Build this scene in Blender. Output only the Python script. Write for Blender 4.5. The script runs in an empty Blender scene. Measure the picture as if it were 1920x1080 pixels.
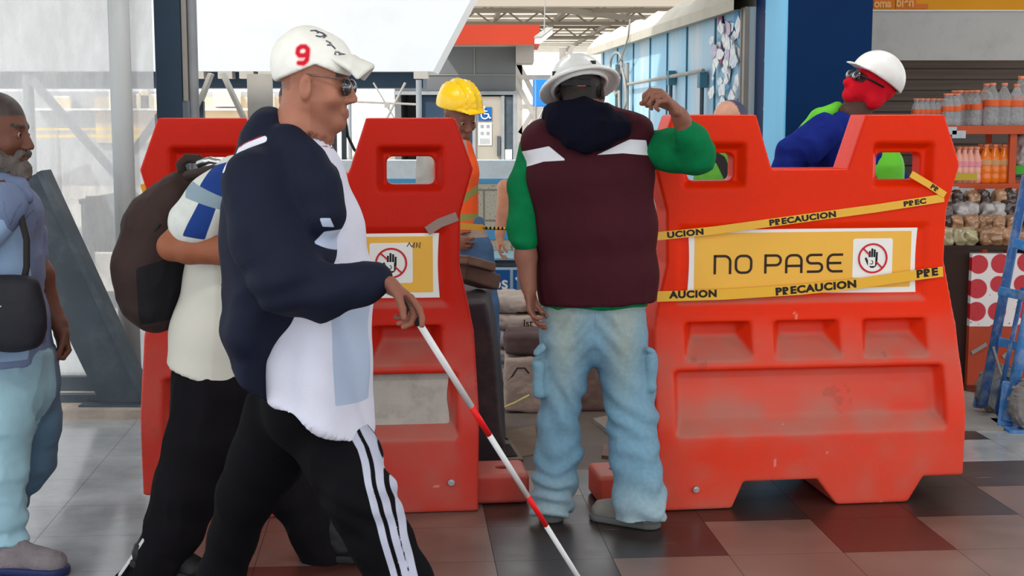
import bpy, bmesh, math, random
import numpy as np
from mathutils import Vector, Matrix
random.seed(7)
S = bpy.context.scene
COL = S.collection

# ------------------------------------------------------------------ camera
FPX = 2650.0
CAMH = 1.5
PITCH = math.atan(330.0 / FPX)
cam_d = bpy.data.cameras.new('camera'); cam = bpy.data.objects.new('camera', cam_d); COL.objects.link(cam)
cam_d.sensor_width = 36.0; cam_d.lens = 36.0 * FPX / 1920.0
cam_d.clip_end = 500
cam.location = (0, 0, CAMH); cam.rotation_euler = (math.pi / 2 - PITCH, 0, 0)
S.camera = cam
CP, SP = math.cos(PITCH), math.sin(PITCH)

def at(px, py, d):
    """world point seen at pixel (px,py) at depth y=d"""
    u = (px - 960) / FPX; v = (540 - py) / FPX
    dy = CP + v * SP; dz = -SP + v * CP
    k = d / dy
    return Vector((u * k, d, CAMH + dz * k))

def gp(px, py, z=0.0):
    u = (px - 960) / FPX; v = (540 - py) / FPX
    dy = CP + v * SP; dz = -SP + v * CP
    k = (z - CAMH) / dz
    return Vector((u * k, dy * k, z))

# ------------------------------------------------------------------ world, light, exposure
W = bpy.data.worlds.new('world'); S.world = W; W.use_nodes = True
nt = W.node_tree; bg = nt.nodes['Background']
bg.inputs[0].default_value = (0.93, 0.97, 1.0, 1); bg.inputs[1].default_value = 1.0
S.view_settings.view_transform = 'Standard'
S.view_settings.look = 'None'
S.view_settings.gamma = 1.0
S.view_settings.use_curve_mapping = False
S.view_settings.exposure = 1.0

def sun(name, direction, energy, angle, color):
    l = bpy.data.lights.new(name, 'SUN'); l.energy = energy; l.angle = angle; l.color = color
    o = bpy.data.objects.new(name, l); COL.objects.link(o)
    o.rotation_euler = Vector(direction).to_track_quat('-Z', 'Y').to_euler(); o.location = (-6, -4, 12)
    return o
sun('sun', (0.45, 0.60, -0.66), 2.2, math.radians(3), (1.0, 0.95, 0.88))
def area(name, loc, size, energy, color=(1, .98, .95), rot=(0, 0, 0)):
    l = bpy.data.lights.new(name, 'AREA'); l.shape = 'RECTANGLE'; l.size, l.size_y = size; l.energy = energy; l.color = color
    o = bpy.data.objects.new(name, l); COL.objects.link(o); o.location = loc; o.rotation_euler = rot
    return o
# unseen area lights overhead, added to give the interior top light
for i_, (x_, y_) in enumerate([(-1.4, 2.4), (1.6, 2.4), (-1.0, 6.3), (1.6, 6.3), (4.2, 4.4)]):
    area('added_top_light', (x_, y_, 3.25), (1.6, .3), 14)

# ------------------------------------------------------------------ materials
def new_mat(name):
    m = bpy.data.materials.new(name); m.use_nodes = True
    b = m.node_tree.nodes['Principled BSDF']
    return m, m.node_tree, b

def _mul(nt, a, fac_socket, c2):
    pass

def mat(name, col, rough=0.6, metal=0.0, noise=0.0, nscale=8.0, dirt=None, dirt_amt=0.0, dscale=3.0, bump=0.0, bscale=60.0,
        spec=0.22, coat=0.0, vcol=False, trans=0.0, alpha=1.0, emis=0.0, stretch=(1, 1, 1), sheen=0.0):
    m, nt, b = new_mat(name)
    N, L = nt.nodes, nt.links
    b.inputs['Roughness'].default_value = rough
    b.inputs['Metallic'].default_value = metal
    b.inputs['Specular IOR Level'].default_value = spec
    b.inputs['Coat Weight'].default_value = coat
    b.inputs['Sheen Weight'].default_value = sheen
    b.inputs['Transmission Weight'].default_value = trans
    b.inputs['Alpha'].default_value = alpha
    tc = N.new('ShaderNodeTexCoord'); mp = N.new('ShaderNodeMapping'); L.new(tc.outputs['Object'], mp.inputs[0])
    mp.inputs['Scale'].default_value = stretch
    if vcol:
        a = N.new('ShaderNodeAttribute'); a.attribute_name = 'Col'; cur = a.outputs['Color']
    else:
        c = N.new('ShaderNodeRGB'); c.outputs[0].default_value = (*col, 1); cur = c.outputs[0]
    if noise > 0:
        n = N.new('ShaderNodeTexNoise'); n.inputs['Scale'].default_value = nscale; n.inputs['Detail'].default_value = 5
        L.new(mp.outputs[0], n.inputs['Vector'])
        r = N.new('ShaderNodeMapRange'); r.inputs['To Min'].default_value = 1 - noise; r.inputs['To Max'].default_value = 1 + noise
        r.inputs['From Min'].default_value = .3; r.inputs['From Max'].default_value = .7
        L.new(n.outputs[0], r.inputs['Value'])
        x = N.new('ShaderNodeVectorMath'); x.operation = 'SCALE'; L.new(cur, x.inputs[0]); L.new(r.outputs[0], x.inputs['Scale'])
        cur = x.outputs[0]
    if dirt:
        n = N.new('ShaderNodeTexNoise'); n.inputs['Scale'].default_value = dscale; n.inputs['Detail'].default_value = 8; n.inputs['Roughness'].default_value = .65
        L.new(mp.outputs[0], n.inputs['Vector'])
        r = N.new('ShaderNodeMapRange'); r.inputs['From Min'].default_value = .48; r.inputs['From Max'].default_value = .72; r.inputs['To Max'].default_value = dirt_amt
        L.new(n.outputs[0], r.inputs['Value'])
        x = N.new('ShaderNodeMix'); x.data_type = 'RGBA'; L.new(r.outputs[0], x.inputs[0]); L.new(cur, x.inputs[6]); x.inputs[7].default_value = (*dirt, 1)
        cur = x.outputs[2]
    L.new(cur, b.inputs['Base Color'])
    if bump > 0:
        n = N.new('ShaderNodeTexNoise'); n.inputs['Scale'].default_value = bscale; n.inputs['Detail'].default_value = 3
        L.new(mp.outputs[0], n.inputs['Vector'])
        bp = N.new('ShaderNodeBump'); bp.inputs['Strength'].default_value = bump; bp.inputs['Distance'].default_value = .01
        L.new(n.outputs[0], bp.inputs['Height']); L.new(bp.outputs[0], b.inputs['Normal'])
    if emis > 0:
        b.inputs['Emission Color'].default_value = (*col, 1); b.inputs['Emission Strength'].default_value = emis
    return m

def srgb(r, g, b):
    f = lambda c: (c / 255 / 12.92) if c <= 10.3 else ((c / 255 + .055) / 1.055) ** 2.4
    return (f(r), f(g), f(b))

# ------------------------------------------------------------------ object helpers
def tag(o, label=None, cat=None, group=None, kind=None):
    if label: o['label'] = label
    if cat: o['category'] = cat
    if group: o['group'] = group
    if kind: o['kind'] = kind
    return o

def thing(name, label, cat, loc=(0, 0, 0), rotz=0.0, group=None):
    o = bpy.data.objects.new(name, None); COL.objects.link(o)
    o.empty_display_size = .05
    o.location = loc; o.rotation_euler = (0, 0, rotz)
    return tag(o, label, cat, group)

def link_mesh(name, me, m, parent=None, smooth=False, local=False):
    """mesh given in world coordinates; when parented (and not local) shifted to the parent's frame"""
    if m is not None:
        for mm in (m if isinstance(m, (list, tuple)) else [m]): me.materials.append(mm)
    o = bpy.data.objects.new(name, me); COL.objects.link(o)
    if parent is not None:
        if not local:
            M = Matrix.Identity(4); p = parent
            while p is not None:
                M = p.matrix_basis @ M if False else (Matrix.Translation(p.location) @ p.rotation_euler.to_matrix().to_4x4()) @ M
                p = p.parent
            me.transform(M.inverted())
        o.parent = parent
    if smooth:
        me.polygons.foreach_set('use_smooth', [True] * len(me.polygons))
    return o

class MB:
    """collects shapes in one bmesh"""
    def __init__(s): s.bm = bmesh.new()
    def box(s, c, size, rz=0.0, M=None):
        r = bmesh.ops.create_cube(s.bm, size=1.0)
        X = Matrix.Translation(c) @ Matrix.Rotation(rz, 4, 'Z')
        if M is not None: X = M @ X
        bmesh.ops.transform(s.bm, matrix=X @ Matrix.Diagonal((*size, 1)), verts=r['verts'])
        return s
    def span(s, a, b):
        a, b = Vector(a), Vector(b)
        return s.box((a + b) / 2, [abs(x) for x in (b - a)])
    def bar(s, a, b, w, h=None, up=(0, 0, 1)):
        a, b = Vector(a), Vector(b); h = h or w
        d = b - a; L = d.length; d.normalize()
        u = Vector(up)
        if abs(d.dot(u)) > .98: u = Vector((0, 1, 0))
        x = d.cross(u).normalized(); z = x.cross(d)
        M = Matrix((x, d, z)).transposed().to_4x4(); M.translation = (a + b) / 2
        r = bmesh.ops.create_cube(s.bm, size=1.0)
        bmesh.ops.transform(s.bm, matrix=M @ Matrix.Diagonal((w, L, h, 1)), verts=r['verts'])
        return s
    def cyl(s, a, b, r1, r2=None, seg=20, caps=True):
        a, b = Vector(a), Vector(b); r2 = r1 if r2 is None else r2
        d = b - a; q = d.to_track_quat('Z', 'Y').to_matrix().to_4x4()
        r = bmesh.ops.create_cone(s.bm, cap_ends=caps, segments=seg, radius1=r1, radius2=r2, depth=d.length)
        q.translation = (a + b) / 2
        bmesh.ops.transform(s.bm, matrix=q, verts=r['verts'])
        return s
    def tube(s, pts, r, seg=8):
        """swept tube through points"""
        pts = [Vector(p) for p in pts]; rings = []
        n = len(pts)
        ref = None
        for i, p in enumerate(pts):
            t = (pts[min(i + 1, n - 1)] - pts[max(i - 1, 0)]).normalized()
            if ref is None:
                ref = Vector((0, 0, 1)) if abs(t.z) < .9 else Vector((1, 0, 0))
            x = t.cross(ref).normalized(); y = x.cross(t); ref = y
            rr = r[i] if isinstance(r, (list, tuple)) else r
            rings.append([s.bm.verts.new(p + x * math.cos(a) * rr + y * math.sin(a) * rr) for a in [2 * math.pi * k / seg for k in range(seg)]])
        for i in range(n - 1):
            for k in range(seg):
                s.bm.faces.new((rings[i][k], rings[i][(k + 1) % seg], rings[i + 1][(k + 1) % seg], rings[i + 1][k]))
        s.bm.faces.new(rings[0][::-1]); s.bm.faces.new(rings[-1])
        return s
    def lathe(s, prof, M=None, seg=24):
        """prof list of (r,z)"""
        rings = []
        M = M or Matrix.Identity(4)
        for r, z in prof:
            rings.append([s.bm.verts.new(M @ Vector((r * math.cos(2 * math.pi * k / seg), r * math.sin(2 * math.pi * k / seg), z))) for k in range(seg)])
        for i in range(len(prof) - 1):
            for k in range(seg):
                s.bm.faces.new((rings[i][k], rings[i][(k + 1) % seg], rings[i + 1][(k + 1) % seg], rings[i + 1][k]))
        if prof[0][0] > 1e-5: s.bm.faces.new(rings[0][::-1])
        if prof[-1][0] > 1e-5: s.bm.faces.new(rings[-1])
        bmesh.ops.remove_doubles(s.bm, verts=s.bm.verts, dist=1e-6)
        return s
    def prism(s, poly, t, M):
        """poly in local XY, thickness t along local Z (0..t)"""
        a = [s.bm.verts.new(M @ Vector((x, y, 0))) for x, y in poly]
        b = [s.bm.verts.new(M @ Vector((x, y, t))) for x, y in poly]
        s.bm.faces.new(a[::-1]); s.bm.faces.new(b)
        n = len(poly)
        for i in range(n): s.bm.faces.new((a[i], a[(i + 1) % n], b[(i + 1) % n], b[i]))
        return s
    def build(s, name, m, parent=None, smooth=False, bevel=0.0, local=False):
        bmesh.ops.recalc_face_normals(s.bm, faces=s.bm.faces)
        me = bpy.data.meshes.new(name); s.bm.to_mesh(me); s.bm.free()
        o = link_mesh(name, me, m, parent, smooth, local)
        if bevel > 0:
            md = o.modifiers.new('bevel', 'BEVEL'); md.width = bevel; md.segments = 2; md.limit_method = 'ANGLE'
        return o

def vec_text(name, s, size, m, parent, M, extrude=.0008, font_shear=0, spacing=1.0, offset=0.0, align='CENTER', xs=1.0):
    """text turned into a mesh"""
    cu = bpy.data.curves.new(name, 'FONT'); cu.body = s; cu.size = size; cu.extrude = extrude
    cu.align_x = align; cu.align_y = 'CENTER'; cu.space_character = spacing; cu.offset = offset
    ob = bpy.data.objects.new(name, cu); COL.objects.link(ob)
    dg = bpy.context.evaluated_depsgraph_get()
    me = bpy.data.meshes.new_from_object(ob.evaluated_get(dg))
    bpy.data.objects.remove(ob); bpy.data.curves.remove(cu)
    me.transform(M @ Matrix.Diagonal((xs, 1, 1, 1)))
    me.materials.clear()
    return link_mesh(name, me, m, parent)

def copy_tree(o, parent=None):
    c = o.copy(); COL.objects.link(c); c.parent = parent
    for ch in [x for x in o.children]: copy_tree(ch, c)
    return c

# ------------------------------------------------------------------ signed distance modelling (numpy)
class Field:
    def __init__(s, lo, hi, h):
        s.lo = np.array(lo, np.float32); s.h = h
        s.n = np.ceil((np.array(hi) - s.lo) / h).astype(int) + 1
        s.F = np.full(s.n, 1.0, np.float32)
    def sub(s, lo, hi):
        a = np.clip(np.floor((np.array(lo) - s.lo) / s.h).astype(int), 0, s.n)
        b = np.clip(np.ceil((np.array(hi) - s.lo) / s.h).astype(int) + 1, 0, s.n)
        if (b <= a).any(): return None
        ax = [(s.lo[i] + s.h * np.arange(a[i], b[i], dtype=np.float32)) for i in range(3)]
        sl = tuple(slice(a[i], b[i]) for i in range(3))
        return sl, ax[0][:, None, None], ax[1][None, :, None], ax[2][None, None, :]
    def comb(s, sl, d, k, op):
        F = s.F[sl]
        if op == 'cut': # F = smooth max(F,-d)
            d = -d
            hh = np.clip(.5 - .5 * (d - F) / k, 0, 1) if k > 0 else None
            # smooth max
            if k > 0:
                hh = np.clip(.5 + .5 * (d - F) / k, 0, 1)
                s.F[sl] = F * (1 - hh) + d * hh + k * hh * (1 - hh)
            else: s.F[sl] = np.maximum(F, d)
        else:
            if k > 0:
                hh = np.clip(.5 + .5 * (F - d) / k, 0, 1)
                s.F[sl] = F * (1 - hh) + d * hh - k * hh * (1 - hh)
            else: s.F[sl] = np.minimum(F, d)
    def seg(s, a, b, ra, rb=None, k=.02, u=None, op='add'):
        """tapered capsule; ra/rb scalars or (along u, across) pairs"""
        a = np.array(a, np.float32); b = np.array(b, np.float32)
        rb = ra if rb is None else rb
        pa = ra if isinstance(ra, (tuple, list)) else (ra, ra); pb = rb if isinstance(rb, (tuple, list)) else (rb, rb)
        R = max(pa + pb) if isinstance(pa, tuple) and isinstance(pb, tuple) else max(list(pa) + list(pb))
        m = R + k + 2 * s.h
        g = s.sub(np.minimum(a, b) - m, np.maximum(a, b) + m)
        if g is None: return s
        sl, X, Y, Z = g
        w = b - a; L = float(np.linalg.norm(w)); w = w / L if L > 1e-6 else np.array([0, 0, 1], np.float32)
        if u is None: u = (1, 0, 0) if abs(w[0]) < .8 else (0, 1, 0)
        u = np.array(u, np.float32); u = u - w * u.dot(w); u /= np.linalg.norm(u)
        v = np.cross(w, u)
        X = X - a[0]; Y = Y - a[1]; Z = Z - a[2]
        pw = X * w[0] + Y * w[1] + Z * w[2]
        t = np.clip(pw / max(L, 1e-6), 0, 1)
        qw = pw - t * L
        qu = X * u[0] + Y * u[1] + Z * u[2]
        qv = X * v[0] + Y * v[1] + Z * v[2]
        rx = pa[0] + (pb[0] - pa[0]) * t; ry = pa[1] + (pb[1] - pa[1]) * t
        rm = np.minimum(rx, ry)
        d = (np.sqrt((qu / rx) ** 2 + (qv / ry) ** 2 + (qw / rm) ** 2 + 1e-9) - 1) * rm
        s.comb(sl, d.astype(np.float32), k, op)
        return s
    def ell(s, c, r, k=.02, M=None, op='add'):
        c = np.array(c, np.float32); r = np.array(r if hasattr(r, '__len__') else (r, r, r), np.float32)
        m = float(r.max()) + k + 2 * s.h
        g = s.sub(c - m, c + m)
        if g is None: return s
        sl, X, Y, Z = g
        X = X - c[0]; Y = Y - c[1]; Z = Z - c[2]
        if M is not None:
            M = np.array(M, np.float32)  # rows = local axes
            X, Y, Z = (X * M[0][0] + Y * M[0][1] + Z * M[0][2], X * M[1][0] + Y * M[1][1] + Z * M[1][2], X * M[2][0] + Y * M[2][1] + Z * M[2][2])
        k0 = np.sqrt((X / r[0]) ** 2 + (Y / r[1]) ** 2 + (Z / r[2]) ** 2 + 1e-9)
        k1 = np.sqrt((X / r[0] ** 2) ** 2 + (Y / r[1] ** 2) ** 2 + (Z / r[2] ** 2) ** 2 + 1e-9)
        d = k0 * (k0 - 1) / k1
        s.comb(sl, d.astype(np.float32), k, op)
        return s
    def box(s, c, half, rnd=.01, k=.01, M=None, op='add'):
        c = np.array(c, np.float32); half = np.array(half, np.float32)
        m = float(np.linalg.norm(half)) + k + 2 * s.h
        g = s.sub(c - m, c + m)
        if g is None: return s
        sl, X, Y, Z = g
        X = X - c[0]; Y = Y - c[1]; Z = Z - c[2]
        if M is not None:
            M = np.array(M, np.float32)
            X, Y, Z = (X * M[0][0] + Y * M[0][1] + Z * M[0][2], X * M[1][0] + Y * M[1][1] + Z * M[1][2], X * M[2][0] + Y * M[2][1] + Z * M[2][2])
        a = np.abs(X) - half[0] + rnd; b = np.abs(Y) - half[1] + rnd; c2 = np.abs(Z) - half[2] + rnd
        d = np.sqrt(np.maximum(a, 0) ** 2 + np.maximum(b, 0) ** 2 + np.maximum(c2, 0) ** 2) + np.minimum(np.maximum(a, np.maximum(b, c2)), 0) - rnd
        s.comb(sl, d.astype(np.float32), k, op)
        return s
    def plane(s, p, n, k=.01):
        """keep the side the normal points away from"""
        p = np.array(p, np.float32); n = np.array(n, np.float32); n /= np.linalg.norm(n)
        sl, X, Y, Z = s.sub(s.lo - 1, s.lo + s.n * s.h + 1)
        d = (X - p[0]) * n[0] + (Y - p[1]) * n[1] + (Z - p[2]) * n[2]
        s.comb(sl, -d.astype(np.float32), k, 'cut')
        return s
    def func(s, f, k=.0, op='add'):
        sl, X, Y, Z = s.sub(s.lo - 1, s.lo + s.n * s.h + 1)
        s.comb(sl, f(X, Y, Z).astype(np.float32), k, op)
        return s
    def mesh(s):
        F = s.F
        # closed at borders
        F[0] = F[-1] = 1e-3 + np.abs(F[0]); F[:, 0] = 1e-3 + np.abs(F[:, 0]); F[:, -1] = 1e-3 + np.abs(F[:, -1])
        F[:, :, 0] = 1e-3 + np.abs(F[:, :, 0]); F[:, :, -1] = 1e-3 + np.abs(F[:, :, -1])
        sg = F < 0
        c = [(i, j, k) for i in (0, 1) for j in (0, 1) for k in (0, 1)]
        nx, ny, nz = F.shape
        cnt = np.zeros((nx - 1, ny - 1, nz - 1), np.uint8)
        for i, j, k in c: cnt += sg[i:nx - 1 + i, j:ny - 1 + j, k:nz - 1 + k]
        act = (cnt > 0) & (cnt < 8)
        I, J, K = np.nonzero(act)
        idx = np.full(act.shape, -1, np.int64); idx[I, J, K] = np.arange(len(I))
        V = np.stack([F[I + i, J + j, K + k] for i, j, k in c], 1)
        acc = np.zeros((len(I), 3), np.float32); num = np.zeros(len(I), np.float32)
        for a in range(8):
            for b in range(a + 1, 8):
                df = [c[b][q] - c[a][q] for q in range(3)]
                if sum(abs(x) for x in df) != 1: continue
                va, vb = V[:, a], V[:, b]
                cr = (va < 0) != (vb < 0)
                t = np.where(cr, va / np.where(cr, va - vb, 1), 0)
                p = np.array(c[a], np.float32)[None] + t[:, None] * np.array(df, np.float32)[None]
                acc += p * cr[:, None]; num += cr
        P = acc / num[:, None] + np.stack([I, J, K], 1)
        P = P * s.h + s.lo[None]
        quads = []
        for ax in range(3):
            sl0 = [slice(None)] * 3; sl1 = [slice(None)] * 3
            sl0[ax] = slice(0, -1); sl1[ax] = slice(1, None)
            A = sg[tuple(sl0)]; B = sg[tuple(sl1)]
            d = A != B
            o1, o2 = [q for q in range(3) if q != ax]
            q = np.array(np.nonzero(d)).T
            ok = (q[:, o1] > 0) & (q[:, o2] > 0) & (q[:, o1] < F.shape[o1] - 1) & (q[:, o2] < F.shape[o2] - 1)
            q = q[ok]
            inside = A[q[:, 0], q[:, 1], q[:, 2]]
            def g(d1, d2):
                r = q.copy(); r[:, o1] -= d1; r[:, o2] -= d2
                return idx[r[:, 0], r[:, 1], r[:, 2]]
            Q = np.stack([g(0, 0), g(1, 0), g(1, 1), g(0, 1)], 1)
            flip = inside if ax != 1 else ~inside
            Q[~flip] = Q[~flip][:, ::-1]
            quads.append(Q)
        Q = np.concatenate(quads)
        Q = Q[(Q >= 0).all(1)]
        return P.astype(np.float64), Q

def vnoise(P, seed=0):
    """value noise in [-1,1]"""
    Pi = np.floor(P).astype(np.int64); f = P - Pi; f = f * f * (3 - 2 * f)
    def hsh(x, y, z):
        n = (x * 73856093) ^ (y * 19349663) ^ (z * 83492791) ^ (seed * 2654435)
        n = (n ^ (n >> 13)) * 1274126177 & 0x7fffffff
        n = (n ^ (n >> 16)) & 0xffff
        return n / 32767.5 - 1
    r = 0
    for i in (0, 1):
        for j in (0, 1):
            for k in (0, 1):
                w = (f[:, 0] if i else 1 - f[:, 0]) * (f[:, 1] if j else 1 - f[:, 1]) * (f[:, 2] if k else 1 - f[:, 2])
                r = r + w * hsh(Pi[:, 0] + i, Pi[:, 1] + j, Pi[:, 2] + k)
    return r

def vnormals(P, Q):
    n = np.cross(P[Q[:, 2]] - P[Q[:, 0]], P[Q[:, 3]] - P[Q[:, 1]])
    N = np.zeros_like(P)
    for i in range(4): np.add.at(N, Q[:, i], n)
    return N / (np.linalg.norm(N, axis=1, keepdims=True) + 1e-12)

def smooth_verts(P, Q, it=1, lam=.5):
    for _ in range(it):
        A = np.zeros_like(P); c = np.zeros(len(P))
        for i in range(4):
            j = (i + 1) % 4
            np.add.at(A, Q[:, i], P[Q[:, j]]); np.add.at(A, Q[:, j], P[Q[:, i]])
            np.add.at(c, Q[:, i], 1); np.add.at(c, Q[:, j], 1)
        P = P * (1 - lam) + lam * A / c[:, None]
    return P

CLOTHES = []
def field_obj(name, fd, m, parent=None, wr=None, col=None, smooth=0, disp=None, local=False, masks=None):
    """wr: list of (amplitude, (sx,sy,sz), seed) wrinkle layers; col: f(P,N)->(n,3) linear colours"""
    P, Q = fd.mesh()
    if name in ('shirt', 'jacket', 'vest', 'trousers', 'jeans', 'sweater', 'hood', 'face_cover'): CLOTHES.append(fd)
    if smooth: P = smooth_verts(P, Q, smooth)
    N = vnormals(P, Q)
    # orientation check
    if wr:
        d = np.zeros(len(P))
        for amp, sc, seed in wr:
            n = vnoise(P * np.array(sc), seed)
            d += amp * (1 - 2 * np.abs(n) ** .8)
        P = P + N * d[:, None]
        if disp is not None: P = P + N * disp(P, N)[:, None]
        N = vnormals(P, Q)
    elif disp is not None:
        P = P + N * disp(P, N)[:, None]; N = vnormals(P, Q)
    P0 = P
    me = bpy.data.meshes.new(name)
    me.vertices.add(len(P)); me.vertices.foreach_set('co', P.astype(np.float32).ravel())
    me.loops.add(Q.size); me.loops.foreach_set('vertex_index', Q.astype(np.int32).ravel())
    me.polygons.add(len(Q)); me.polygons.foreach_set('loop_start', np.arange(0, Q.size, 4, dtype=np.int32))
    me.polygons.foreach_set('loop_total', np.full(len(Q), 4, np.int32))
    me.update(calc_edges=True)
    if col is not None:
        C = np.ones((len(P), 4), np.float32); C[:, :3] = col(P, N)
        a = me.color_attributes.new('Col', 'FLOAT_COLOR', 'POINT'); a.data.foreach_set('color', C.ravel())
    if masks:
        for an, f in masks.items():
            a = me.attributes.new(an, 'FLOAT', 'POINT'); a.data.foreach_set('value', np.clip(f(P0, N), -.2, .2).astype(np.float32))
    return link_mesh(name, me, m, parent, True, local)

def bbox(pts, pad):
    A = np.array([list(p) for p in pts], float)
    return A.min(0) - pad, A.max(0) + pad


def masked(name, base, layers, rough=.75, noise=.1, nscale=30, bump=.15, bscale=250, vcol=False, spec=.2, sheen=0.0):
    """material whose colour areas have crisp edges: layers = [(attribute, colour)], area where attribute < 0"""
    m = mat(name, base, rough, noise=noise, nscale=nscale, vcol=vcol, spec=spec, bump=bump, bscale=bscale, sheen=sheen)
    nt = m.node_tree; N, L = nt.nodes, nt.links; b = N['Principled BSDF']
    cur = b.inputs['Base Color'].links[0].from_socket
    for an, c in layers:
        a = N.new('ShaderNodeAttribute'); a.attribute_name = an
        r = N.new('ShaderNodeMapRange'); r.inputs['From Min'].default_value = -.0008; r.inputs['From Max'].default_value = .0008; r.inputs['To Min'].default_value = 1; r.inputs['To Max'].default_value = 0
        L.new(a.outputs['Fac'], r.inputs['Value'])
        x = N.new('ShaderNodeMix'); x.data_type = 'RGBA'; L.new(r.outputs[0], x.inputs[0]); L.new(cur, x.inputs[6]); x.inputs[7].default_value = (*c, 1); cur = x.outputs[2]
    L.new(cur, b.inputs['Base Color'])
    return m

def tuck(root):
    """keep the skin under the clothes that cover it"""
    body = next(c for c in root.children if c.name.startswith('body'))
    me = body.data; n = len(me.vertices); C = np.empty(n * 3, np.float32); me.vertices.foreach_get('co', C); C = C.reshape(-1, 3).astype(np.float64)
    P = C + np.array(root.location)[None]
    NN = np.empty(n * 3, np.float32); me.vertices.foreach_get('normal', NN); NN = NN.reshape(-1, 3)
    for fd in CLOTHES:
        for _ in range(2):
            q = (P - fd.lo[None]) / fd.h; i = np.round(q).astype(int)
            ok = ((i > 0) & (i < np.array(fd.F.shape)[None] - 1)).all(1); ii = i[ok]
            F = fd.F; v = F[ii[:, 0], ii[:, 1], ii[:, 2]]
            g = np.stack([F[ii[:, 0] + (a == 0), ii[:, 1] + (a == 1), ii[:, 2] + (a == 2)] - F[ii[:, 0] - (a == 0), ii[:, 1] - (a == 1), ii[:, 2] - (a == 2)] for a in range(3)], 1)
            g /= (np.linalg.norm(g, axis=1, keepdims=True) + 1e-9)
            al = (g * NN[ok]).sum(1)
            mv = (v > -.014) & (v < .014) & (al > .75)
            k = np.where(ok)[0][mv]
            P[k] -= g[mv] * (v[mv] + .017)[:, None]
    C = (P - np.array(root.location)[None]).astype(np.float32)
    me.vertices.foreach_set('co', C.ravel()); me.update()
    CLOTHES.clear()
# ------------------------------------------------------------------ palette
M = {}
M['steel_white'] = mat('white_painted_steel', srgb(172, 176, 177), .5, dirt=srgb(120, 112, 104), dirt_amt=.45, dscale=2.5, stretch=(1, 1, .35), bump=.15, bscale=20)
M['navy_steel'] = mat('navy_steel', srgb(38, 55, 72), .45, noise=.12, nscale=3)
M['grey_steel'] = mat('grey_steel', srgb(128, 132, 136), .5, noise=.15, nscale=5)
M['pale_steel'] = mat('pale_steel', srgb(146, 142, 136), .55, noise=.12, nscale=4)
M['fascia_white'] = mat('fascia_white', srgb(176, 179, 182), .5, dirt=srgb(150, 150, 150), dirt_amt=.25, dscale=1.2)
M['slate'] = mat('slate_beam', srgb(62, 72, 80), .5, noise=.15, nscale=4, dirt=srgb(110, 115, 118), dirt_amt=.25, dscale=8)
M['concrete'] = mat('concrete', srgb(150, 142, 132), .85, noise=.18, nscale=14, bump=.3, bscale=60)
M['pale_concrete'] = mat('pale_concrete', srgb(215, 212, 204), .85, noise=.08, nscale=10, bump=.2, bscale=40)
M['beige'] = mat('beige_facade', srgb(196, 176, 150), .9, noise=.1, nscale=2)
M['cream'] = mat('cream', srgb(225, 208, 168), .8)
M['window_white'] = mat('window_white', srgb(240, 240, 238), .6)
M['grey_facade'] = mat('grey_facade', srgb(165, 165, 168), .9, noise=.08, nscale=1)
M['yellow_paint'] = mat('yellow_paint', srgb(235, 195, 60), .6)
M['dark_grey_tile'] = mat('dark_grey_cladding', srgb(96, 98, 100), .5, noise=.06, nscale=2)
M['red_orange'] = mat('red_orange_band', srgb(158, 48, 26), .55, noise=.08, nscale=1)
M['blue_dark'] = mat('deep_blue_paint', srgb(0, 38, 80), .5, spec=.08, noise=.06, nscale=2)
M['blue_sky'] = mat('light_blue_paint', srgb(120, 205, 250), .45, noise=.1, nscale=1.5, stretch=(1, 1, .3))
M['kiosk_blue'] = mat('kiosk_blue', srgb(140, 188, 215), .5, dirt=srgb(195, 200, 202), dirt_amt=.9, dscale=1.6, stretch=(4, 1.2, .25))
M['kiosk_teal'] = mat('kiosk_teal', srgb(70, 120, 140), .5)
M['awning'] = mat('awning_white', srgb(182, 176, 162), .7, dirt=srgb(150, 140, 130), dirt_amt=.4, dscale=4)
M['deck'] = mat('roof_deck', srgb(205, 195, 182), .7, noise=.1, nscale=3)
M['truss'] = mat('truss_steel', srgb(150, 142, 130), .6)
M['black'] = mat('black_paint', srgb(25, 26, 30), .5)
M['rubber'] = mat('black_rubber', srgb(40, 38, 38), .8)
M['white'] = mat('plain_white', srgb(235, 235, 232), .5)
M['yellow_sign'] = mat('yellow_sign', srgb(235, 180, 72), .45, noise=.03, nscale=5)
M['sign_ink'] = mat('sign_ink', srgb(48, 32, 25), .5)
M['red_ink'] = mat('red_ink', srgb(200, 30, 48), .5)
M['chrome'] = mat('chrome', srgb(190, 190, 190), .25, metal=1)
M['brown_dark'] = mat('dark_brown_board', srgb(52, 34, 28), .6, noise=.15, nscale=5)
M['lamp'] = mat('lamp_tube', (1, 1, 1), .5, emis=3)
M['sign_blue'] = mat('sign_blue', srgb(25, 85, 150), .45)
M['sign_blue_bright'] = mat('sign_blue_bright', srgb(40, 125, 225), .45)

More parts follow.
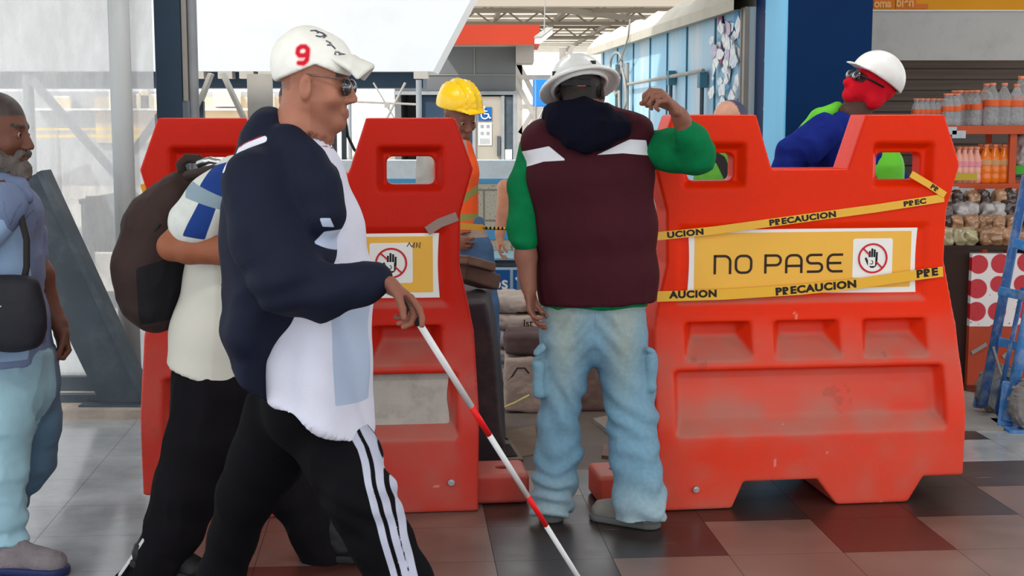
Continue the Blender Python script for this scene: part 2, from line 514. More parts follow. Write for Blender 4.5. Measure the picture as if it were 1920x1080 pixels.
# floor material with a worn waxy film
def floor_mat(name, c, rough=.28):
    m, nt, b = new_mat(name); N, L = nt.nodes, nt.links
    tc = N.new('ShaderNodeTexCoord'); mp = N.new('ShaderNodeMapping'); L.new(tc.outputs['Object'], mp.inputs[0])
    n = N.new('ShaderNodeTexNoise'); n.inputs['Scale'].default_value = 3.2; n.inputs['Detail'].default_value = 9; n.inputs['Roughness'].default_value = .62
    L.new(mp.outputs[0], n.inputs['Vector'])
    r = N.new('ShaderNodeMapRange'); r.inputs['From Min'].default_value = .3; r.inputs['From Max'].default_value = .7; r.inputs['To Min'].default_value = .75; r.inputs['To Max'].default_value = 1.25
    L.new(n.outputs[0], r.inputs['Value'])
    x = N.new('ShaderNodeVectorMath'); x.operation = 'SCALE'; x.inputs[0].default_value = c; L.new(r.outputs[0], x.inputs['Scale'])
    # scratches: thin stretched noise
    mp2 = N.new('ShaderNodeMapping'); mp2.inputs['Scale'].default_value = (2.2, 26, 1); mp2.inputs['Rotation'].default_value = (0, 0, .5); L.new(tc.outputs['Object'], mp2.inputs[0])
    n2 = N.new('ShaderNodeTexNoise'); n2.inputs['Scale'].default_value = 2.0; n2.inputs['Detail'].default_value = 2; L.new(mp2.outputs[0], n2.inputs['Vector'])
    r2 = N.new('ShaderNodeMapRange'); r2.inputs['From Min'].default_value = .73; r2.inputs['From Max'].default_value = .78; r2.inputs['To Max'].default_value = .35
    L.new(n2.outputs[0], r2.inputs['Value'])
    mx = N.new('ShaderNodeMix'); mx.data_type = 'RGBA'; L.new(r2.outputs[0], mx.inputs[0]); L.new(x.outputs[0], mx.inputs[6]); mx.inputs[7].default_value = (*srgb(190, 185, 178), 1)
    L.new(mx.outputs[2], b.inputs['Base Color'])
    rr = N.new('ShaderNodeMapRange'); rr.inputs['From Min'].default_value = .3; rr.inputs['From Max'].default_value = .75; rr.inputs['To Min'].default_value = rough; rr.inputs['To Max'].default_value = rough + .16
    L.new(n.outputs[0], rr.inputs['Value']); L.new(rr.outputs[0], b.inputs['Roughness'])
    b.inputs['Specular IOR Level'].default_value = .5
    bp = N.new('ShaderNodeBump'); bp.inputs['Strength'].default_value = .12; bp.inputs['Distance'].default_value = .004
    n3 = N.new('ShaderNodeTexNoise'); n3.inputs['Scale'].default_value = 12; L.new(tc.outputs['Object'], n3.inputs['Vector'])
    L.new(n3.outputs[0], bp.inputs['Height']); L.new(bp.outputs[0], b.inputs['Normal'])
    return m
FL = [floor_mat('floor_tile_light', srgb(114, 92, 84)), floor_mat('floor_tile_dark', srgb(52, 42, 39)),
      floor_mat('floor_tile_red', srgb(74, 40, 34)), floor_mat('floor_tile_grey', srgb(146, 150, 154), .07),
      floor_mat('floor_dusty', srgb(92, 82, 76), .6), mat('grout', srgb(50, 46, 44), .9)]

# ------------------------------------------------------------------ floor: 0.4 m tiles lined up with the building
GA = math.atan(220 / FPX) * .96
gx = Vector((math.cos(GA), math.sin(GA), 0)); gy = Vector((-math.sin(GA), math.cos(GA), 0))
T0 = gp(1582, 1036)           # a tile corner in the photograph
TS = .40
def tile_rc(p):
    q = p - T0
    return q.dot(gx) / TS, q.dot(gy) / TS
def make_floor():
    bm = bmesh.new()
    for i in range(-16, 14):
        for j in range(-9, 16):
            c = T0 + gx * (i + .5) * TS + gy * (j + .5) * TS
            h = TS / 2 - .0009
            vs = [bm.verts.new(c + gx * a * h + gy * b * h) for a, b in ((-1, -1), (1, -1), (1, 1), (-1, 1))]
            f = bm.faces.new(vs)
            rnd = random.Random(i * 131 + j * 17 + 5)
            k = TILE.get((i, j))
            if k is None:
                if i <= -7 + (0 if j > -3 else 0): k = 3
                elif j >= 3 and i <= 1: k = 4
                elif i <= -3: k = rnd.choice([0, 0, 1, 0])
                else: k = rnd.choice([0, 1, 1, 2, 0]) if j > -3 else rnd.choice([0, 0, 0, 1])
            f.material_index = k
    z = -.004
    vs = [bm.verts.new(T0 + gx * a + gy * b + Vector((0, 0, z))) for a, b in ((-8, -5.5), (7, -5.5), (7, 7.5), (-8, 7.5))]
    f = bm.faces.new(vs); f.material_index = 5
    bmesh.ops.recalc_face_normals(bm, faces=bm.faces)
    for f in bm.faces:
        if f.normal.z < 0: f.normal_flip()
    me = bpy.data.meshes.new('floor'); bm.to_mesh(me); bm.free()
    return tag(link_mesh('floor', me, FL), kind='structure')
TILE = {
    (0, 0): 2, (-1, 0): 0, (0, 1): 2, (-2, 0): 1, (1, 0): 0, (-1, 1): 1, (1, 1): 1, (-2, 1): 1, (2, 0): 0, (2, 1): 0, (1, 2): 1, (0, 2): 1,
    (-1, -1): 0, (0, -1): 0, (-2, -1): 0, (1, -1): 0, (2, -1): 0, (-3, -1): 1, (-3, 0): 1, (-3, 1): 1, (-4, 0): 0, (-4, -1): 0, (-4, 1): 0,
    (-5, 0): 0, (-5, 1): 0, (-5, -1): 2, (-6, -1): 2, (-6, 0): 0, (-6, 1): 0,
    (2, 2): 1, (3, 1): 1, (3, 2): 1, (3, 0): 0, (2, 3): 3, (3, 3): 3, (4, 2): 3, (4, 1): 3, (4, 3): 3, (4, 4): 3, (3, 4): 3}
floor = make_floor()
b = MB(); b.span((-60, -4, -.10), (60, 90, -.05)); tag(b.build('ground', mat('pale_pavement', srgb(205, 200, 192), .9, noise=.08, nscale=1)), kind='structure')

# ------------------------------------------------------------------ ceiling (roof deck far over the hall)
b = MB()
for k in range(46):
    y = 30 + k * 1.15
    hh = 4.9
    w = 1.0 if k % 3 else .8
    b.box((5, y, hh + .03 * (k % 2)), (28, w, .04))
tag(b.build('ceiling', M['deck']), kind='structure')
for n, (y, z, x0, x1) in enumerate([(31, 4.42, -3, 8), (36, 4.5, -3, 10), (42, 4.45, -4, 12), (49, 4.5, -4, 12), (57, 4.45, -4, 14)]):
    t = thing('roof_truss', ['nearest pale lattice truss under the slatted roof', 'second pale lattice truss under the slatted roof', 'third lattice truss from the front under the slatted roof', 'fourth lattice truss from the front, half hidden behind others', 'farthest pale lattice truss under the slatted roof'][n], 'roof truss', (x0, y, z), group='lattice trusses under the roof')
    t['label'] = t['label']
    c = MB(); c.bar((x0, y, z), (x1, y, z), .12, .12); c.build('bottom_chord', M['truss'], t)
    c = MB(); c.bar((x0, y, z + .4), (x1, y, z + .4), .1, .1); c.build('top_chord', M['truss'], t)
    c = MB(); x = x0; up = True
    while x < x1 - .5:
        c.bar((x, y, z if up else z + .4), (x + .55, y, z + .4 if up else z), .06); x += .55; up = not up
    c.build('lattice', M['truss'], t)
b = MB()
for k in range(7):
    x = -2 + k * 2.1
    b.bar((x, 30, 4.7), (x - 1.5, 75, 4.7), .14, .14)
b.bar((-1.5, 33, 4.15), (6.5, 52, 4.6), .16, .16)
b.bar((-4, 28.5, 3.78), (9, 28.5, 3.78), .3, .42)
tag(b.build('trim_roof', M['truss']), kind='structure')

b = MB(); b.span((-4.5, .2, 3.3), (9, 10.4, 3.4)); tag(b.build('ceiling', mat('sky_block_slab', srgb(200, 198, 192), .8)), kind='structure')  # unseen overhead slab, added to keep sky light off the interior
# hanging fluorescent
t = thing('ceiling_lamp', 'small lit tube lamp hanging beside the red-orange band under the roof', 'lamp', at(1020, 70, 19))
b = MB(); b.bar(at(1008, 78, 18.5), at(1031, 60, 20), .07, .05); b.build('tube', M['lamp'], t)
b = MB(); b.bar(at(1008, 78, 18.5) + Vector((0, 0, .05)), at(1031, 60, 20) + Vector((0, 0, .05)), .09, .03); b.cyl(at(1020, 66, 19.2), at(1022, 0, 19.2), .008); b.build('housing', M['pale_steel'], t)

# lattice wall right of the booth
t = thing('lattice_screen', 'pale diagonal steel lattice standing right of the elevator booth', 'steel lattice', at(1000, 470, 30))
b = MB()
for (x0, y0, x1, y1, w) in [(968, 290, 1075, 85, .2), (955, 130, 1040, 290, .16), (962, 330, 1050, 150, .14), (972, 120, 1010, 195, .1), (1010, 195, 975, 250, .1),
                            (975, 200, 1060, 200, .12), (970, 262, 1060, 262, .12), (1040, 290, 1110, 150, .14), (972, 90, 972, 330, .16), (1055, 90, 1055, 330, .14), (975, 145, 1130, 145, .12)]:
    b.bar(at(x0, y0, 30), at(x1, y1, 30), w, .1)
b.build('lattice_bars', M['pale_steel'], t)
b = MB(); b.bar(at(985, 475, 30), at(985, 330, 30), .3, .3); b.bar(at(1060, 475, 30), at(1060, 330, 30), .3, .3); b.build('post', M['pale_steel'], t)

# small blue sign on a thin post behind the white helmet
t = thing('blue_sign', 'plain blue rectangular sign on a thin post left of the white helmet', 'sign', at(1003, 400, 14))
b = MB(); b.box(at(1018, 174, 14), (.2, .02, .27)); b.build('sign_panel', M['sign_blue_bright'], t, bevel=.01)
b = MB(); b.cyl(at(1004, 150, 14), Vector((at(1004, 150, 14).x, 14, 0)), .012); b.build('post', M['pale_steel'], t)

# ------------------------------------------------------------------ big white fascia on the left, with its slanted end
D = 16.0
b = MB()
pts = [at(-250, 133, D), at(818, 133 + 22, D), at(893, -20, D), at(893, -60, D), at(-250, -60, D)]
pts[1] = at(812, 134, D)
loc = [(p.x, p.z) for p in pts]
b.prism(loc, 1.2, Matrix(((1, 0, 0, 0), (0, 0, 1, D), (0, 1, 0, 0), (0, 0, 0, 1))))
tag(b.build('wall_upper', M['fascia_white']), kind='structure')
b = MB(); b.span(at(-250, 165, D + .3), at(800, 134, D + 1.0)); tag(b.build('trim_soffit', M['navy_steel']), kind='structure')
b = MB()
for px in (372, 425, 465, 500, 790): b.box(at(px, 141, D + .1), (.16, .2, .08))
tag(b.build('trim_clips', M['pale_steel']), kind='structure')

# ------------------------------------------------------------------ outside, seen through the dusty glass
D = 30.0
t = thing('building', 'blurred beige and grey building outside behind the dusty window', 'building', (-11, D, 0))
b = MB(); b.span(at(-420, 480, D), at(600, 175, D + 3)); b.build('wall', M['grey_facade'], t)
b = MB(); b.span(at(180, 268, D - .15), at(600, 182, D)); b.build('upper_wall', M['beige'], t)
for (x0, x1, y0, y1) in [(205, 228, 168, 205), (232, 250, 168, 205), (256, 300, 176, 205), (262, 282, 168, 205), (400, 452, 172, 200), (470, 515, 175, 205), (100, 135, 180, 210)]:
    b = MB(); b.span(at(x0, y1, D - .3), at(x1, y0, D - .1)); f = b.build('window', M['window_white'], t)
    b = MB(); b.span(at(x0 + 2, y1 - 3, D - .34), at(x1 - 2, y0 + 3, D - .28)); b.build('pane', M['cream'], f)
b = MB(); b.span(at(60, 207, D - .4), at(600, 203, D)); b.build('ledge', M['window_white'], t)
D = 24
t = thing('pipe_rail', 'yellow double rail crossing outside behind the dusty window', 'railing', (-9, D, 0))
b = MB(); b.bar(at(-100, 243, D), at(600, 241, D), .04); b.bar(at(-100, 256, D), at(600, 254, D), .05); b.build('rail', M['yellow_paint'], t)
for px in (-30, 108, 240, 420, 560):
    b = MB(); p = at(px, 243, D); b.cyl((p.x, D, 0), p, .03); b.build('post', M['pale_steel'], t)
D = 10.5
t = thing('steel_brace', 'faint V-shaped grey steel bracing outside the dusty window', 'brace', at(240, 500, D))
b = MB(); b.bar(at(60, 150, D), at(330, 455, D), .07, .05); b.build('brace_bar', M['grey_steel'], t)
b = MB(); b.bar(at(338, 165, D), at(250, 285, D), .07, .05); b.build('brace_bar', M['grey_steel'], t)
b = MB(); b.cyl((at(52, 150, D).x, D, -.05), at(52, 140, D), .04); b.cyl((at(345, 150, D).x, D, -.05), at(345, 140, D), .04); b.build('post', M['grey_steel'], t)
D = 8.6
t = thing('guard_panel', 'grey upright board frame behind the dusty glass left of the pole', 'panel', gp(165, 680))
b = MB(); b.bar((at(163, 380, D).x, D, -.05), at(163, 378, D), .06, .05); b.build('post', M['grey_steel'], t)
b = MB(); b.bar(at(150, 378, D), at(236, 362, D), .05, .03); b.build('top_bar', M['pale_steel'], t)
b = MB(); b.box(at(200, 420, D), (.24, .02, .34)); b.build('board', M['pale_steel'], t)
# low sunlit parapet outside
b = MB(); b.span(at(-200, 620, 12), at(300, 560, 12.4)); b.span((at(-200, 500, 12).x, 12, -.05), (at(300, 500, 12).x, 12.4, .3)); tag(b.build('wall_parapet', M['pale_concrete']), kind='structure')

# braces right of the dark post
D = 12
t = thing('gusset_frame', 'grey plates and slanted struts high between dark post and cap', 'steel frame', at(430, 330, D))
for (x0, y0, x1, y1, w) in [(396, 138, 366, 215, .13), (418, 138, 462, 232, .13)]:
    b = MB(); b.bar(at(x0, y0, D), at(x1, y1, D), w, .03); b.build('strut', M['pale_steel'], t)
b = MB(); b.box(at(488, 186, D), (.21, .04, .42)); b.build('plate', M['pale_steel'], t)
b = MB(); b.bar((at(488, 300, D).x, D + .03, -.05), at(488, 200, D + .03), .05); b.bar((at(376, 300, D).x, D + .03, -.05), at(376, 190, D + .03), .06); b.build('post', M['slate'], t)
# cable cross in the bright opening
D = 15
t = thing('cable_cross', 'thin crossed cables in the bright opening right of the sunglasses', 'cable bracing', at(725, 330, D))
b = MB(); b.cyl(at(700, 155, D), at(762, 260, D), .009); b.cyl(at(760, 155, D), at(690, 290, D), .013); b.cyl(at(655, 190, D), at(785, 196, D), .012); b.box(at(726, 197, D), (.06, .03, .06)); b.build('cable', M['pale_steel'], t)
b = MB(); b.cyl((at(785, 196, D).x, D, -.05), at(785, 150, D), .03); b.cyl((at(655, 190, D).x, D, -.05), at(655, 150, D), .02); b.build('post', M['grey_steel'], t)
# dark turnstile-like posts behind the neck
D = 11
t = thing('post_rack', 'dark upright posts with a curved bar between chin and red barrier', 'rack', (at(625, 300, D).x, D, -.05))
for px in (627, 645):
    b = MB(); b.bar((at(px, 330, D).x, D, -.05), at(px, 238, D), .035, .05); b.build('post', M['slate'], t)
b = MB(); b.tube([at(648, 225, D), at(652, 255, D), at(664, 280, D), at(684, 300, D)], .012); b.build('curved_bar', M['black'], t, True)
b = MB(); b.box(at(640, 308, D), (.3, .2, .05)); b.build('tray', M['pale_steel'], t)

# ------------------------------------------------------------------ glazed wall on the left
def glass_mat():
    m, nt, b = new_mat('dusty_glass'); N, L = nt.nodes, nt.links
    out = N['Material Output']
    tr = N.new('ShaderNodeBsdfTransparent'); df = N.new('ShaderNodeBsdfTranslucent'); df.inputs[0].default_value = (.8, .8, .8, 1)
    d2 = N.new('ShaderNodeBsdfDiffuse'); d2.inputs[0].default_value = (.7, .7, .7, 1)
    ad = N.new('ShaderNodeMixShader'); ad.inputs[0].default_value = .7; L.new(d2.outputs[0], ad.inputs[1]); L.new(df.outputs[0], ad.inputs[2])
    tc = N.new('ShaderNodeTexCoord'); mp = N.new('ShaderNodeMapping'); mp.inputs['Scale'].default_value = (3, 1, .8); L.new(tc.outputs['Object'], mp.inputs[0])
    n = N.new('ShaderNodeTexNoise'); n.inputs['Scale'].default_value = 3; n.inputs['Detail'].default_value = 10; n.inputs['Roughness'].default_value = .7; L.new(mp.outputs[0], n.inputs['Vector'])
    r = N.new('ShaderNodeMapRange'); r.inputs['From Min'].default_value = .35; r.inputs['From Max'].default_value = .75; r.inputs['To Min'].default_value = .34; r.inputs['To Max'].default_value = .75
    L.new(n.outputs[0], r.inputs['Value'])
    mx = N.new('ShaderNodeMixShader'); L.new(r.outputs[0], mx.inputs[0]); L.new(tr.outputs[0], mx.inputs[1]); L.new(ad.outputs[0], mx.inputs[2])
    gl = N.new('ShaderNodeBsdfGlossy'); gl.inputs['Roughness'].default_value = .05
    m2 = N.new('ShaderNodeMixShader'); m2.inputs[0].default_value = .05; L.new(mx.outputs[0], m2.inputs[1]); L.new(gl.outputs[0], m2.inputs[2])
    L.new(m2.outputs[0], out.inputs[0])
    return m
GLASS = glass_mat()
D = 7.35
b = MB(); b.span((-4.2, D, .12), (at(232, 300, D).x, D + .01, 2.6)); tag(b.build('window_1', GLASS), kind='structure')
b = MB(); b.span((at(245, 300, D).x, D, .12), (at(292, 300, D).x, D + .01, 2.6)); tag(b.build('window_2', GLASS), kind='structure')
b = MB(); b.span((-4.2, 6.82, -.05), (at(285, 700, 6.9).x, 7.6, .045)); tag(b.build('trim_ledge', M['concrete']), kind='structure')
b = MB(); b.span((-4.2, 7.0, .045), (at(285, 700, 7.0).x, 7.06, .085)); b.span((-4.2, 7.3, .045), (at(285, 700, 7.3).x, 7.42, .12)); tag(b.build('trim_sill', M['slate']), kind='structure')
D = 7.3
p = at(245, 600, D)
t = thing('round_pole', 'chalky white round steel pole in front of the dusty glass', 'pole', (p.x, D, .04))
b = MB(); b.cyl((p.x - .008, D, .04), (p.x - .01, D, 2.9), .054, .054, 28); b.build('shaft', M['steel_white'], t, True)
b = MB(); b.box((p.x - .008, D, .055), (.16, .16, .02)); b.build('base_plate', M['grey_steel'], t, bevel=.004)
D = 7.7
x0, x1 = at(290, 100, D).x, at(339, 100, D).x
t = thing('steel_column', 'dark navy square steel column behind the left red barrier', 'column', ((x0 + x1) / 2, D, 0))
b = MB(); b.span((x0, D, -.05), (x1, D + .14, 3.0)); b.build('column_body', M['navy_steel'], t, bevel=.006)
x0, x1 = at(349, 100, D).x, at(367, 100, D).x
t = thing('steel_post', 'slim light grey steel post right of the navy column', 'post', ((x0 + x1) / 2, D, 0))
b = MB(); b.cyl(((x0 + x1) / 2, D + .05, -.05), ((x0 + x1) / 2, D + .05, 3.0), (x1 - x0) / 2, seg=24); b.build('shaft', M['grey_steel'], t, True)
x0, x1 = at(340, 100, D).x, at(349, 100, D).x
b = MB(); b.span((x0, D + .02, 1.56), (x1, D + .1, 3.0)); tag(b.build('trim_channel', M['pale_steel']), kind='structure')
# leaning slate beam
t = thing('leaning_beam', 'dark slate steel beam leaning diagonally behind the bearded man', 'beam', gp(225, 780))
a = at(235, 800, 7.0); c = at(30, 300, 7.0)
b = MB(); b.bar(gp(228, 778) + Vector((.03, .1, 0)), at(42, 340, 7.05), .235, .1, up=(0, 1, 0)); b.build('beam_web', M['slate'], t)
b = MB(); o_ = Vector((.10, -.0, .05)); b.bar(gp(228, 778) + Vector((.125, .09, .03)), at(42, 340, 7.0) + Vector((.1, .02, .05)), .03, .14, up=(0, 1, 0)); b.build('beam_flange', M['slate'], t)
b = MB(); b.box(gp(228, 782) + Vector((0, .12, .03)), (.44, .2, .05)); b.build('base_plate', M['slate'], t, bevel=.004)

# ------------------------------------------------------------------ elevator booth
D = 22.0
t = thing('elevator_booth', 'dark grey clad elevator booth with pale door and access sign', 'elevator', (at(880, 300, D).x, D, 0))
x = lambda p, d=D: at(p, 200, d).x
z = lambda q, d=D: at(900, q, d).z
b = MB()
b.span((x(740), D, z(170)), (x(967), D + 2, z(88)))                     # upper cladding
b.span((x(740), D, 0), (x(752), D + 2, z(170))); b.span((x(962), D, 0), (x(967), D + 2, z(170)))
b.span((x(745), D + 1.4, 0), (x(967), D + 2, z(170)))
b.build('cladding', M['dark_grey_tile'], t)
b = MB(); b.span((x(740), D - .02, z(141)), (x(967), D, z(140))); b.span((x(889), D - .02, z(141)), (x(890), D, z(88))); b.build('joint', M['pale_steel'], t)
b = MB()
for (a0, a1, b0, b1) in [(740, 972, 178, 171), (783, 789, 310, 178), (962, 970, 310, 178), (886, 892, 310, 180), (940, 946, 310, 180)]:
    b.span((x(a0), D - .12, max(0, z(b0)) if b0 < 300 else 0), (x(a1), D - .03, z(b1)))
b.build('frame', M['grey_steel'], t)
b = MB(); b.span((x(790), D - .02, 0), (x(887), D + .02, z(180))); b.build('side_panel', M['navy_steel'], t)
b = MB(); b.span((x(892), D - .08, 0), (x(946), D - .02, z(181))); dd = b.build('door', M['cream'], t); dd['label'] = 'pale cream sliding door'
dd.data.materials[0] = mat('door_cream', srgb(150, 144, 134), .4)
b = MB(); b.span((x(932), D - .14, z(292)), (x(938), D - .08, z(255))); b.build('handle', M['slate'], dd)
b = MB(); b.span((x(947), D - .08, 0), (x(962), D, z(181))); b.build('glass_side', M['slate'], t)
b = MB(); b.span((x(947), D - .1, z(298)), (x(960), D - .08, z(280))); b.build('notice', M['white'], t)
b = MB(); b.span((x(897), D - .1, z(226)), (x(922), D - .08, z(201))); sg = b.build('access_sign', M['sign_blue'], t)
Mx = lambda px, py, d: Matrix.Translation(at(px, py, d)) @ Matrix.Rotation(math.pi / 2, 4, 'X')
b = MB(); s_ = 1 / 120.0
c0 = at(909, 216, D - .12)
ring = [c0 + Vector((math.cos(a) * .055, 0, math.sin(a) * .055)) for a in np.linspace(math.pi * .75, math.pi * 2.1, 14)]
b.tube(ring, .009, 6); b.cyl(c0 + Vector((-.01, 0, .12)), c0 + Vector((-.01, -.005, .121)), .018); 
b.tube([c0 + Vector((-.012, 0, .09)), c0 + Vector((-.005, 0, .02)), c0 + Vector((.05, 0, .02)), c0 + Vector((.075, 0, -.045)), c0 + Vector((.095, 0, -.04))], .011, 6)
b.tube([c0 + Vector((-.01, 0, .065)), c0 + Vector((.04, 0, .06))], .008, 6)
b.build('wheelchair_symbol', M['white'], sg)
b = MB()
b.span((x(897), D - .1, z(272)), (x(922), D - .08, z(230))); pn = b.build('instruction_panel', M['white'], t)
for (px, py) in [(904, 237), (915, 237), (904, 250), (915, 250)]:
    b = MB(); b.box(at(px, py, D - .11), (.05, .01, .05)); b.build('pictogram', M['grey_steel'], pn)
for k in range(4): b = MB(); b.box(at(909, 260 + k * 3, D - .11), (.17, .01, .006)); b.build('text_line', M['grey_steel'], pn)
b = MB(); b.span((x(825), D - .8, z(88)), (at(1012, 50, D - .8).x, D + 1, z(46, D - .8)));
tag(b.build('trim_band', M['red_orange']), kind='structure')
b = MB(); b.span((x(967), D - .5, z(118)), (x(1000), D + 1, z(88))); b.span((x(830), D - .7, z(88)), (x(1000), D + 1, z(86)));
tag(b.build('trim_lintel', M['pale_steel']), kind='structure')

# low rendered wall with a blue line, concrete blocks beneath
def block_mat():
    m, nt, b = new_mat('concrete_block'); N, L = nt.nodes, nt.links
    tc = N.new('ShaderNodeTexCoord'); mp = N.new('ShaderNodeMapping'); mp.inputs['Rotation'].default_value = (math.pi / 2, 0, 0); L.new(tc.outputs['Object'], mp.inputs[0])
    br = N.new('ShaderNodeTexBrick'); br.inputs['Scale'].default_value = 1; br.inputs['Brick Width'].default_value = .42; br.inputs['Row Height'].default_value = .23
    br.inputs['Mortar Size'].default_value = .008; br.inputs['Color1'].default_value = (*srgb(214, 205, 186), 1); br.inputs['Color2'].default_value = (*srgb(200, 192, 172), 1); br.inputs['Mortar'].default_value = (*srgb(150, 140, 125), 1)
    L.new(mp.outputs[0], br.inputs['Vector'])
    v = N.new('ShaderNodeTexNoise'); v.inputs['Scale'].default_value = 70; L.new(tc.outputs['Object'], v.inputs['Vector'])
    r = N.new('ShaderNodeMapRange'); r.inputs['From Min'].default_value = .58; r.inputs['From Max'].default_value = .64; r.inputs['To Max'].default_value = .55; L.new(v.outputs[0], r.inputs['Value'])
    mx = N.new('ShaderNodeMix'); mx.data_type = 'RGBA'; L.new(r.outputs[0], mx.inputs[0]); L.new(br.outputs[0], mx.inputs[6]); mx.inputs[7].default_value = (*srgb(120, 108, 90), 1)
    L.new(mx.outputs[2], b.inputs['Base Color']); b.inputs['Roughness'].default_value = .9
    bp = N.new('ShaderNodeBump'); bp.inputs['Strength'].default_value = .5; bp.inputs['Distance'].default_value = .01; L.new(v.outputs[0], bp.inputs['Height']); L.new(bp.outputs[0], b.inputs['Normal'])
    return m
D = 10.6
zb = at(900, 340, D).z; zt = at(900, 301, D).z
b = MB(); b.span((at(600, 300, D).x, D, -.05), (at(1240, 300, D).x, D + .2, zb)); tag(b.build('wall_back', block_mat()), kind='structure')
b = MB(); b.span((at(600, 300, D).x, D - .01, zb), (at(1240, 300, D).x, D + .22, zt)); tag(b.build('wall_cap', mat('whitewash', srgb(222, 232, 236), .8, noise=.06, nscale=12, bump=.5, bscale=30)), kind='structure')
b = MB(); b.span((at(600, 300, D).x, D - .016, zb - .012), (at(1240, 300, D).x, D, zb + .02)); b.span((at(600, 300, D).x, D - .016, .55), (at(1240, 300, D).x, D - .002, .62)); tag(b.build('trim_blue', mat('blue_line', srgb(90, 165, 215), .7)), kind='structure')

# ------------------------------------------------------------------ light-blue kiosk wall on the right
P1 = Vector((1.435, 8.66, 0)); P2 = Vector((.95, 15.3, 0))
kd = (P2 - P1).normalized(); kn = Vector((kd.y, -kd.x, 0))
kh = 2.13
def kp(t_, z_, off=0): return P1 + kd * t_ + Vector((0, 0, z_)) + kn * off
def kquad(b, t0, t1, z0, z1, o0, o1):
    vs = [b.bm.verts.new(kp(t_, z_, o_)) for o_ in (o0, o1) for t_, z_ in ((t0, z0), (t1, z0), (t1, z1), (t0, z1))]
    for f in ((0, 1, 2, 3), (7, 6, 5, 4), (0, 4, 5, 1), (1, 5, 6, 2), (2, 6, 7, 3), (3, 7, 4, 0)): b.bm.faces.new([vs[i] for i in f])
KL = (P2 - P1).length
t = thing('kiosk', 'weathered light-blue metal kiosk with white roof edge and taped posters', 'kiosk', kp(3, 0))
b = MB(); kquad(b, 0, KL, 0, kh, 0, .06); b.build('wall_panel', M['kiosk_blue'], t)
b = MB()
for q in (.93, 1.9, 2.7, 3.5, 4.4, 5.4, 6.4): kquad(b, q, q + .02, 0, kh, -.012, 0)
b.build('panel_joint', M['kiosk_teal'], t)
b = MB()
n = 24
for k in range(n):   # sloped fabric-like roof edge
    a0 = .0 + (KL + .4) * k / n; a1 = .0 + (KL + .4) * (k + 1) / n
    w0 = .02 * math.sin(k * 1.7); w1 = .02 * math.sin((k + 1) * 1.7)
    prof = [(-.1, kh - .02), (-.1, kh + .05), (-.02, kh + .15), (.06, kh + .2), (.06, kh - .0)]
    A = [b.bm.verts.new(kp(a0, zz + (w0 if zz > kh + .1 else 0), oo)) for oo, zz in prof]; B = [b.bm.verts.new(kp(a1, zz + (w1 if zz > kh + .1 else 0), oo)) for oo, zz in prof]
    for i in range(5): b.bm.faces.new((A[i], A[(i + 1) % 5], B[(i + 1) % 5], B[i]))
b.build('roof_edge', M['awning'], t)
b = MB(); b.cyl(kp(1.1, 1.78, -.05), kp(4.6, 1.75, -.05), .014); b.build('conduit', M['pale_steel'], t)
for (q, zz, hh) in [(1.18, 1.72, .16), (2.35, 1.76, .16)]:
    b = MB(); kquad(b, q - .045, q + .045, zz - .055, zz + .055, -.065, -.012); b.build('junction_box', M['kiosk_teal'], t)
    b = MB(); b.cyl(kp(q - .02, zz, -.04), kp(q - .02, .3, -.04), .01); b.cyl(kp(q + .03, zz, -.04), kp(q + .03, .3, -.04), .008); b.build('conduit', M['slate'], t)
b = MB(); b.cyl(kp(5.0, 1.95, -.05), kp(5.0, 0, -.05), .035); b.build('downpipe', M['slate'], t)
b = MB(); b.cyl(kp(4.5, 1.95, -.05), kp(4.5, 0, -.05), .02); b.build('downpipe', M['pale_steel'], t)
b = MB(); pts = [kp(5.0 - .55 * math.cos(a) * (.6 + .4 * math.sin(a)), 1.86 + .2 * math.sin(a), -.08) for a in np.linspace(0, 5.2, 20)]; b.tube(pts, .013, 6)
b.tube([kp(4.7, 1.95, -.08), kp(4.45, 1.8, -.08), kp(4.3, 1.6, -.08), kp(4.5, 1.5, -.08), kp(4.75, 1.52, -.08), kp(4.8, 1.7, -.08)], .012, 6)
b.tube([kp(3.9, 2.3, -.12), kp(4.0, 2.15, -.12), kp(4.5, 2.0, -.1), kp(4.9, 1.95, -.08)], .008, 6)
b.build('cable', M['pale_steel'], t, True)
b = MB(); kquad(b, .0, .05, 0, kh, -.03, 0); kquad(b, .1, .13, 0, kh, -.03, 0); b.build('corner_trim', M['pale_steel'], t)
# posters
PC = [srgb(235, 238, 240), srgb(215, 225, 235), srgb(205, 190, 215), srgb(240, 240, 235), srgb(80, 150, 200), srgb(170, 90, 130), srgb(225, 228, 230)]
PMs = [mat('poster_%d' % i, c, .7, noise=.15, nscale=30, dirt=srgb(90, 110, 150), dirt_amt=.4, dscale=25) for i, c in enumerate(PC)]
rnd = random.Random(3)
for k in range(88):
    q = rnd.uniform(.14, .85); zz = rnd.uniform(1.2, 2.08); w = rnd.uniform(.05, .13); h_ = rnd.uniform(.04, .15)
    b = MB(); n = rnd.randint(4, 6)
    poly = []
    for i in range(n):
        a = 2 * math.pi * i / n; rr = rnd.uniform(.6, 1.1); poly.append((q + w * rr * math.cos(a), zz + h_ * .6 * rr * math.sin(a)))
    A = [b.bm.verts.new(kp(x_, z_, -.004 - .0006 * k)) for x_, z_ in poly]; B = [b.bm.verts.new(kp(x_, z_, -.001 - .0006 * k)) for x_, z_ in poly]
    b.bm.faces.new(A); b.bm.faces.new(B[::-1])
    for i in range(n): b.bm.faces.new((A[i], A[(i + 1) % n], B[(i + 1) % n], B[i]))
    b.build('torn_poster', PMs[k % 7 if k % 2 else 0], t)

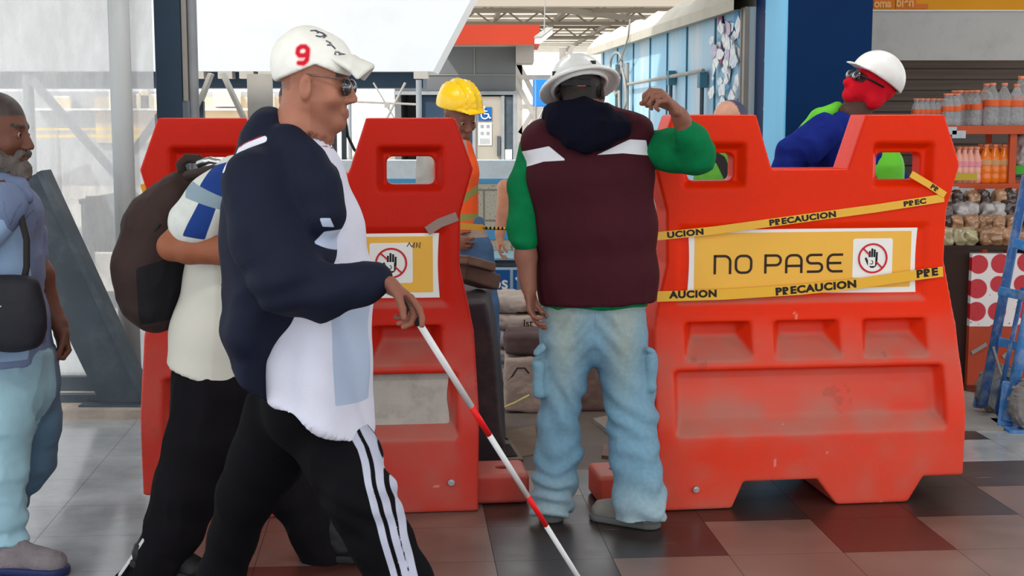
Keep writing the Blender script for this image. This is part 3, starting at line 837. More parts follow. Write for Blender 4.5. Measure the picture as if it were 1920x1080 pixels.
# ------------------------------------------------------------------ big blue column
D = 7.9
R = at(1634, 100, D); Lf = at(1473, 100, D)
t = thing('blue_column', 'tall boxed blue column with a light-blue side behind the right barrier', 'column', (R.x, D, 0))
cd = gy * .72
def cbox(b, p0, p1, dep, z0, z1):
    q = [p0, p1, p1 + dep, p0 + dep]
    A = [b.bm.verts.new((v.x, v.y, z0)) for v in q]; B = [b.bm.verts.new((v.x, v.y, z1)) for v in q]
    b.bm.faces.new(A[::-1]); b.bm.faces.new(B)
    for i in range(4): b.bm.faces.new((A[i], A[(i + 1) % 4], B[(i + 1) % 4], B[i]))
b = MB(); cbox(b, Vector((Lf.x + .012, D, 0)), Vector((R.x, D, 0)), cd, 0, 3.2); b.build('front_panel', M['blue_dark'], t)
b = MB(); cbox(b, Vector((Lf.x, D + .012, 0)), Vector((Lf.x + .012, D + .012, 0)), cd * .62, 0, 3.2); b.build('side_panel', M['blue_sky'], t)
b = MB(); cbox(b, Vector((Lf.x - .004, D + .46, 0)), Vector((Lf.x + .012, D + .46, 0)), cd * .3, 0, 3.2); b.build('side_strip', M['blue_sky'], t)
b = MB(); cbox(b, Vector((Lf.x - .03, D + .455, 0)), Vector((Lf.x + .0, D + .455, 0)), cd * .03, 0, 3.2); b.build('seam', M['blue_dark'], t)
b = MB()
for q in range(9): b.cyl((Lf.x - .036, D + .457, .4 + q * .28), (Lf.x - .03, D + .457, .4 + q * .28), .008)
b.build('rivet', M['blue_sky'], t)

# ------------------------------------------------------------------ shop at the right: fascia, shutter
D = 9.4
t = thing('shop_fascia', 'white and yellow shop fascia above the bottle rack', 'shop sign', at(1780, 100, D))
zz = lambda q, d=D: at(1700, q, d).z
b = MB(); b.span((at(1600, 0, D).x, D, zz(113)), (at(2050, 0, D).x, D + .1, zz(21))); b.build('white_board', mat('fascia_board', srgb(196, 198, 196), .5, noise=.05, nscale=3, dirt=srgb(120, 118, 115), dirt_amt=.25, dscale=6), t)
b = MB(); b.span((at(1600, 0, D).x, D - .02, zz(20)), (at(2050, 0, D).x, D + .1, zz(-90))); yb = b.build('yellow_board', mat('yellow_board', srgb(232, 158, 20), .5, noise=.05, nscale=2), t)
b = MB(); b.span((at(1600, 0, D).x, D - .03, zz(21.5)), (at(2050, 0, D).x, D + .1, zz(19))); b.build('edge_strip', M['white'], t)
om = mat('orange_lettering', srgb(225, 120, 40), .5); ol = mat('peach_lettering', srgb(245, 185, 110), .5)
b = MB(); b.span((at(1636, 0, D).x, D - .03, zz(16)), (at(1674, 0, D).x, D - .02, zz(-14))); b.span((at(1678, 0, D).x, D - .03, zz(17)), (at(1716, 0, D).x, D - .02, zz(-14))); b.span((at(1716, 0, D).x, D - .03, zz(17)), (at(1738, 0, D).x, D - .02, zz(8))); b.build('letter_ground', om, yb)
vec_text('lettering', 'oma', .075, ol, yb, Mx(1655, 7, D - .034), .002, offset=.003, xs=.85)
vec_text('lettering', 'bien', .08, ol, yb, Mx(1697, 5, D - .034), .002, offset=.003, xs=.85)
D = 10.0
def shutter_mat():
    return mat('shutter_grey', srgb(96, 86, 80), .6, noise=.25, nscale=2, stretch=(.6, 1, 14))
b = MB()
for k in range(26):
    z0 = k * .075
    b.box(((at(1560, 0, D).x + at(2060, 0, D).x) / 2, D, z0 + .037), (at(2060, 0, D).x - at(1560, 0, D).x, .03, .064)); b.box(((at(1560, 0, D).x + at(2060, 0, D).x) / 2, D + .02, z0 + .07), (at(2060, 0, D).x - at(1560, 0, D).x, .02, .03))
tag(b.build('wall_shutter', shutter_mat()), kind='structure')
# ------------------------------------------------------------------ barriers
BH = 1.49
def Tz(z):
    """half thickness of the moulded barrier at height z"""
    t = np.clip((.80 - z) / .52, 0, 1)
    return .088 + .115 * (t * t * (3 - 2 * t))
def poly_sdf(X, Z, poly):
    d = np.full(np.broadcast(X, Z).shape, 1e9, np.float32); s = np.ones_like(d)
    n = len(poly)
    for i in range(n):
        (ax, az), (bx, bz) = poly[i], poly[i - 1]
        ex, ez = bx - ax, bz - az; wx, wz = X - ax, Z - az
        t = np.clip((wx * ex + wz * ez) / (ex * ex + ez * ez), 0, 1)
        dx, dz = wx - ex * t, wz - ez * t
        d = np.minimum(d, dx * dx + dz * dz)
        c1 = Z >= az; c2 = Z < bz; c3 = ex * wz > ez * wx
        f = (c1 & c2 & c3) | (~c1 & ~c2 & ~c3)
        s = np.where(f, -s, s)
    return s * np.sqrt(d)
def rect(X, Z, x0, x1, z0, z1, r=.015):
    a = np.abs(X - (x0 + x1) / 2) - (x1 - x0) / 2 + r; b = np.abs(Z - (z0 + z1) / 2) - (z1 - z0) / 2 + r
    return np.sqrt(np.maximum(a, 0) ** 2 + np.maximum(b, 0) ** 2) + np.minimum(np.maximum(a, b), 0) - r
def smax(a, b, k):
    h = np.clip(.5 + .5 * (a - b) / k, 0, 1)
    return b * (1 - h) + a * h + k * h * (1 - h)
OUT = [(-.60, 0), (-.605, .40), (-.595, .68), (-.575, .79), (-.545, .93), (-.548, 1.13), (-.595, 1.30), (-.530, 1.49), (-.21, 1.49), (-.145, 1.285), (.15, 1.285), (.215, 1.49), (.525, 1.49),
       (.593, 1.30), (.548, 1.13), (.543, .93), (.575, .79), (.595, .68), (.605, .40), (.60, .0)]
CUT1 = [(-.33, -.05), (-.31, 0), (-.265, .105), (.02, .105), (.10, 0), (.11, -.05)]
CUT2 = [(.37, -.05), (.38, 0), (.44, .10), (.70, .10), (.7, -.05)]
def barrier_field(flip):
    h = .0075
    fd = Field((-.63, -.23, -.02), (.63, .23, 1.52), h)
    def f(X, Y, Z):
        if flip: X = -X
        X2 = X[:, 0, :][:, None, :] if False else X
        x = X[:, 0, 0][:, None]; z = Z[0, 0, :][None, :]
        o = poly_sdf(x, z, OUT)[:, None, :]
        t = Tz(Z); dep = t - np.abs(Y)
        body = smax(o, -dep * .96, .012)
        body = np.maximum(body, -Z + .002)
        for c in (CUT1, CUT2):
            body = smax(body, -poly_sdf(x, z, c)[:, None, :], .008)
        def carve(body, x0, x1, z0, z1, D, slope, r=.02, k=.010):
            d2 = rect(x, z, x0, x1, z0, z1, r)[:, None, :]
            c = np.maximum(d2 + slope * dep, dep - D)
            return smax(body, -c, k)
        def shelf(body, x0, x1, z0, z1, D, sb, stp, ss, k=.008):
            dx = (np.abs(x - (x0 + x1) / 2) - (x1 - x0) / 2)[:, None, :] + ss * dep
            c = smax(smax(smax(dx, (z0 - z)[:, None, :] + sb * dep, .02), (z - z1)[:, None, :] + stp * dep, .02), dep - D, .012)
            return smax(body, -c, k)
        for x0 in (-.49, .245):      # grip recess + through hole
            body = carve(body, x0, x0 + .245, 1.215, 1.385, .045, .55)
            cx = x0 + .1225
            hole = rect(x, z, cx - .09, cx + .085, 1.24, 1.345, .022)[:, None, :]
            body = smax(body, -hole, .008)
        body = carve(body, -.505, .475, .775, 1.075, .014, 1.6, .01)
        for x0, x1 in ((-.480, -.215), (-.135, .130), (.215, .475)):
            body = shelf(body, x0, x1, .562, .704, .080, .95, .12, .55)
        body = shelf(body, -.53, .53, .285, .528, .060, .95, .10, .45)
        return body
    fd.func(f)
    return fd
def barrier_color(base, dustc, seed):
    base = np.array(base); dustc = np.array(dustc)
    def f(P, N):
        n1 = vnoise(P * np.array([2.5, 2.5, 5]), seed); n2 = vnoise(P * 14, seed + 3); n3 = vnoise(P * np.array([40, 40, 60]), seed + 5)
        up = np.clip(N[:, 2] - .15, 0, 1)
        low = np.clip((.75 - P[:, 2]) / .75, 0, 1)
        rec = np.exp(-((P[:, 2] - .345) / .07) ** 2) * (np.abs(P[:, 0]) < .52) * .42
        fl = (vnoise(P * np.array([55, 20, 38]), seed + 21) > .95) & (n2 > -.3)
        dust = np.clip(up * 1.7 * (P[:, 2] < 1.2) + rec * (.8 + .5 * n1) + low * .38 * (.9 + .6 * n1) + .10 * np.clip(n2 + .1, 0, 1) * low + .01, 0, .8)
        dust *= .85 + .25 * n2
        dust = np.clip(dust, 0, .75)
        c = base[None] * (1 + .08 * n1 + .03 * n3)[:, None]
        c = c * (1 - dust[:, None]) + dustc[None] * dust[:, None]
        c[fl] = c[fl] * .4 + np.array(srgb(225, 160, 145))[None] * .6
        sc = (vnoise(P * np.array([7, 7, 7]), seed + 11) > .72) & (n3 > .1) & (P[:, 2] < .9)
        c[sc] = c[sc] * .75 + np.array(srgb(90, 70, 62)) * .25
        return c
    return f
PL = mat('barrier_plastic', (1, 0, 0), .42, vcol=True, spec=.12, bump=.06, bscale=90)
PL2 = mat('barrier_plastic_faded', (1, 0, 0), .42, vcol=True, spec=.12, bump=.06, bscale=90)
def lug(b, x0, x1, z0, z1):
    pass
def make_barrier(center, yaw, flip, sx, base, dust, seed, label, m):
    t = thing('traffic_barrier', label, 'barrier', center, yaw, group='orange plastic barriers around the works')
    fd = barrier_field(flip)
    body = field_obj('barrier_body', fd, m, t, col=barrier_color(base, dust, seed), local=True)
    # coupling lugs with a pin hole
    s = -1 if flip else 1
    def lugf(x0, x1, z0, z1, nm):
        f2 = Field((min(x0, x1) - .03, -.16, z0 - .02), (max(x0, x1) + .03, .16, z1 + .02), .006)
        cx = (x0 + x1) / 2
        f2.box((cx, 0, (z0 + z1) / 2), (abs(x1 - x0) / 2, .12, (z1 - z0) / 2), .02, 0)
        f2.seg((cx - s * .01 , 0, z0 - .05), (cx - s * .01, 0, z1 + .05), .026, op='cut', k=.004)
        field_obj(nm, f2, m, t, col=barrier_color([q * .8 for q in base], dust, seed + 9), local=True)
    lugf(-s * .595, -s * .80, .002, .12, 'coupling_lug')
    t.scale = (sx, 1, 1 if not flip else .992)
    return t, body
YR = math.radians(7.5); YL = math.radians(6.5)
cR = gp(1520, 948) ; cR = Vector((cR.x, cR.y, 0)) + Vector((-math.sin(YR), math.cos(YR), 0)) * .195
cL = gp(588, 968) ; cL = Vector((cL.x, cL.y, 0)) + Vector((-math.sin(YL), math.cos(YL), 0)) * .195
base_R = srgb(226, 44, 0); base_L = srgb(196, 30, 12)
barR, bodyR = make_barrier(cR, YR, False, 1.015, base_R, srgb(160, 118, 106), 3, 'bright orange plastic barrier with NO PASE sign crossed by caution tape', PL)
barL, bodyL = make_barrier(cL, YL, True, 1.03, base_L, srgb(165, 112, 102), 8, 'faded red-orange plastic barrier behind the man with the white cap', PL2)

# --- sign kit, in barrier coordinates (x along, z up, front is -y)
def LM(x, z, y): return Matrix.Translation((x, y, z)) @ Matrix.Rotation(math.pi / 2, 4, 'X')
def stroke(b, pts, w, y, t=.0012, closed=False):
    """flat ribbon of width w along (x,z) points, thickness t in front of y"""
    pts = [Vector((p[0], p[1])) for p in pts]; n = len(pts)
    L_, R_ = [], []
    for i, p in enumerate(pts):
        a = pts[(i - 1) % n] if (closed or i > 0) else p; c = pts[(i + 1) % n] if (closed or i < n - 1) else p
        d1 = (p - a); d2 = (c - p)
        d1 = d1.normalized() if d1.length > 1e-9 else d2.normalized(); d2 = d2.normalized() if d2.length > 1e-9 else d1
        nn = Vector((-(d1 + d2).y, (d1 + d2).x)).normalized(); k = w / 2 / max(.5, nn.dot(Vector((-d1.y, d1.x))))
        L_.append(p + nn * k); R_.append(p - nn * k)
    V = lambda q, yy: b.bm.verts.new((q.x, yy, q.y))
    m = n if closed else n - 1
    f = [[V(q, y - t) for q in L_], [V(q, y - t) for q in R_], [V(q, y) for q in L_], [V(q, y) for q in R_]]
    for i in range(m):
        j = (i + 1) % n
        b.bm.faces.new((f[0][i], f[0][j], f[1][j], f[1][i])); b.bm.faces.new((f[2][i], f[3][i], f[3][j], f[2][j]))
        b.bm.faces.new((f[0][i], f[2][i], f[2][j], f[0][j])); b.bm.faces.new((f[1][i], f[1][j], f[3][j], f[3][i]))
def arc(cx, cz, rx, rz, a0, a1, n=8): return [(cx + rx * math.cos(math.radians(a0 + (a1 - a0) * i / n)), cz + rz * math.sin(math.radians(a0 + (a1 - a0) * i / n))) for i in range(n + 1)]
def rplate(b, x0, x1, z0, z1, r, y, t, waves=0):
    pts = []
    for (cx, cz, a) in ((x1 - r, z1 - r, 0), (x0 + r, z1 - r, 90), (x0 + r, z0 + r, 180), (x1 - r, z0 + r, 270)): pts += arc(cx, cz, r, r, a, a + 90, 4)
    b.prism([(p[0], p[1]) for p in pts], t, Matrix(((1, 0, 0, 0), (0, 0, -1, y), (0, 1, 0, 0), (0, 0, 0, 1))))
def letters(b, x0, z0, H, y, w):
    W_ = H * .80; g = H * .30; x = x0; r = H * .3
    def adv(ww=W_): 
        nonlocal x; x += ww + g
    # n
    stroke(b, [(x, z0), (x, z0 + H - .0)], w, y); stroke(b, [(x - w / 2, z0 + H - w / 2)] + arc(x + W_ - r, z0 + H - w / 2 - r, r, r, 90, 0) + [(x + W_, z0)], w, y); adv()
    # O
    stroke(b, arc(x + W_ - r, z0 + H - w / 2 - r, r, r, 0, 90) + arc(x + r, z0 + H - w / 2 - r, r, r, 90, 180) + arc(x + r, z0 + w / 2 + r, r, r, 180, 270) + arc(x + W_ - r, z0 + w / 2 + r, r, r, 270, 360), w, y, closed=True); adv(); x += H * .45
    # P
    h2 = H * .52
    stroke(b, [(x, z0), (x, z0 + H)], w, y); r2 = (H - w / 2 - (z0 + H * .42 - z0)) / 2 * .98
    stroke(b, [(x, z0 + H - w / 2)] + [(x + W_ - r2, z0 + H - w / 2)] + arc(x + W_ - r2, z0 + H - w / 2 - r2, r2, r2, 90, -90) + [(x, z0 + H - w / 2 - 2 * r2)], w, y); adv()
    # A
    stroke(b, [(x, z0), (x, z0 + H - w / 2 - r)] + arc(x + r, z0 + H - w / 2 - r, r, r, 180, 90)[1:] + arc(x + W_ - r, z0 + H - w / 2 - r, r, r, 90, 0) + [(x + W_, z0)], w, y)
    stroke(b, [(x, z0 + H * .38), (x + W_, z0 + H * .38)], w, y); adv()
    # S
    q = H * .25 - w / 4
    stroke(b, [(x + W_, z0 + H - w / 2), (x + q, z0 + H - w / 2)] + arc(x + q, z0 + H - w / 2 - q, q, q, 90, 270) + [(x + W_ - q, z0 + H - w / 2 - 2 * q)] + arc(x + W_ - q, z0 + w / 2 + q, q, q, 90, -90) + [(x, z0 + w / 2)], w, y); adv()
    # rounded E
    stroke(b, [(x + W_, z0 + H - w / 2), (x + r, z0 + H - w / 2)] + arc(x + r, z0 + H - w / 2 - r, r, r, 90, 180) + [(x, z0 + w / 2 + r)] + arc(x + r, z0 + w / 2 + r, r, r, 180, 270) + [(x + W_, z0 + w / 2)], w, y)
    stroke(b, [(x, z0 + H * .5), (x + W_ * .9, z0 + H * .5)], w, y)
def no_pass_sign(t, x0, x1, z0, z1):
    y = -.0745
    b = MB(); n = 16                                     # slightly curling sticker border
    poly = []
    for i in range(n + 1): q = i / n; poly.append((x0 + (x1 - x0) * q + 0, z0 + .003 * math.sin(q * 5)))
    for i in range(n + 1): q = i / n; poly.append((x1 - .006 * math.sin(q * 3.1), z0 + (z1 - z0) * q)) if 0 < i < n else None
    for i in range(n + 1): q = 1 - i / n; poly.append((x0 + (x1 - x0) * q, z1 + .003 * math.sin(q * 4 + 1)))
    for i in range(n + 1): q = 1 - i / n; poly.append((x0 + .006 * math.sin(q * 3.1), z0 + (z1 - z0) * q)) if 0 < i < n else None
    b.prism(poly, .002, Matrix(((1, 0, 0, 0), (0, 0, -1, y), (0, 1, 0, 0), (0, 0, 0, 1))))
    st = b.build('sign_sticker', M['white'], t, local=True)
    st['label'] = 'white-edged yellow NO PASE sticker'
    y -= .002
    b = MB(); rplate(b, x0 + .026, x1 - .024, z0 + .018, z1 - .018, .003, y, .0012); b.build('yellow_field', M['yellow_sign'], st, local=True)
    y -= .0012
    b = MB(); letters(b, x0 + .105, z0 + .078, .074, y, .0095); b.build('lettering', M['sign_ink'], st, local=True)
    tx0, tx1, tz0, tz1 = x1 - .255, x1 - .098, z0 + .055, z0 + .208
    b = MB(); rplate(b, tx0, tx1, tz0, tz1, .009, y, .0012); tl = b.build('pictogram_tile', M['white'], st, local=True)
    y -= .0012; cx = (tx0 + tx1) / 2; cz = (tz0 + tz1) / 2
    b = MB()
    palm = arc(cx, cz - .018, .018, .02, 180, 360) + [(cx + .02, cz + .0), (cx - .018, cz + .0)]
    b.prism([(p[0], p[1]) for p in palm], .001, Matrix(((1, 0, 0, 0), (0, 0, -1, y), (0, 1, 0, 0), (0, 0, 0, 1))))
    for (fx, top) in ((-.0125, .028), (-.003, .038), (.0065, .034), (.0155, .024)): stroke(b, [(cx + fx, cz - .01), (cx + fx + .001, cz + top)], .0075, y, .001)
    stroke(b, [(cx - .016, cz - .025), (cx - .028, cz + .002)], .008, y, .001)
    b.build('hand_symbol', M['black'], tl, local=True)
    b = MB(); rplate(b, cx - .018, cx + .010, cz - .03, cz + .004, .003, y - .001, .0008); b.build('cuff_symbol', M['white'], tl, local=True)
    b = MB(); stroke(b, arc(cx - .006, cz - .016, .007, .007, 90, -60, 6) + [(cx - .012, cz - .022)], .003, y - .0018, .0006); b.build('symbol_curl', M['black'], tl, local=True)
    b = MB(); stroke(b, arc(cx, cz, .055, .055, 0, 360, 32)[:-1], .007, y - .0022, .001, closed=True); stroke(b, [(cx - .038, cz + .038), (cx - .014, cz + .014)], .006, y - .0022, .001); stroke(b, [(cx + .014, cz - .014), (cx + .038, cz - .038)], .006, y - .0022, .001)
    b.build('red_ring', M['red_ink'], tl, local=True)
    return st
stR = no_pass_sign(barR, -.462, .436, .808, 1.062)
stL = no_pass_sign(barL, -.455, .470, .812, 1.062)
b = MB()   # scribble on the left sign
stroke(b, [(.352, 1.005), (.36, 1.02), (.37, 1.004), (.38, 1.022), (.376, 1.0)], .003, -.079, .0008); stroke(b, [(.386, 1.002), (.388, 1.02), (.398, 1.0), (.4, 1.022)], .003, -.079, .0008)
b.build('scribble', M['black'], stL, local=True)
# worn grey sticker in the lower recess of the left barrier
def lower_sticker(t, x0, x1):
    b = MB(); zs = np.linspace(.305, .520, 10); prev = None
    for zz_ in zs:
        y = -(float(Tz(np.array(zz_))) - .055) - .004
        row = [b.bm.verts.new((x0 + (.003 * math.sin(zz_ * 60)), y, zz_)), b.bm.verts.new((x1 + .004 * math.sin(zz_ * 40), y, zz_)), b.bm.verts.new((x1 + .004 * math.sin(zz_ * 40), y + .002, zz_)), b.bm.verts.new((x0 + (.003 * math.sin(zz_ * 60)), y + .002, zz_))]
        if prev:
            for i in range(4): b.bm.faces.new((prev[i], prev[(i + 1) % 4], row[(i + 1) % 4], row[i]))
        else: b.bm.faces.new(row)
        prev = row
    b.bm.faces.new(prev[::-1])
    o = b.build('worn_sticker', mat('worn_sticker', srgb(176, 170, 162), .45, noise=.12, nscale=6, dirt=srgb(120, 108, 98), dirt_amt=.5, dscale=14), t, local=True)
    o['label'] = 'worn blank grey sticker'
lower_sticker(barL, -.49, .495)
def tape_patch(t, pts, m_, nm):
    b = MB(); stroke(b, pts, .035, -.092, .0015); b.build(nm, m_, t, local=True)
tape_patch(barL, [(.425, 1.065), (.47, 1.095), (.535, 1.12)], mat('grey_duct_tape', srgb(150, 128, 120), .6), 'duct_tape')
# scuffs and bolts
for (tt, x, z) in ((barR, -.45, .085), (barL, .50, .12)):
    b = MB(); y0 = -float(Tz(np.array(z))) ; b.cyl((x, y0 - .012, z), (x, y0 + .02, z), .013, seg=8); b.cyl((x, y0 - .018, z), (x, y0, z), .007, seg=6); b.build('drain_bolt', M['chrome'], tt, local=True)

# --- caution tape on the right barrier
TAPE = mat('caution_tape', srgb(228, 172, 22), .35, spec=.5)
TINK = mat('tape_ink', srgb(30, 24, 16), .4)
MR = Matrix.Translation(cR) @ Matrix.Rotation(YR, 4, 'Z')
def on_plane(px, py, Mt, y):
    """pixel -> (x,z) on the local plane y=const of a barrier"""
    o = Vector((0, 0, CAMH)); d = at(px, py, 1.0) - o
    I_ = Mt.inverted(); o2 = I_ @ o; d2 = I_.to_3x3() @ d
    k = (y - o2.y) / d2.y; p = o2 + d2 * k
    return p.x, p.z
def tape(name, label, pts, width, y, texts, th=.0012):
    """pts pixel points of the centre line"""
    P = [on_plane(px, py, MR, y) for px, py in pts]
    t = thing(name, label, 'caution tape', MR @ Vector((P[0][0], y, P[0][1])), YR, group='caution tapes')
    off = Vector((P[0][0], y, P[0][1]))
    Q = [(p[0] - off.x, p[1] - off.z) for p in P]
    b = MB(); stroke(b, Q, width, 0, th); b.build('tape_band', TAPE, t, local=True)
    for (px, py, s, size, xs) in texts:
        x, z = on_plane(px, py, MR, y); x -= off.x; z -= off.z
        # direction of nearest segment
        best = min(range(len(Q) - 1), key=lambda i: abs((Q[i][0] + Q[i + 1][0]) / 2 - x)); a = math.atan2(Q[best + 1][1] - Q[best][1], Q[best + 1][0] - Q[best][0])
        Mt = Matrix.Translation((x, -th - .0004, z)) @ Matrix.Rotation(-a, 4, 'Y') @ Matrix.Rotation(math.pi / 2, 4, 'X')
        vec_text_local('lettering', s, size, TINK, t, Mt, xs)
    return t
def vec_text_local(name, s, size, m, parent, Mt, xs=1.0, off=.0022, ys=1.0):
    cu = bpy.data.curves.new(name, 'FONT'); cu.body = s; cu.size = size; cu.extrude = .0004; cu.align_x = 'CENTER'; cu.align_y = 'CENTER'; cu.offset = off * size / .04; cu.space_character = 1.12
    ob = bpy.data.objects.new(name, cu); COL.objects.link(ob)
    me = bpy.data.meshes.new_from_object(ob.evaluated_get(bpy.context.evaluated_depsgraph_get()))
    bpy.data.objects.remove(ob); bpy.data.curves.remove(cu)
    me.transform(Mt @ Matrix.Diagonal((xs, ys, 1, 1))); me.materials.clear()
    return link_mesh(name, me, m, parent, local=True)
tape('caution_tape', 'upper yellow PRECAUCION tape slanting above the NO PASE sign', [(1232, 443), (1340, 432), (1500, 410), (1640, 391), (1770, 371)], .031, -.096,
     [(1285, 438, 'UCION', .030, 1.35), (1505, 410, 'PRECAUCION', .030, 1.3), (1715, 380, 'PREC', .026, 1.4)])
tape('caution_tape', 'lower yellow PRECAUCION tape crossing the bottom of the NO PASE sign', [(1232, 556), (1360, 552), (1500, 543), (1600, 533), (1700, 518), (1768, 509)], .040, -.101,
     [(1300, 552, 'AUCION', .036, 1.2), (1530, 540, 'PRECAUCION', .038, 1.25), (1738, 512, 'PRE', .040, 1.25)])
tape('caution_tape', 'short yellow tape from the right grip hole to the barrier edge', [(1708, 326), (1740, 345), (1772, 366)], .026, -.098, [(1752, 353, 'PR', .024, 1.2)])
# tape between the barriers, twisted
t = thing('caution_tape', 'yellow tape running from left barrier past the orange vest', 'caution tape', at(864, 424, 5.6), group='caution tapes')
b = MB(); b.bar(at(852, 423, 5.55), at(906, 427, 5.8), .004, .026); b.build('tape_band', TAPE, t)
b = MB(); b.tube([at(905, 427, 5.8), at(925, 429, 5.9), at(950, 429, 6.0), at(1010, 432, 6.2)], [.008, .006, .007, .006], 6); tw = b.build('twisted_tape', TAPE, t)
b = MB()
for k in range(7):
    p = at(912 + k * 7.5, 427.5 + k * .2, 5.8 + k * .03); b.box(p, (.008, .016, .013), 0)
b.build('tape_marking', TINK, t)
t = thing('caution_tape', 'scrap of yellow tape on the left edge of the left barrier', 'caution tape', at(272, 362, 5.2), group='caution tapes')
b = MB(); b.bar(at(268, 345, 5.28), at(278, 378, 5.28), .022, .003, up=(0, 1, 0)); b.build('tape_band', TAPE, t)
b = MB(); b.box(at(273, 361, 5.27), (.009, .004, .01)); b.build('tape_marking', TINK, t)
# ------------------------------------------------------------------ bottle rack and snack stand
RACK = mat('rack_orange', srgb(196, 84, 48), .5, noise=.08, nscale=5)
PET = mat('clear_bottle', srgb(200, 208, 212), .10, alpha=.34, spec=1.0, noise=.3, nscale=60, bump=.6, bscale=60)
CAPM = mat('peach_cap', srgb(240, 150, 115), .4); LABM = mat('orange_label', srgb(232, 105, 55), .45)
def bottle_parts(name, label, H, R, liquid, capm, labm, group, fat=False):
    t = thing(name, label, 'bottle', (0, 0, 0), group=group)
    b = MB(); b.lathe([(R * .8, 0), (R, .01), (R, H * .2), (R * .93, H * .24), (R, H * .28), (R, H * .42), (R * .93, H * .45), (R, H * .5), (R, H * .62), (R * .85, H * .72), (R * .45, H * .86), (.014, H * .92), (.014, H * .95)], seg=14)
    b.build('bottle_body', liquid, t, True)
    b = MB(); b.lathe([(.018, H * .93), (.018, H), (.0, H)], seg=12); b.build('cap', capm, t, True)
    b = MB(); b.lathe([(R * 1.02, H * .46), (R * 1.03, H * .47), (R * 1.03, H * .60), (R * 1.02, H * .61)], seg=14); b.build('bottle_label', labm, t, True)
    return t
D = 8.45
rk = thing('display_rack', 'orange metal shelf rack filled with bottles behind the right barrier', 'shelf rack', (at(1850, 300, D).x, D + .2, 0))
xl, xr = at(1700, 200, D).x, at(2010, 200, D).x
z1 = at(1800, 237, D).z; z2 = at(1800, 345, D).z
for (zz_, nm) in ((z1, 'shelf'), (z2, 'shelf')):
    b = MB(); b.span((xl, D, zz_ - .03), (xr, D + .5, zz_)); b.build(nm, RACK, rk, bevel=.003)
    b = MB(); b.span((xl, D - .012, zz_ - .045), (xr, D, zz_ + .004)); b.build('shelf_lip', RACK, rk)
for px in (1745, 1898, 2000):
    b = MB(); p = at(px, 300, D + .02); b.span((p.x - .02, D + .01, 0), (p.x + .02, D + .05, z1)); b.build('upright', RACK, rk)
for px in (1725, 1850, 1990):
    b = MB(); p = at(px, 300, D + .48); b.span((p.x - .015, D + .44, 0), (p.x + .015, D + .48, z1)); b.build('upright', RACK, rk)
for zz_ in (z1 - .045, z2 - .06):    # price cards
    pass
gi = 0
def put(proto, first, x, y, z, label=None, sc=None, rz=0):
    o = proto if first else copy_tree(proto)
    o.location = (x, y, z); o.rotation_euler.z = rz
    if sc: o.scale = sc
    if label: o['label'] = label
    return o
NTH = ['first', 'second', 'third', 'fourth', 'fifth', 'sixth', 'seventh', 'eighth']
small = bottle_parts('water_bottle', 'small clear water bottle with peach cap', .165, .027, PET, CAPM, LABM, 'small water bottles on the rack top')
mid = bottle_parts('water_bottle', 'medium clear water bottle', .215, .034, PET, CAPM, LABM, 'medium water bottles on the rack top')
big = bottle_parts('water_bottle', 'large clear water bottle', .252, .046, PET, CAPM, LABM, 'large water bottles on the rack top')
first = True
for r_ in range(2):
    for i, px in enumerate((1716, 1726, 1736, 1747, 1757, 1766)):
        put(small, first, at(px + 5 * r_, 200, D + .1 + .12 * r_).x, D + .08 + .12 * r_, z1, 'small water bottle, %s of the %s row at the left rack end' % (NTH[i], ('front', 'back')[r_])); first = False
for i, (px, dy) in enumerate(((1774, .05), (1781, .05), (1787, .12), (1794, .05))):
    put(small, False, at(px, 200, D + dy).x, D + dy, z1, 'small water bottle, %s of four in front of the medium ones' % NTH[i], sc=(1, 1, 1.18))
first = True
for i, (px, dy) in enumerate(((1789, .2), (1800, .14), (1811, .2), (1821, .14), (1831, .08), (1843, .22))):
    put(mid, first, at(px, 200, D + dy).x, D + dy, z1, 'medium clear water bottle, %s from the left of the medium ones' % NTH[i]); first = False
first = True
bl = ['leftmost large clear water bottle, half behind its neighbour', 'large clear water bottle second from the left of the large ones', 'large clear water bottle standing alone right of the first pair', 'tallest clear water bottle at the right end of the rack top', 'large clear water bottle in front of the tallest one', 'large clear water bottle beyond the right edge of the rack row']
for k, (px, dy, s_) in enumerate(((1848, .2, 1.02), (1860, .07, 1.02), (1882, .07, 1.02), (1912, .22, 1.2), (1905, .07, 1.0), (1930, .07, 1.0))):
    put(big, first, at(px, 200, D + dy).x, D + dy, z1, bl[k], sc=(1, 1, s_)); first = False
# middle shelf: juice
JU = mat('orange_juice', srgb(240, 125, 30), .25, spec=.6); PK = mat('pink_drink', srgb(236, 168, 150), .25, spec=.6); PKL = mat('pink_label', srgb(235, 150, 165), .5); BRL = mat('tan_label', srgb(215, 160, 110), .5)
orj = bottle_parts('juice_bottle', 'orange juice bottle', .235, .04, JU, CAPM, BRL, 'orange juice bottles on the middle shelf')
pkj = bottle_parts('juice_bottle', 'pink drink bottle', .22, .029, PK, CAPM, PKL, 'pink drink bottles on the middle shelf')
first = True
for r_ in range(2):
    for i, px in enumerate((1846, 1863, 1881)):
        put(orj, first, at(px, 300, D + .1).x, D + .08 + .1 * r_, z2, 'orange juice bottle, %s from the left in the %s middle shelf row' % (NTH[i], ('front', 'back')[r_])); first = False
first = True
for i, px in enumerate((1793, 1804, 1815, 1827)):
    for r_ in range(2):
        put(pkj, first, at(px, 300, D + .1).x + .01 * r_, D + .06 + .1 * r_, z2, 'pink drink bottle, %s from the left in the %s middle shelf row' % (NTH[i], ('front', 'back')[r_])); first = False
b = MB(); b.span(at(1786, 338, D - .005), at(1832, 325, D - .003)); yc = tag(b.build('price_strip', mat('yellow_card', srgb(200, 175, 60), .6)), 'yellow price strip in front of the pink drink bottles', 'price tag')
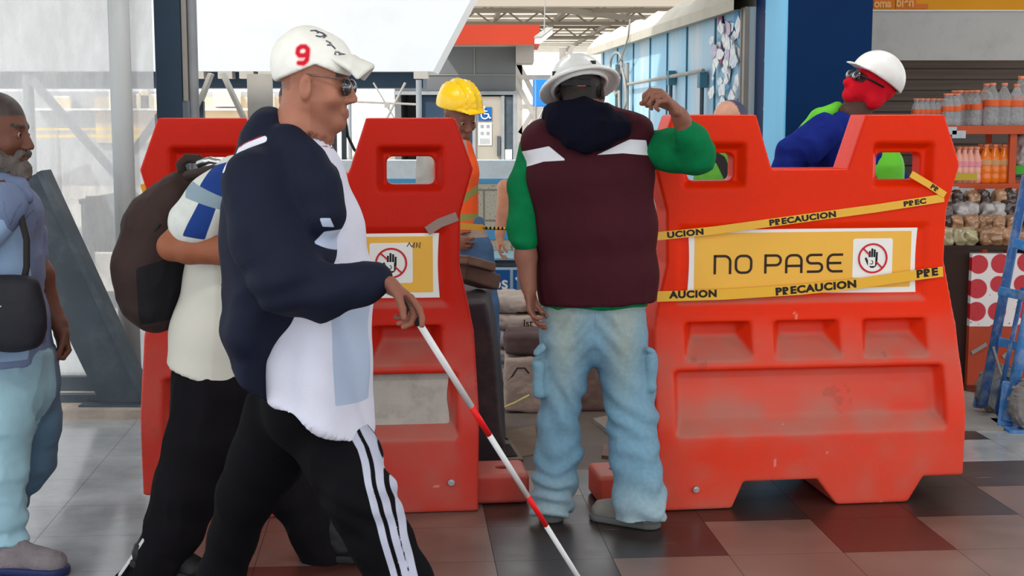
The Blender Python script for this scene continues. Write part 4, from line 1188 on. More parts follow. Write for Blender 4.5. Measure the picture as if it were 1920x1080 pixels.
SILV = mat('silver_wrap', srgb(170, 165, 165), .25, spec=.9, noise=.3, nscale=25, bump=.8, bscale=25)
DARKW = mat('dark_wrap', srgb(62, 48, 44), .25, spec=.9, noise=.4, nscale=20, bump=.8, bscale=25)
BREAD = mat('wrapped_bread', srgb(165, 125, 92), .22, spec=.9, noise=.35, nscale=14, bump=.7, bscale=22)
BREAD2 = mat('wrapped_bread_pale', srgb(170, 160, 125), .22, spec=.9, noise=.35, nscale=14, bump=.7, bscale=22)
CARD = mat('price_card', srgb(190, 200, 208), .6, noise=.1, nscale=40)
def sack(name, label, cat, c, r, m, seed, group, h=.01, amp=.012, parent=None):
    c = Vector(c); fd = Field([c[i] - r[i] - .03 for i in range(3)], [c[i] + r[i] + .03 for i in range(3)], h)
    fd.box(c, r, min(r) * .75, 0)
    o = field_obj(name, fd, m, wr=[(amp, (22, 22, 22), seed), (amp * .5, (50, 50, 50), seed + 1)])
    if cat: tag(o, label, cat, group)
    return o
# packets at left of middle shelf and on the snack table
sack('snack_packet', 'dark snack packet left of the pink drinks', 'packet', at(1772, 298, D + .12), (.05, .07, .06), DARKW, 3, None)
sack('snack_packet', 'silver snack bag at the right end of the middle shelf', 'packet', at(1922, 285, D + .15) , (.06, .06, .11), SILV, 4, None)
b = MB(); b.box(at(1918, 318, D + .1), (.12, .1, .05)); tag(b.build('snack_box', mat('green_box', srgb(70, 170, 60), .5)), 'bright green box under the silver bag on the middle shelf', 'box')
tb_z = at(1800, 470, 8.2).z
t = thing('counter', 'dark brown counter carrying wrapped bread behind the right barrier', 'counter', (at(1850, 400, 8.3).x, 8.35, 0))
b = MB(); b.span((at(1752, 500, 7.75).x, 7.75, 0), (at(1818, 500, 7.75).x, 8.1, at(1800, 468, 7.75).z)); b.build('side_board', M['brown_dark'], t, bevel=.004)
ztop = at(1800, 468, 7.75).z
b = MB(); b.span((at(1752, 500, 7.75).x, 7.75, ztop), (at(1990, 500, 7.75).x, 8.40, ztop + .02)); b.build('counter_top', M['brown_dark'], t)
b = MB(); b.span((at(1980, 500, 7.75).x, 7.9, 0), (at(1990, 500, 7.75).x, 8.38, ztop)); b.build('side_board', M['brown_dark'], t)
rnd = random.Random(11)
lab_row = ['front', 'second', 'third', 'back']
words = ['left edge', 'left', 'centre left', 'centre', 'centre right', 'right', 'right edge', 'far right']
kinds = [(BREAD2, 'pale greenish wrapped loaf'), (BREAD, 'brown wrapped bread'), (SILV, 'silver wrapped bun'), (DARKW, 'dark wrapped cake')]
order = {0: [0, 0, 0, 1, 1, 1, 1, 1], 1: [3, 1, 1, 1, 1, 1, 3, 1], 2: [3, 2, 2, 2, 2, 3, 2, 1], 3: [1, 3, 1, 3, 1, 3, 1, 3]}
for r_ in range(4):
    for i in range(8 if r_ else 7):
        px = 1772 + i * 24 + rnd.uniform(-5, 5)
        m_, nm = kinds[order[r_][i]]
        d_ = 7.83 + r_ * .14
        zc = ztop + .062 + r_ * .052
        sack('wrapped_bread', '%s at the %s of the %s row on the dark counter' % (nm, words[i], lab_row[r_]), 'bread', (at(px, 420, d_).x, d_, zc), (.030 + rnd.uniform(0, .006), .056, .038 + rnd.uniform(0, .012) + .012 * r_), m_, 20 + r_ * 8 + i, 'wrapped breads on the counter', .011, .012)
b = MB(); b.span((at(1760, 500, 7.9).x, 7.9, ztop + .02), (at(1985, 500, 7.9).x, 8.38, ztop + .03)); tag(b.build('bread_riser', M['brown_dark'], bevel=.004), 'dark stepped riser hidden under the wrapped bread rows', 'riser')
for k, (px, py, w) in enumerate([(1782, 357, .10), (1812, 360, .09), (1866, 361, .12), (1898, 361, .08), (1778, 245, .10), (1798, 252, .08)]):
    b = MB(); b.box(at(px, py, D - .03), (w, .003, .045), rz=0); o = b.build('price_card', CARD)
    tag(o, ['handwritten card at the left end under the middle shelf', 'handwritten card second from the left under the middle shelf', 'wide handwritten card right of centre under the middle shelf', 'handwritten card at the right under the middle shelf', 'handwritten card at the left end under the top shelf', 'smaller handwritten card right of another under the top shelf'][k], 'price tag', 'handwritten price cards')
# apple box on orange crate
D2 = 7.7
def apple_mat():
    m, nt, b = new_mat('apple_print'); N, L = nt.nodes, nt.links
    tc = N.new('ShaderNodeTexCoord'); mp = N.new('ShaderNodeMapping'); mp.inputs['Scale'].default_value = (1, 0, 1); L.new(tc.outputs['Object'], mp.inputs[0])
    v = N.new('ShaderNodeTexVoronoi'); v.inputs['Scale'].default_value = 7.5; v.inputs['Randomness'].default_value = .25; L.new(mp.outputs[0], v.inputs['Vector'])
    r = N.new('ShaderNodeMapRange'); r.interpolation_type = 'STEPPED' if False else 'LINEAR'; r.inputs['From Min'].default_value = .40; r.inputs['From Max'].default_value = .43; L.new(v.outputs['Distance'], r.inputs['Value'])
    mx = N.new('ShaderNodeMix'); mx.data_type = 'RGBA'; L.new(r.outputs[0], mx.inputs[0]); mx.inputs[6].default_value = (*srgb(190, 25, 40), 1); mx.inputs[7].default_value = (*srgb(228, 222, 222), 1)
    v2 = N.new('ShaderNodeTexVoronoi'); v2.inputs['Scale'].default_value = 30; v2.inputs['Randomness'].default_value = 1; L.new(mp.outputs[0], v2.inputs['Vector'])
    r2 = N.new('ShaderNodeMapRange'); r2.inputs['From Min'].default_value = .1; r2.inputs['From Max'].default_value = .13; L.new(v2.outputs['Distance'], r2.inputs['Value'])
    m2 = N.new('ShaderNodeMix'); m2.data_type = 'RGBA'; L.new(r2.outputs[0], m2.inputs[0]); m2.inputs[6].default_value = (*srgb(110, 40, 40), 1); L.new(mx.outputs[2], m2.inputs[7])
    L.new(m2.outputs[2], b.inputs['Base Color']); b.inputs['Roughness'].default_value = .4
    return m
zb = at(1860, 612, D2).z
b = MB(); b.span((at(1822, 500, D2).x, D2, 0), (at(1990, 500, D2).x, 7.745, zb)); oc = b.build('stand_panel', mat('orange_panel', srgb(178, 70, 42), .55, noise=.1, nscale=4)); tag(oc, 'scratched orange panel under the apple print', 'panel')
b = MB(); b.bar(at(1822, 662, D2 - .004), at(1850, 645, D2 - .004), .006, .02); b.bar(at(1880, 670, D2 - .004), at(1915, 640, D2 - .004), .006, .02); b.build('paint_stroke', M['pale_steel'], oc)
b = MB(); b.span((at(1822, 500, D2).x, D2 - .002, zb), (at(1990, 500, D2).x, 7.745, at(1860, 476, D2).z)); tag(b.build('apple_print_cloth', apple_mat()), 'white sheet printed with red apples covering the counter front', 'printed sheet')

# grey metal plate on the floor beside the right barrier
t = thing('ramp_plate', 'flat grey metal sheet on the floor right of the right barrier', 'metal sheet', gp(1830, 800))
q = [gp(1785, 808), gp(1882, 808), gp(1848, 745), gp(1800, 735)]
b = MB(); A = [b.bm.verts.new(v + Vector((0, 0, .012))) for v in q]; B = [b.bm.verts.new(v) for v in q]; b.bm.faces.new(A); b.bm.faces.new(B[::-1])
for i in range(4): b.bm.faces.new((A[i], A[(i + 1) % 4], B[(i + 1) % 4], B[i]))
b.build('sheet', mat('dull_sheet', srgb(140, 138, 134), .5, noise=.12, nscale=6), t)

# ------------------------------------------------------------------ blue hand truck
HT = mat('hand_truck_blue', srgb(50, 92, 150), .4, noise=.2, nscale=10, dirt=srgb(180, 185, 190), dirt_amt=.5, dscale=12)
HB = mat('hand_truck_bright', srgb(62, 125, 190), .4, noise=.15, nscale=10, dirt=srgb(190, 195, 200), dirt_amt=.4, dscale=14)
RUB = mat('dusty_tyre', srgb(120, 118, 116), .9, noise=.25, nscale=30, bump=.8, bscale=40)
o0 = gp(1880, 812)
t = thing('hand_truck', 'blue hand truck with dusty tyres leaning at the right edge', 'hand truck', o0)
def rail(p0, p1, r, nm, m_): b = MB(); b.cyl(p0, p1, r, seg=14); return b.build(nm, m_, t, True)
A0, A1 = at(1842, 760, 6.85), at(1925, 330, 7.15)
B0, B1 = at(1888, 790, 6.62), at(1965, 400, 6.95)
rail(A0, A1, .024, 'side_rail', HT); rail(B0, B1, .027, 'side_rail', HB)
rail(at(1868, 775, 6.75), at(1918, 540, 6.95), .012, 'centre_rail', HT)
b = MB(); b.bar(at(1872, 640, 6.9), at(1930, 655, 6.8), .012, .045); b.build('cross_bar', HB, t, bevel=.003)
b = MB(); b.bar(at(1872, 545, 6.95), at(1945, 560, 6.8), .012, .045); b.build('cross_bar', HB, t, bevel=.003)
b = MB(); b.bar(at(1900, 455, 7.0), at(1955, 470, 6.9), .012, .05); b.build('cross_bar', HB, t, bevel=.003)
b = MB(); b.cyl(at(1862, 650, 6.9), at(1880, 712, 6.85), .006); b.cyl(at(1880, 712, 6.85), at(1868, 775, 6.8), .006); b.build('brace_rod', M['pale_steel'], t)
def wheel(c, ax, R):
    c = Vector(c); ax = Vector(ax).normalized(); Mt = ax.to_track_quat('Z', 'Y').to_matrix().to_4x4(); Mt.translation = c
    b = MB(); prof = [(R * .55, -.03), (R * .86, -.035), (R * .97, -.02), (R, 0), (R * .97, .02), (R * .86, .035), (R * .55, .03), (R * .55, -.03)]
    b.lathe(prof, Mt, 40)
    for k in range(26):
        a = k * 2 * math.pi / 26; Q = Mt @ Matrix.Rotation(a, 4, 'Z')
        b.box((R * .98, 0, .016 if k % 2 else -.016), (R * .05, R * .13, .028), M=Q)
    w = b.build('wheel', RUB, t, False)
    b = MB(); b.lathe([(.001, -.02), (R * .3, -.022), (R * .5, -.008), (R * .58, -.02), (R * .58, .02), (R * .5, .008), (R * .3, .022), (.001, .02)], Mt, 28); h_ = b.build('hub', mat('hub_grey', srgb(105, 115, 125), .5), w, True)
    b = MB(); b.cyl(Mt @ Vector((0, 0, -.035)), Mt @ Vector((0, 0, .035)), R * .17); b.build('axle_nut', M['chrome'], w)
R = .125
wc = at(1872, 745, 6.95); wc.z = R + .005
wheel((wc.x, 6.95, R + .002), (.35, -1, 0), R)
wheel((at(1932, 770, 6.6).x, 6.58, R + .002), (.35, -1, 0), R)
b = MB(); b.cyl((wc.x, 6.95, R), (at(1932, 770, 6.6).x, 6.58, R), .012); b.build('axle', M['slate'], t)
b = MB(); b.bar(at(1884, 800, 6.64), at(1894, 716, 6.68), .075, .02, up=(0, 1, 0)); b.build('wheel_bracket', HB, t, bevel=.006)
b = MB(); b.bar(at(1833, 765, 6.95), at(1846, 700, 6.95), .05, .02, up=(0, 1, 0)); b.build('wheel_bracket', HT, t, bevel=.006)
b = MB(); v0 = gp(1885, 806, .01); b.span((v0.x + .01, v0.y - .03, .001), (v0.x + .25, v0.y + .25, .012)); b.build('toe_plate', HB, t)

# ------------------------------------------------------------------ works behind the barriers
BAG = mat('cement_bag', srgb(196, 182, 172), .7, noise=.1, nscale=6, dirt=srgb(140, 125, 115), dirt_amt=.4, dscale=5, bump=.3, bscale=30)
def bag(c, r, seed, lab, yaw=0):
    c = Vector(c); fd = Field([c[i] - r[i] - .05 for i in range(3)], [c[i] + r[i] + .05 for i in range(3)], .009)
    fd.box(c, r, min(r) * .8, 0)
    fd.ell((c.x - r[0] * .99, c.y, c.z), (.03, r[1] * .8, r[2] * .5), .03)
    o = field_obj('cement_bag', fd, BAG, wr=[(.008, (9, 9, 26), seed), (.005, (30, 30, 40), seed + 3)])
    return tag(o, lab, 'cement bag', 'cement bags stacked behind the barriers')
D = 7.72
bx = at(1012, 600, D).x
names = ['top cement bag of the stack behind the man in the vest', 'second cement bag from the top with printed letters', 'third cement bag from the top, partly torn and shaded', 'fourth cement bag from the top, at the dark edge', 'bottom cement bag resting on the floor']
zt = at(960, 556, D).z; hh = zt / 5
for k in range(5):
    o = bag((bx - .02 + .012 * k, D + .2, zt - hh * (k + .5)), (.275 - .005 * k, .2, hh / 2 - .012), 40 + k, names[k])
    if k == 1: b2 = o
Mb = Matrix.Translation((at(990, 612, D - .01).x, D - .018, zt - hh * 1.5)) @ Matrix.Rotation(math.pi / 2, 4, 'X')
t_ = vec_text('printed_letters', 'Ist', .055, M['sign_ink'], b2, Mb, .002, offset=.0008)
# blue service sign and ledge
D = 9.6
sb = thing('service_sign', 'white-framed blue sign reading os with an arrow, low behind the works', 'sign', at(960, 525, D))
b = MB(); b.span(at(905, 553, D), at(1060, 500, D + .04)); b.build('sign_board', mat('pale_blue_frame', srgb(175, 200, 215), .5), sb)
b = MB(); b.span(at(922, 546, D - .01), at(956, 506, D)); p1 = b.build('blue_panel', M['sign_blue'], sb)
b = MB(); b.span(at(962, 546, D - .01), at(1010, 506, D)); p2 = b.build('blue_panel', M['sign_blue'], sb)
vec_text('lettering', 'os', .125, M['white'], p1, Mx(937, 531, D - .012), .002, offset=.002)
b = MB(); b.tube([at(968, 520, D - .015), at(976, 533, D - .015), at(985, 522, D - .015)], .012, 6); b.bar(at(976, 533, D - .015), at(990, 510, D - .015), .01, .02); b.build('arrow_symbol', M['white'], p2)
b = MB(); b.span(at(900, 500, D), at(1075, 488, D + .05)); b.build('dark_rail', M['slate'], sb)
b = MB(); b.span(at(900, 488, D - .03), at(1075, 470, D + .5)); b.build('top_board', mat('blue_grey_board', srgb(130, 165, 180), .6), sb)
b = MB(); b.span((at(905, 553, D).x, D + .02, -.05), (at(905, 553, D).x + .05, D + .06, at(905, 553, D).z)); b.build('leg', M['slate'], sb)
b = MB(); b.span((at(1050, 553, D).x, D + .02, -.05), (at(1050, 553, D).x + .05, D + .06, at(905, 553, D).z)); b.build('leg', M['slate'], sb)
# rough stone blocks
BLK = mat('dusty_block', srgb(158, 142, 132), .9, noise=.16, nscale=7, bump=.5, bscale=30)
BLKD = mat('dusty_block_dark', srgb(118, 100, 94), .9, noise=.16, nscale=7, bump=.5, bscale=30)
D = 6.95
def rough(name, label, cat, lo, hi, m_, seed, grp=None, amp=.006):
    lo, hi = Vector(lo), Vector(hi); c = (lo + hi) / 2; r = [(hi[i] - lo[i]) / 2 for i in range(3)]
    fd = Field([c[i] - r[i] - .04 for i in range(3)], [c[i] + r[i] + .04 for i in range(3)], .011)
    fd.box(c, r, .02, 0)
    return tag(field_obj(name, fd, m_, wr=[(amp, (6, 6, 6), seed), (amp * .4, (25, 25, 25), seed + 1)]), label, cat, grp)
rough('stone_block', 'pale rough concrete block with a notch outline left of the jeans', 'concrete block', (at(946, 700, D).x, D, .0), (at(1052, 700, D).x, D + .3, at(960, 672, D).z), BLK, 5, 'rough blocks behind the works')
rough('stone_block', 'wide brown block seen between the legs in light jeans', 'concrete block', (at(1058, 700, D).x, D + .05, .0), (at(1190, 700, D).x, D + .4, at(960, 668, D).z), BLKD, 6, 'rough blocks behind the works')
b = MB(); b.tube([at(952, 712, D - .002), at(960, 706, D - .002), at(970, 690, D - .002), at(984, 690, D - .002), at(992, 700, D - .002)], .004, 5); tag(b.build('wire', M['rubber']), 'dark thin wire bent over the face of the pale block', 'wire')
rough('mortar_tub', 'dark brown tub of rubble on top of the pale block', 'tub', (at(946, 640, D).x, D + .02, at(960, 670, D).z + .006), (at(1020, 640, D).x, D + .28, at(960, 628, D).z), mat('dark_tub', srgb(84, 68, 66), .8, noise=.2, nscale=8), 9)
# dark scrap barrier end standing behind the left barrier
DK = mat('dark_grey_plastic', srgb(58, 56, 62), .6, noise=.15, nscale=5, dirt=srgb(110, 98, 90), dirt_amt=.5, dscale=4)
fd = Field((-.25, 5.7, -.02), (.35, 6.9, 1.2), .012)
p0 = at(885, 600, 6.2)
x0 = p0.x
fd = Field((x0 - .25, 5.75, -.02), (x0 + .35, 6.75, 1.1), .011)
def fdark(X, Y, Z):
    prof = at(902, 600, 6.0).x
    left = x0 - .12
    right = np.interp(Z[0, 0, :], [0, .25, .55, .78, .85, 1.0], [at(945, 600, 6.1).x, at(940, 600, 6.1).x, at(925, 600, 6.1).x, at(905, 600, 6.1).x, at(900, 500, 6.1).x, at(893, 500, 6.1).x])[None, None, :]
    return np.maximum(np.maximum(np.maximum(left - X, X - right), np.maximum(5.85 - Y, Y - 6.6)), np.maximum(Z - .71, .0 - Z)) + 0 * X
fd.func(fdark)
tag(field_obj('scrap_barrier', fd, DK, wr=[(.008, (4, 4, 4), 3)], smooth=3), 'dark grey flared barrier standing edge-on behind the left barrier', 'barrier')
WD = mat('weathered_wood', srgb(112, 92, 80), .85, noise=.25, nscale=6, stretch=(1, 1, 6), bump=.4, bscale=20)
b = MB(); b.bar(at(860, 486, 6.0), at(912, 500, 6.2), .10, .04); b.build
o = b.build('plank', WD, bevel=.006); tag(o, 'weathered short board lying on the dark barrier behind the left barrier', 'plank', 'scrap boards')
b = MB(); b.bar(at(855, 508, 6.05), at(918, 528, 6.25), .12, .07); o = b.build('plank', mat('weathered_wood_dark', srgb(88, 70, 62), .85, noise=.25, nscale=6, bump=.4, bscale=20), bevel=.008); tag(o, 'darker thick board under the short weathered board', 'plank', 'scrap boards')
# floor rubble
CD = mat('cardboard', srgb(120, 105, 92), .9, noise=.12, nscale=8)
def slab(name, label, cat, pts, h_, m_, z0=0.0, grp=None):
    b = MB(); q = [gp(px, py, z0) for px, py in pts]; n = len(q)
    A = [b.bm.verts.new(v + Vector((0, 0, h_))) for v in q]; B = [b.bm.verts.new(v) for v in q]
    b.bm.faces.new(A); b.bm.faces.new(B[::-1])
    for i in range(n): b.bm.faces.new((A[i], A[(i + 1) % n], B[(i + 1) % n], B[i]))
    return tag(b.build(name, m_), label, cat, grp)
tr = slab('metal_hatch', 'flat dusty metal frame on the floor right of the left barrier', 'hatch frame', [(895, 868), (982, 866), (958, 830), (900, 828)], .012, mat('hatch_metal', srgb(120, 112, 104), .6, noise=.15, nscale=8))
q0 = slab('hatch_opening', '', '', [(905, 860), (970, 856), (956, 834), (908, 834)], .004, mat('hatch_dark', srgb(52, 44, 40), .8), z0=.013)
for k_ in ('label', 'category'):
    if k_ in q0: del q0[k_]
q0.parent = tr
slab('cardboard_sheet', 'bent cardboard sheet on the dusty floor left of the jeans', 'cardboard', [(962, 862), (1010, 852), (1003, 800), (935, 812), (960, 832)], .006, CD)
slab('metal_strip', 'grey flat strip on the floor right of the jeans gap', 'metal strip', [(1112, 792), (1150, 822), (1168, 818), (1140, 786)], .02, mat('strip_grey', srgb(135, 128, 120), .6, noise=.1, nscale=9))
slab('rubble_piece', 'small rubble piece left of the striped strip', 'rubble', [(1128, 860), (1152, 862), (1156, 842), (1132, 838)], .015, BLKD)
b = MB(); b.tube([at(898, 781, 6.3), at(920, 773, 6.4), at(945, 763, 6.5), at(965, 755, 6.6), at(992, 741, 6.65)], .005, 6); tag(b.build('cord', mat('yellow_cord', srgb(205, 195, 130), .6)), 'thin yellow cord running to the left leg of the jeans', 'cord')
# ------------------------------------------------------------------ people
def V3(*a): return Vector(a)
def px2w(pts, d): return [(at(x, y, d).x, at(x, y, d).z) for x, y in pts]
def m_poly(pts, d, cond=None):
    w = px2w(pts, d)
    def f(P, N):
        s = poly_sdf(P[:, 0], P[:, 2], w)
        return np.maximum(s, cond(P, N)) if cond else s
    return f
def m_line(lines, d, wpx, cond=None):
    """strokes: list of polylines in pixels, width in metres"""
    L_ = [px2w(l, d) for l in lines]
    def f(P, N):
        x, z = P[:, 0], P[:, 2]; best = np.full(len(P), 9.0)
        for l in L_:
            for (ax, az), (bx, bz) in zip(l[:-1], l[1:]):
                ex, ez = bx - ax, bz - az; t = np.clip(((x - ax) * ex + (z - az) * ez) / (ex * ex + ez * ez + 1e-12), 0, 1)
                best = np.minimum(best, np.hypot(x - ax - ex * t, z - az - ez * t))
        s = best - wpx / 2
        return np.maximum(s, cond(P, N)) if cond else s
    return f
def m_min(*fs): return lambda P, N: np.minimum.reduce([f(P, N) for f in fs])

def frame(F, U):
    F = Vector(F).normalized(); U = Vector(U); U = (U - F * U.dot(F)).normalized(); R = F.cross(U)
    return R, F, U
def head_prims(fd, c, F, U, s=1.0, sF=1.0, sU=1.0, neck=None, neck_r=.052, ears=True):
    R, F, U = frame(F, U); c = Vector(c)
    L = lambda x, y, z: c + R * x * s + F * y * s * sF + U * z * s * sU
    Mx_ = [list(R), list(F), list(U)]
    def E(p, r, k=.02, op='add'): fd.ell(L(*p), (r[0] * s, r[1] * s * sF, r[2] * s * sU), k * s, Mx_, op)
    def G(a, b, ra, rb=None, k=.012, op='add', u=None): fd.seg(L(*a), L(*b), tuple(q * s for q in ra) if isinstance(ra, tuple) else ra * s, None if rb is None else (tuple(q * s for q in rb) if isinstance(rb, tuple) else rb * s), k * s, u, op)
    E((0, -.012, .032), (.076, .096, .086), 0)
    E((0, .035, -.01), (.062, .058, .078), .02)
    G((0, .045, -.045), (0, .058, -.085), .042, .026, .025)
    G((-.052, .0, -.05), (-.014, .062, -.098), .018, .016, .03); G((.052, .0, -.05), (.014, .062, -.098), .018, .016, .03)
    E((0, .072, -.098), (.02, .016, .016), .014)
    G((-.03, .079, .02), (.03, .079, .02), .011, None, .014)
    for sx in (-1, 1):
        E((sx * .031, .098, -.002), (.017, .016, .013), .012, 'cut')
        E((sx * .040, .060, -.035), (.024, .024, .022), .02)
        E((sx * .031, .078, -.003), (.0135, .0125, .0125), .003)
    G((0, .090, .008), (0, .114, -.036), .008, .012, .012)
    for sx in (-1, 1): E((sx * .012, .102, -.042), (.008, .010, .007), .008)
    G((-.020, .091, -.066), (.020, .091, -.066), .0062, None, .008); G((-.016, .092, -.078), (.016, .092, -.078), .0075, None, .008)
    G((-.022, .101, -.0722), (.022, .101, -.0722), .0022, None, .003, 'cut')
    if ears:
        for sx in (-1, 1):
            E((sx * .080, -.012, -.012), (.0085, .019, .033), .008)
            E((sx * .090, -.007, -.008), (.0075, .010, .018), .005, 'cut')
    if neck is not None:
        fd.seg(L(0, -.028, -.05), neck, neck_r, neck_r * 1.12, .03)
    return L, (R, F, U)
def eyes(L, fr, s, parent):
    R, F, U = fr
    for sx in (-1, 1):
        c = L(sx * .031, .0805, -.003)
        b = MB(); b.lathe([(.0001, -.011 * s), (.008 * s, -.0075 * s), (.0108 * s, 0), (.008 * s, .0075 * s), (.0001, .011 * s)], Matrix.Translation(c), 12)
        e = b.build('eye', mat('eye_white', srgb(176, 160, 150), .3), parent, True)
        b = MB(); p = c + F * .0085 * s; b.cyl(p, p + F * .0028 * s, .0052 * s, seg=12); b.build('iris', mat('iris_brown', srgb(45, 28, 20), .2), e)
def hand_prims(fd, w, d, n, th, curl=(.5, .5, .5, .5), s=1.0, thumb=(.55, .75, .2), spread=.0, k=.0035, base_curl=None):
    """w wrist, d along hand, n palm side, th toward the thumb"""
    w = Vector(w); d = Vector(d).normalized(); th = Vector(th); th = (th - d * th.dot(d)).normalized(); n = Vector(n); n = (n - d * n.dot(d) - th * n.dot(th)).normalized()
    fd.seg(w - d * .01, w + d * .03 * s, (.028 * s, .020 * s), (.036 * s, .017 * s), .012, th)
    fd.seg(w + d * .03 * s, w + d * .082 * s, (.037 * s, .016 * s), (.041 * s, .012 * s), .01, th)
    tips = []
    for i, (off, ln, r) in enumerate(((.031, .074, .0088), (.0105, .082, .0090), (-.0105, .077, .0086), (-.030, .062, .0078))):
        a = w + d * (.086 - (.006 if i == 3 else 0)) * s + th * off * s
        ang = curl[i] * (1.0 if base_curl is None else base_curl)
        dd = (d * math.cos(ang) + n * math.sin(ang) + th * spread * (off / .03)).normalized()
        for j, fr in enumerate((.46, .30, .24)):
            e = a + dd * ln * s * fr
            fd.seg(a, e, r * s * (1 - .07 * j), r * s * (1 - .07 * (j + 1)), k)
            a = e; ang += curl[i] * 1.15
            dd = (d * math.cos(ang) + n * math.sin(ang) + th * spread * (off / .03)).normalized()
        tips.append(a)
    a = w + d * .022 * s + th * .026 * s + n * .004
    v = (th * thumb[0] + d * thumb[1] + n * thumb[2]).normalized(); e = a + v * .042 * s
    fd.seg(a, e, .0135 * s, .0105 * s, .008)
    v2 = (th * thumb[0] * .35 + d * thumb[1] * 1.1 + n * (thumb[2] + .35)).normalized(); e2 = e + v2 * .030 * s
    fd.seg(e, e2, .0102 * s, .0095 * s, k); v3 = (v2 + n * .25).normalized()
    fd.seg(e2, e2 + v3 * .024 * s, .0095 * s, .0078 * s, k)
    return tips
RS = 1.0
def chain(fd, pts, k=.03, u=None):
    """pts: [(point, radius)]"""
    q = lambda r: tuple(x * RS for x in r) if isinstance(r, tuple) else r * RS
    pts = [(a, q(r)) for a, r in pts]
    for (a, ra), (b, rb) in zip(pts[:-1], pts[1:]): fd.seg(a, b, ra, rb, k, u)
def mk(points, pad, h):
    lo, hi = bbox(points, pad); return Field(lo, hi, h)
def skin_mat(name, c): return mat(name, c, .55, vcol=True, spec=.3, noise=.06, nscale=25, bump=.12, bscale=180)
def skin_col(base, seed=1, extra=None):
    base = np.array(base)
    def f(P, N):
        n = vnoise(P * 12, seed); n2 = vnoise(P * 45, seed + 1)
        C = base[None] * (1 + .10 * n + .05 * n2)[:, None]
        if extra: C = extra(P, N, C)
        return C
    return f
def shoe(name, heel, toe, w, m, sole_m, parent, h=.085, up=(0, 0, 1)):
    heel, toe = Vector(heel), Vector(toe); d = (toe - heel).normalized(); up = Vector(up); side = d.cross(up).normalized(); up = side.cross(d).normalized()
    L_ = (toe - heel).length
    pts = [heel, toe, heel + up * .15, toe + up * .1]
    fd = mk(pts, .08, .0065)
    a = heel + d * .035 + up * .045; b = toe - d * .045 + up * .036
    fd.seg(a, b, (w * .5, .042), (w * .52, .034), .02, side)
    fd.seg(heel + d * .04 + up * .05, heel + d * .05 + up * .11, .040, .042, .03)
    fd.seg(heel + d * .07 + up * .09, b, .03, .03, .03)
    fd.plane(heel + up * .018, -up, .002)
    o = field_obj(name, fd, m, parent, wr=[(.0022, (30, 30, 50), 3)])
    b_ = mk(pts, .08, .0065); b_.seg(heel + d * .035 + up * .014, toe - d * .045 + up * .014, (w * .5 + .006, .05), (w * .54 + .006, .05), .01, side)
    b_.plane(heel + up * .026, up, .002); b_.plane(heel + up * .0, -up, .002)
    field_obj('sole', b_, sole_m, o)
    # laces
    b2 = MB()
    for q in range(4):
        c = heel + d * (.095 + q * .024) + up * (.108 - q * .014)
        b2.tube([c - side * .022 - up * .006, c + up * .003, c + side * .022 - up * .006], .003, 6)
    b2.build('laces', M['pale_steel'], o)
    return o
def helmet(parent, L, fr, s, m, brim='peak', ridge=True, lift=.0, name='hard_hat', label=None):
    R, F, U = fr
    c = L(0, -.005, .045 + lift)
    pts = [c + R * .2, c - R * .2, c + F * .24, c - F * .2, c + U * .18, c - U * .05]
    fd = mk(pts, .02, .006)
    Mx_ = [list(R), list(F), list(U)]
    fd.ell(c, (.112 * s, .132 * s, .122 * s), 0, Mx_)
    if ridge:
        for x, rr in (((0, .012), (-.045, .007), (.045, .007)) if brim != 'full' else ((0, .007),)):
            prev = None
            for a in np.linspace(-.5, 2.6, 12):
                q = c + R * x * s + F * math.cos(a) * .128 * s * (1 - abs(x) * 1.4) + U * math.sin(a) * .118 * s * (1 - abs(x) * 1.1)
                if prev is not None: fd.seg(prev, q, rr * s, None, .008)
                prev = q
    fd.ell(c - U * .012, (.098 * s, .116 * s, .105 * s), .002, Mx_, 'cut')
    fd.plane(c - U * .012, -U, .003)
    if brim == 'full':
        f2 = mk(pts, .06, .006)
        f2.ell(c - U * .012 * s, (.158 * s, .178 * s, .05 * s), 0, Mx_); f2.plane(c - U * .012, -U, .003)
        f2.ell(c - U * .03 * s, (.150 * s, .170 * s, .05 * s), .002, Mx_, 'cut'); f2.ell(c + U * .0, (.100 * s, .118 * s, .09 * s), 0, Mx_, 'cut')
        n = tuple(min(a, b) for a, b in zip(fd.F.shape, f2.F.shape))
        fbr = f2
    else:
        fd.seg(c - U * .008 + F * .10 * s, c - U * .018 + F * .155 * s, (.075 * s, .007 * s), (.055 * s, .006 * s), .01, R)
        fbr = None
    o = field_obj(name, fd, m, parent)
    if label: o['label'] = label
    if fbr is not None: field_obj('brim', fbr, m, o)
    return o, c


# ================================================================== man in the maroon vest (back view)
d0 = 5.27
o0 = gp(1115, 962); t = thing('person', 'worker seen from behind in maroon vest and light jeans, right hand raised', 'person', (at(1110, 900, d0).x, d0, 0))
vm = t
SK = srgb(134, 88, 72)
A = lambda x, y, d=d0: at(x, y, d - .17)
hc = A(1090, 174, 5.30)
pts = [A(930, 130), A(1360, 130), A(930, 990), A(1300, 990), V3(.3, 4.81, .0), V3(.3, 5.38, .1)]
fd = mk(pts, .01, .0058)
nb = A(1100, 235, 5.28)
Lh, fr = head_prims(fd, hc, (.28, .93, -.22), (-.10, .15, 1), 1.0, neck=nb, neck_r=.058)
SHL, SHR = A(1002, 272, 5.325), A(1206, 264, 5.325)
chain(fd, [(nb, (.10, .07)), (A(1105, 300), (.17, .09)), (A(1110, 440), (.15, .09)), (A(1112, 590), (.15, .10))], .04, (1, 0, 0))
chain(fd, [(nb, .05), (SHL, .055)], .03); chain(fd, [(nb, .05), (SHR, .055)], .03)
ELL, WRL = A(985, 430, 5.25), A(992, 540, 5.20)
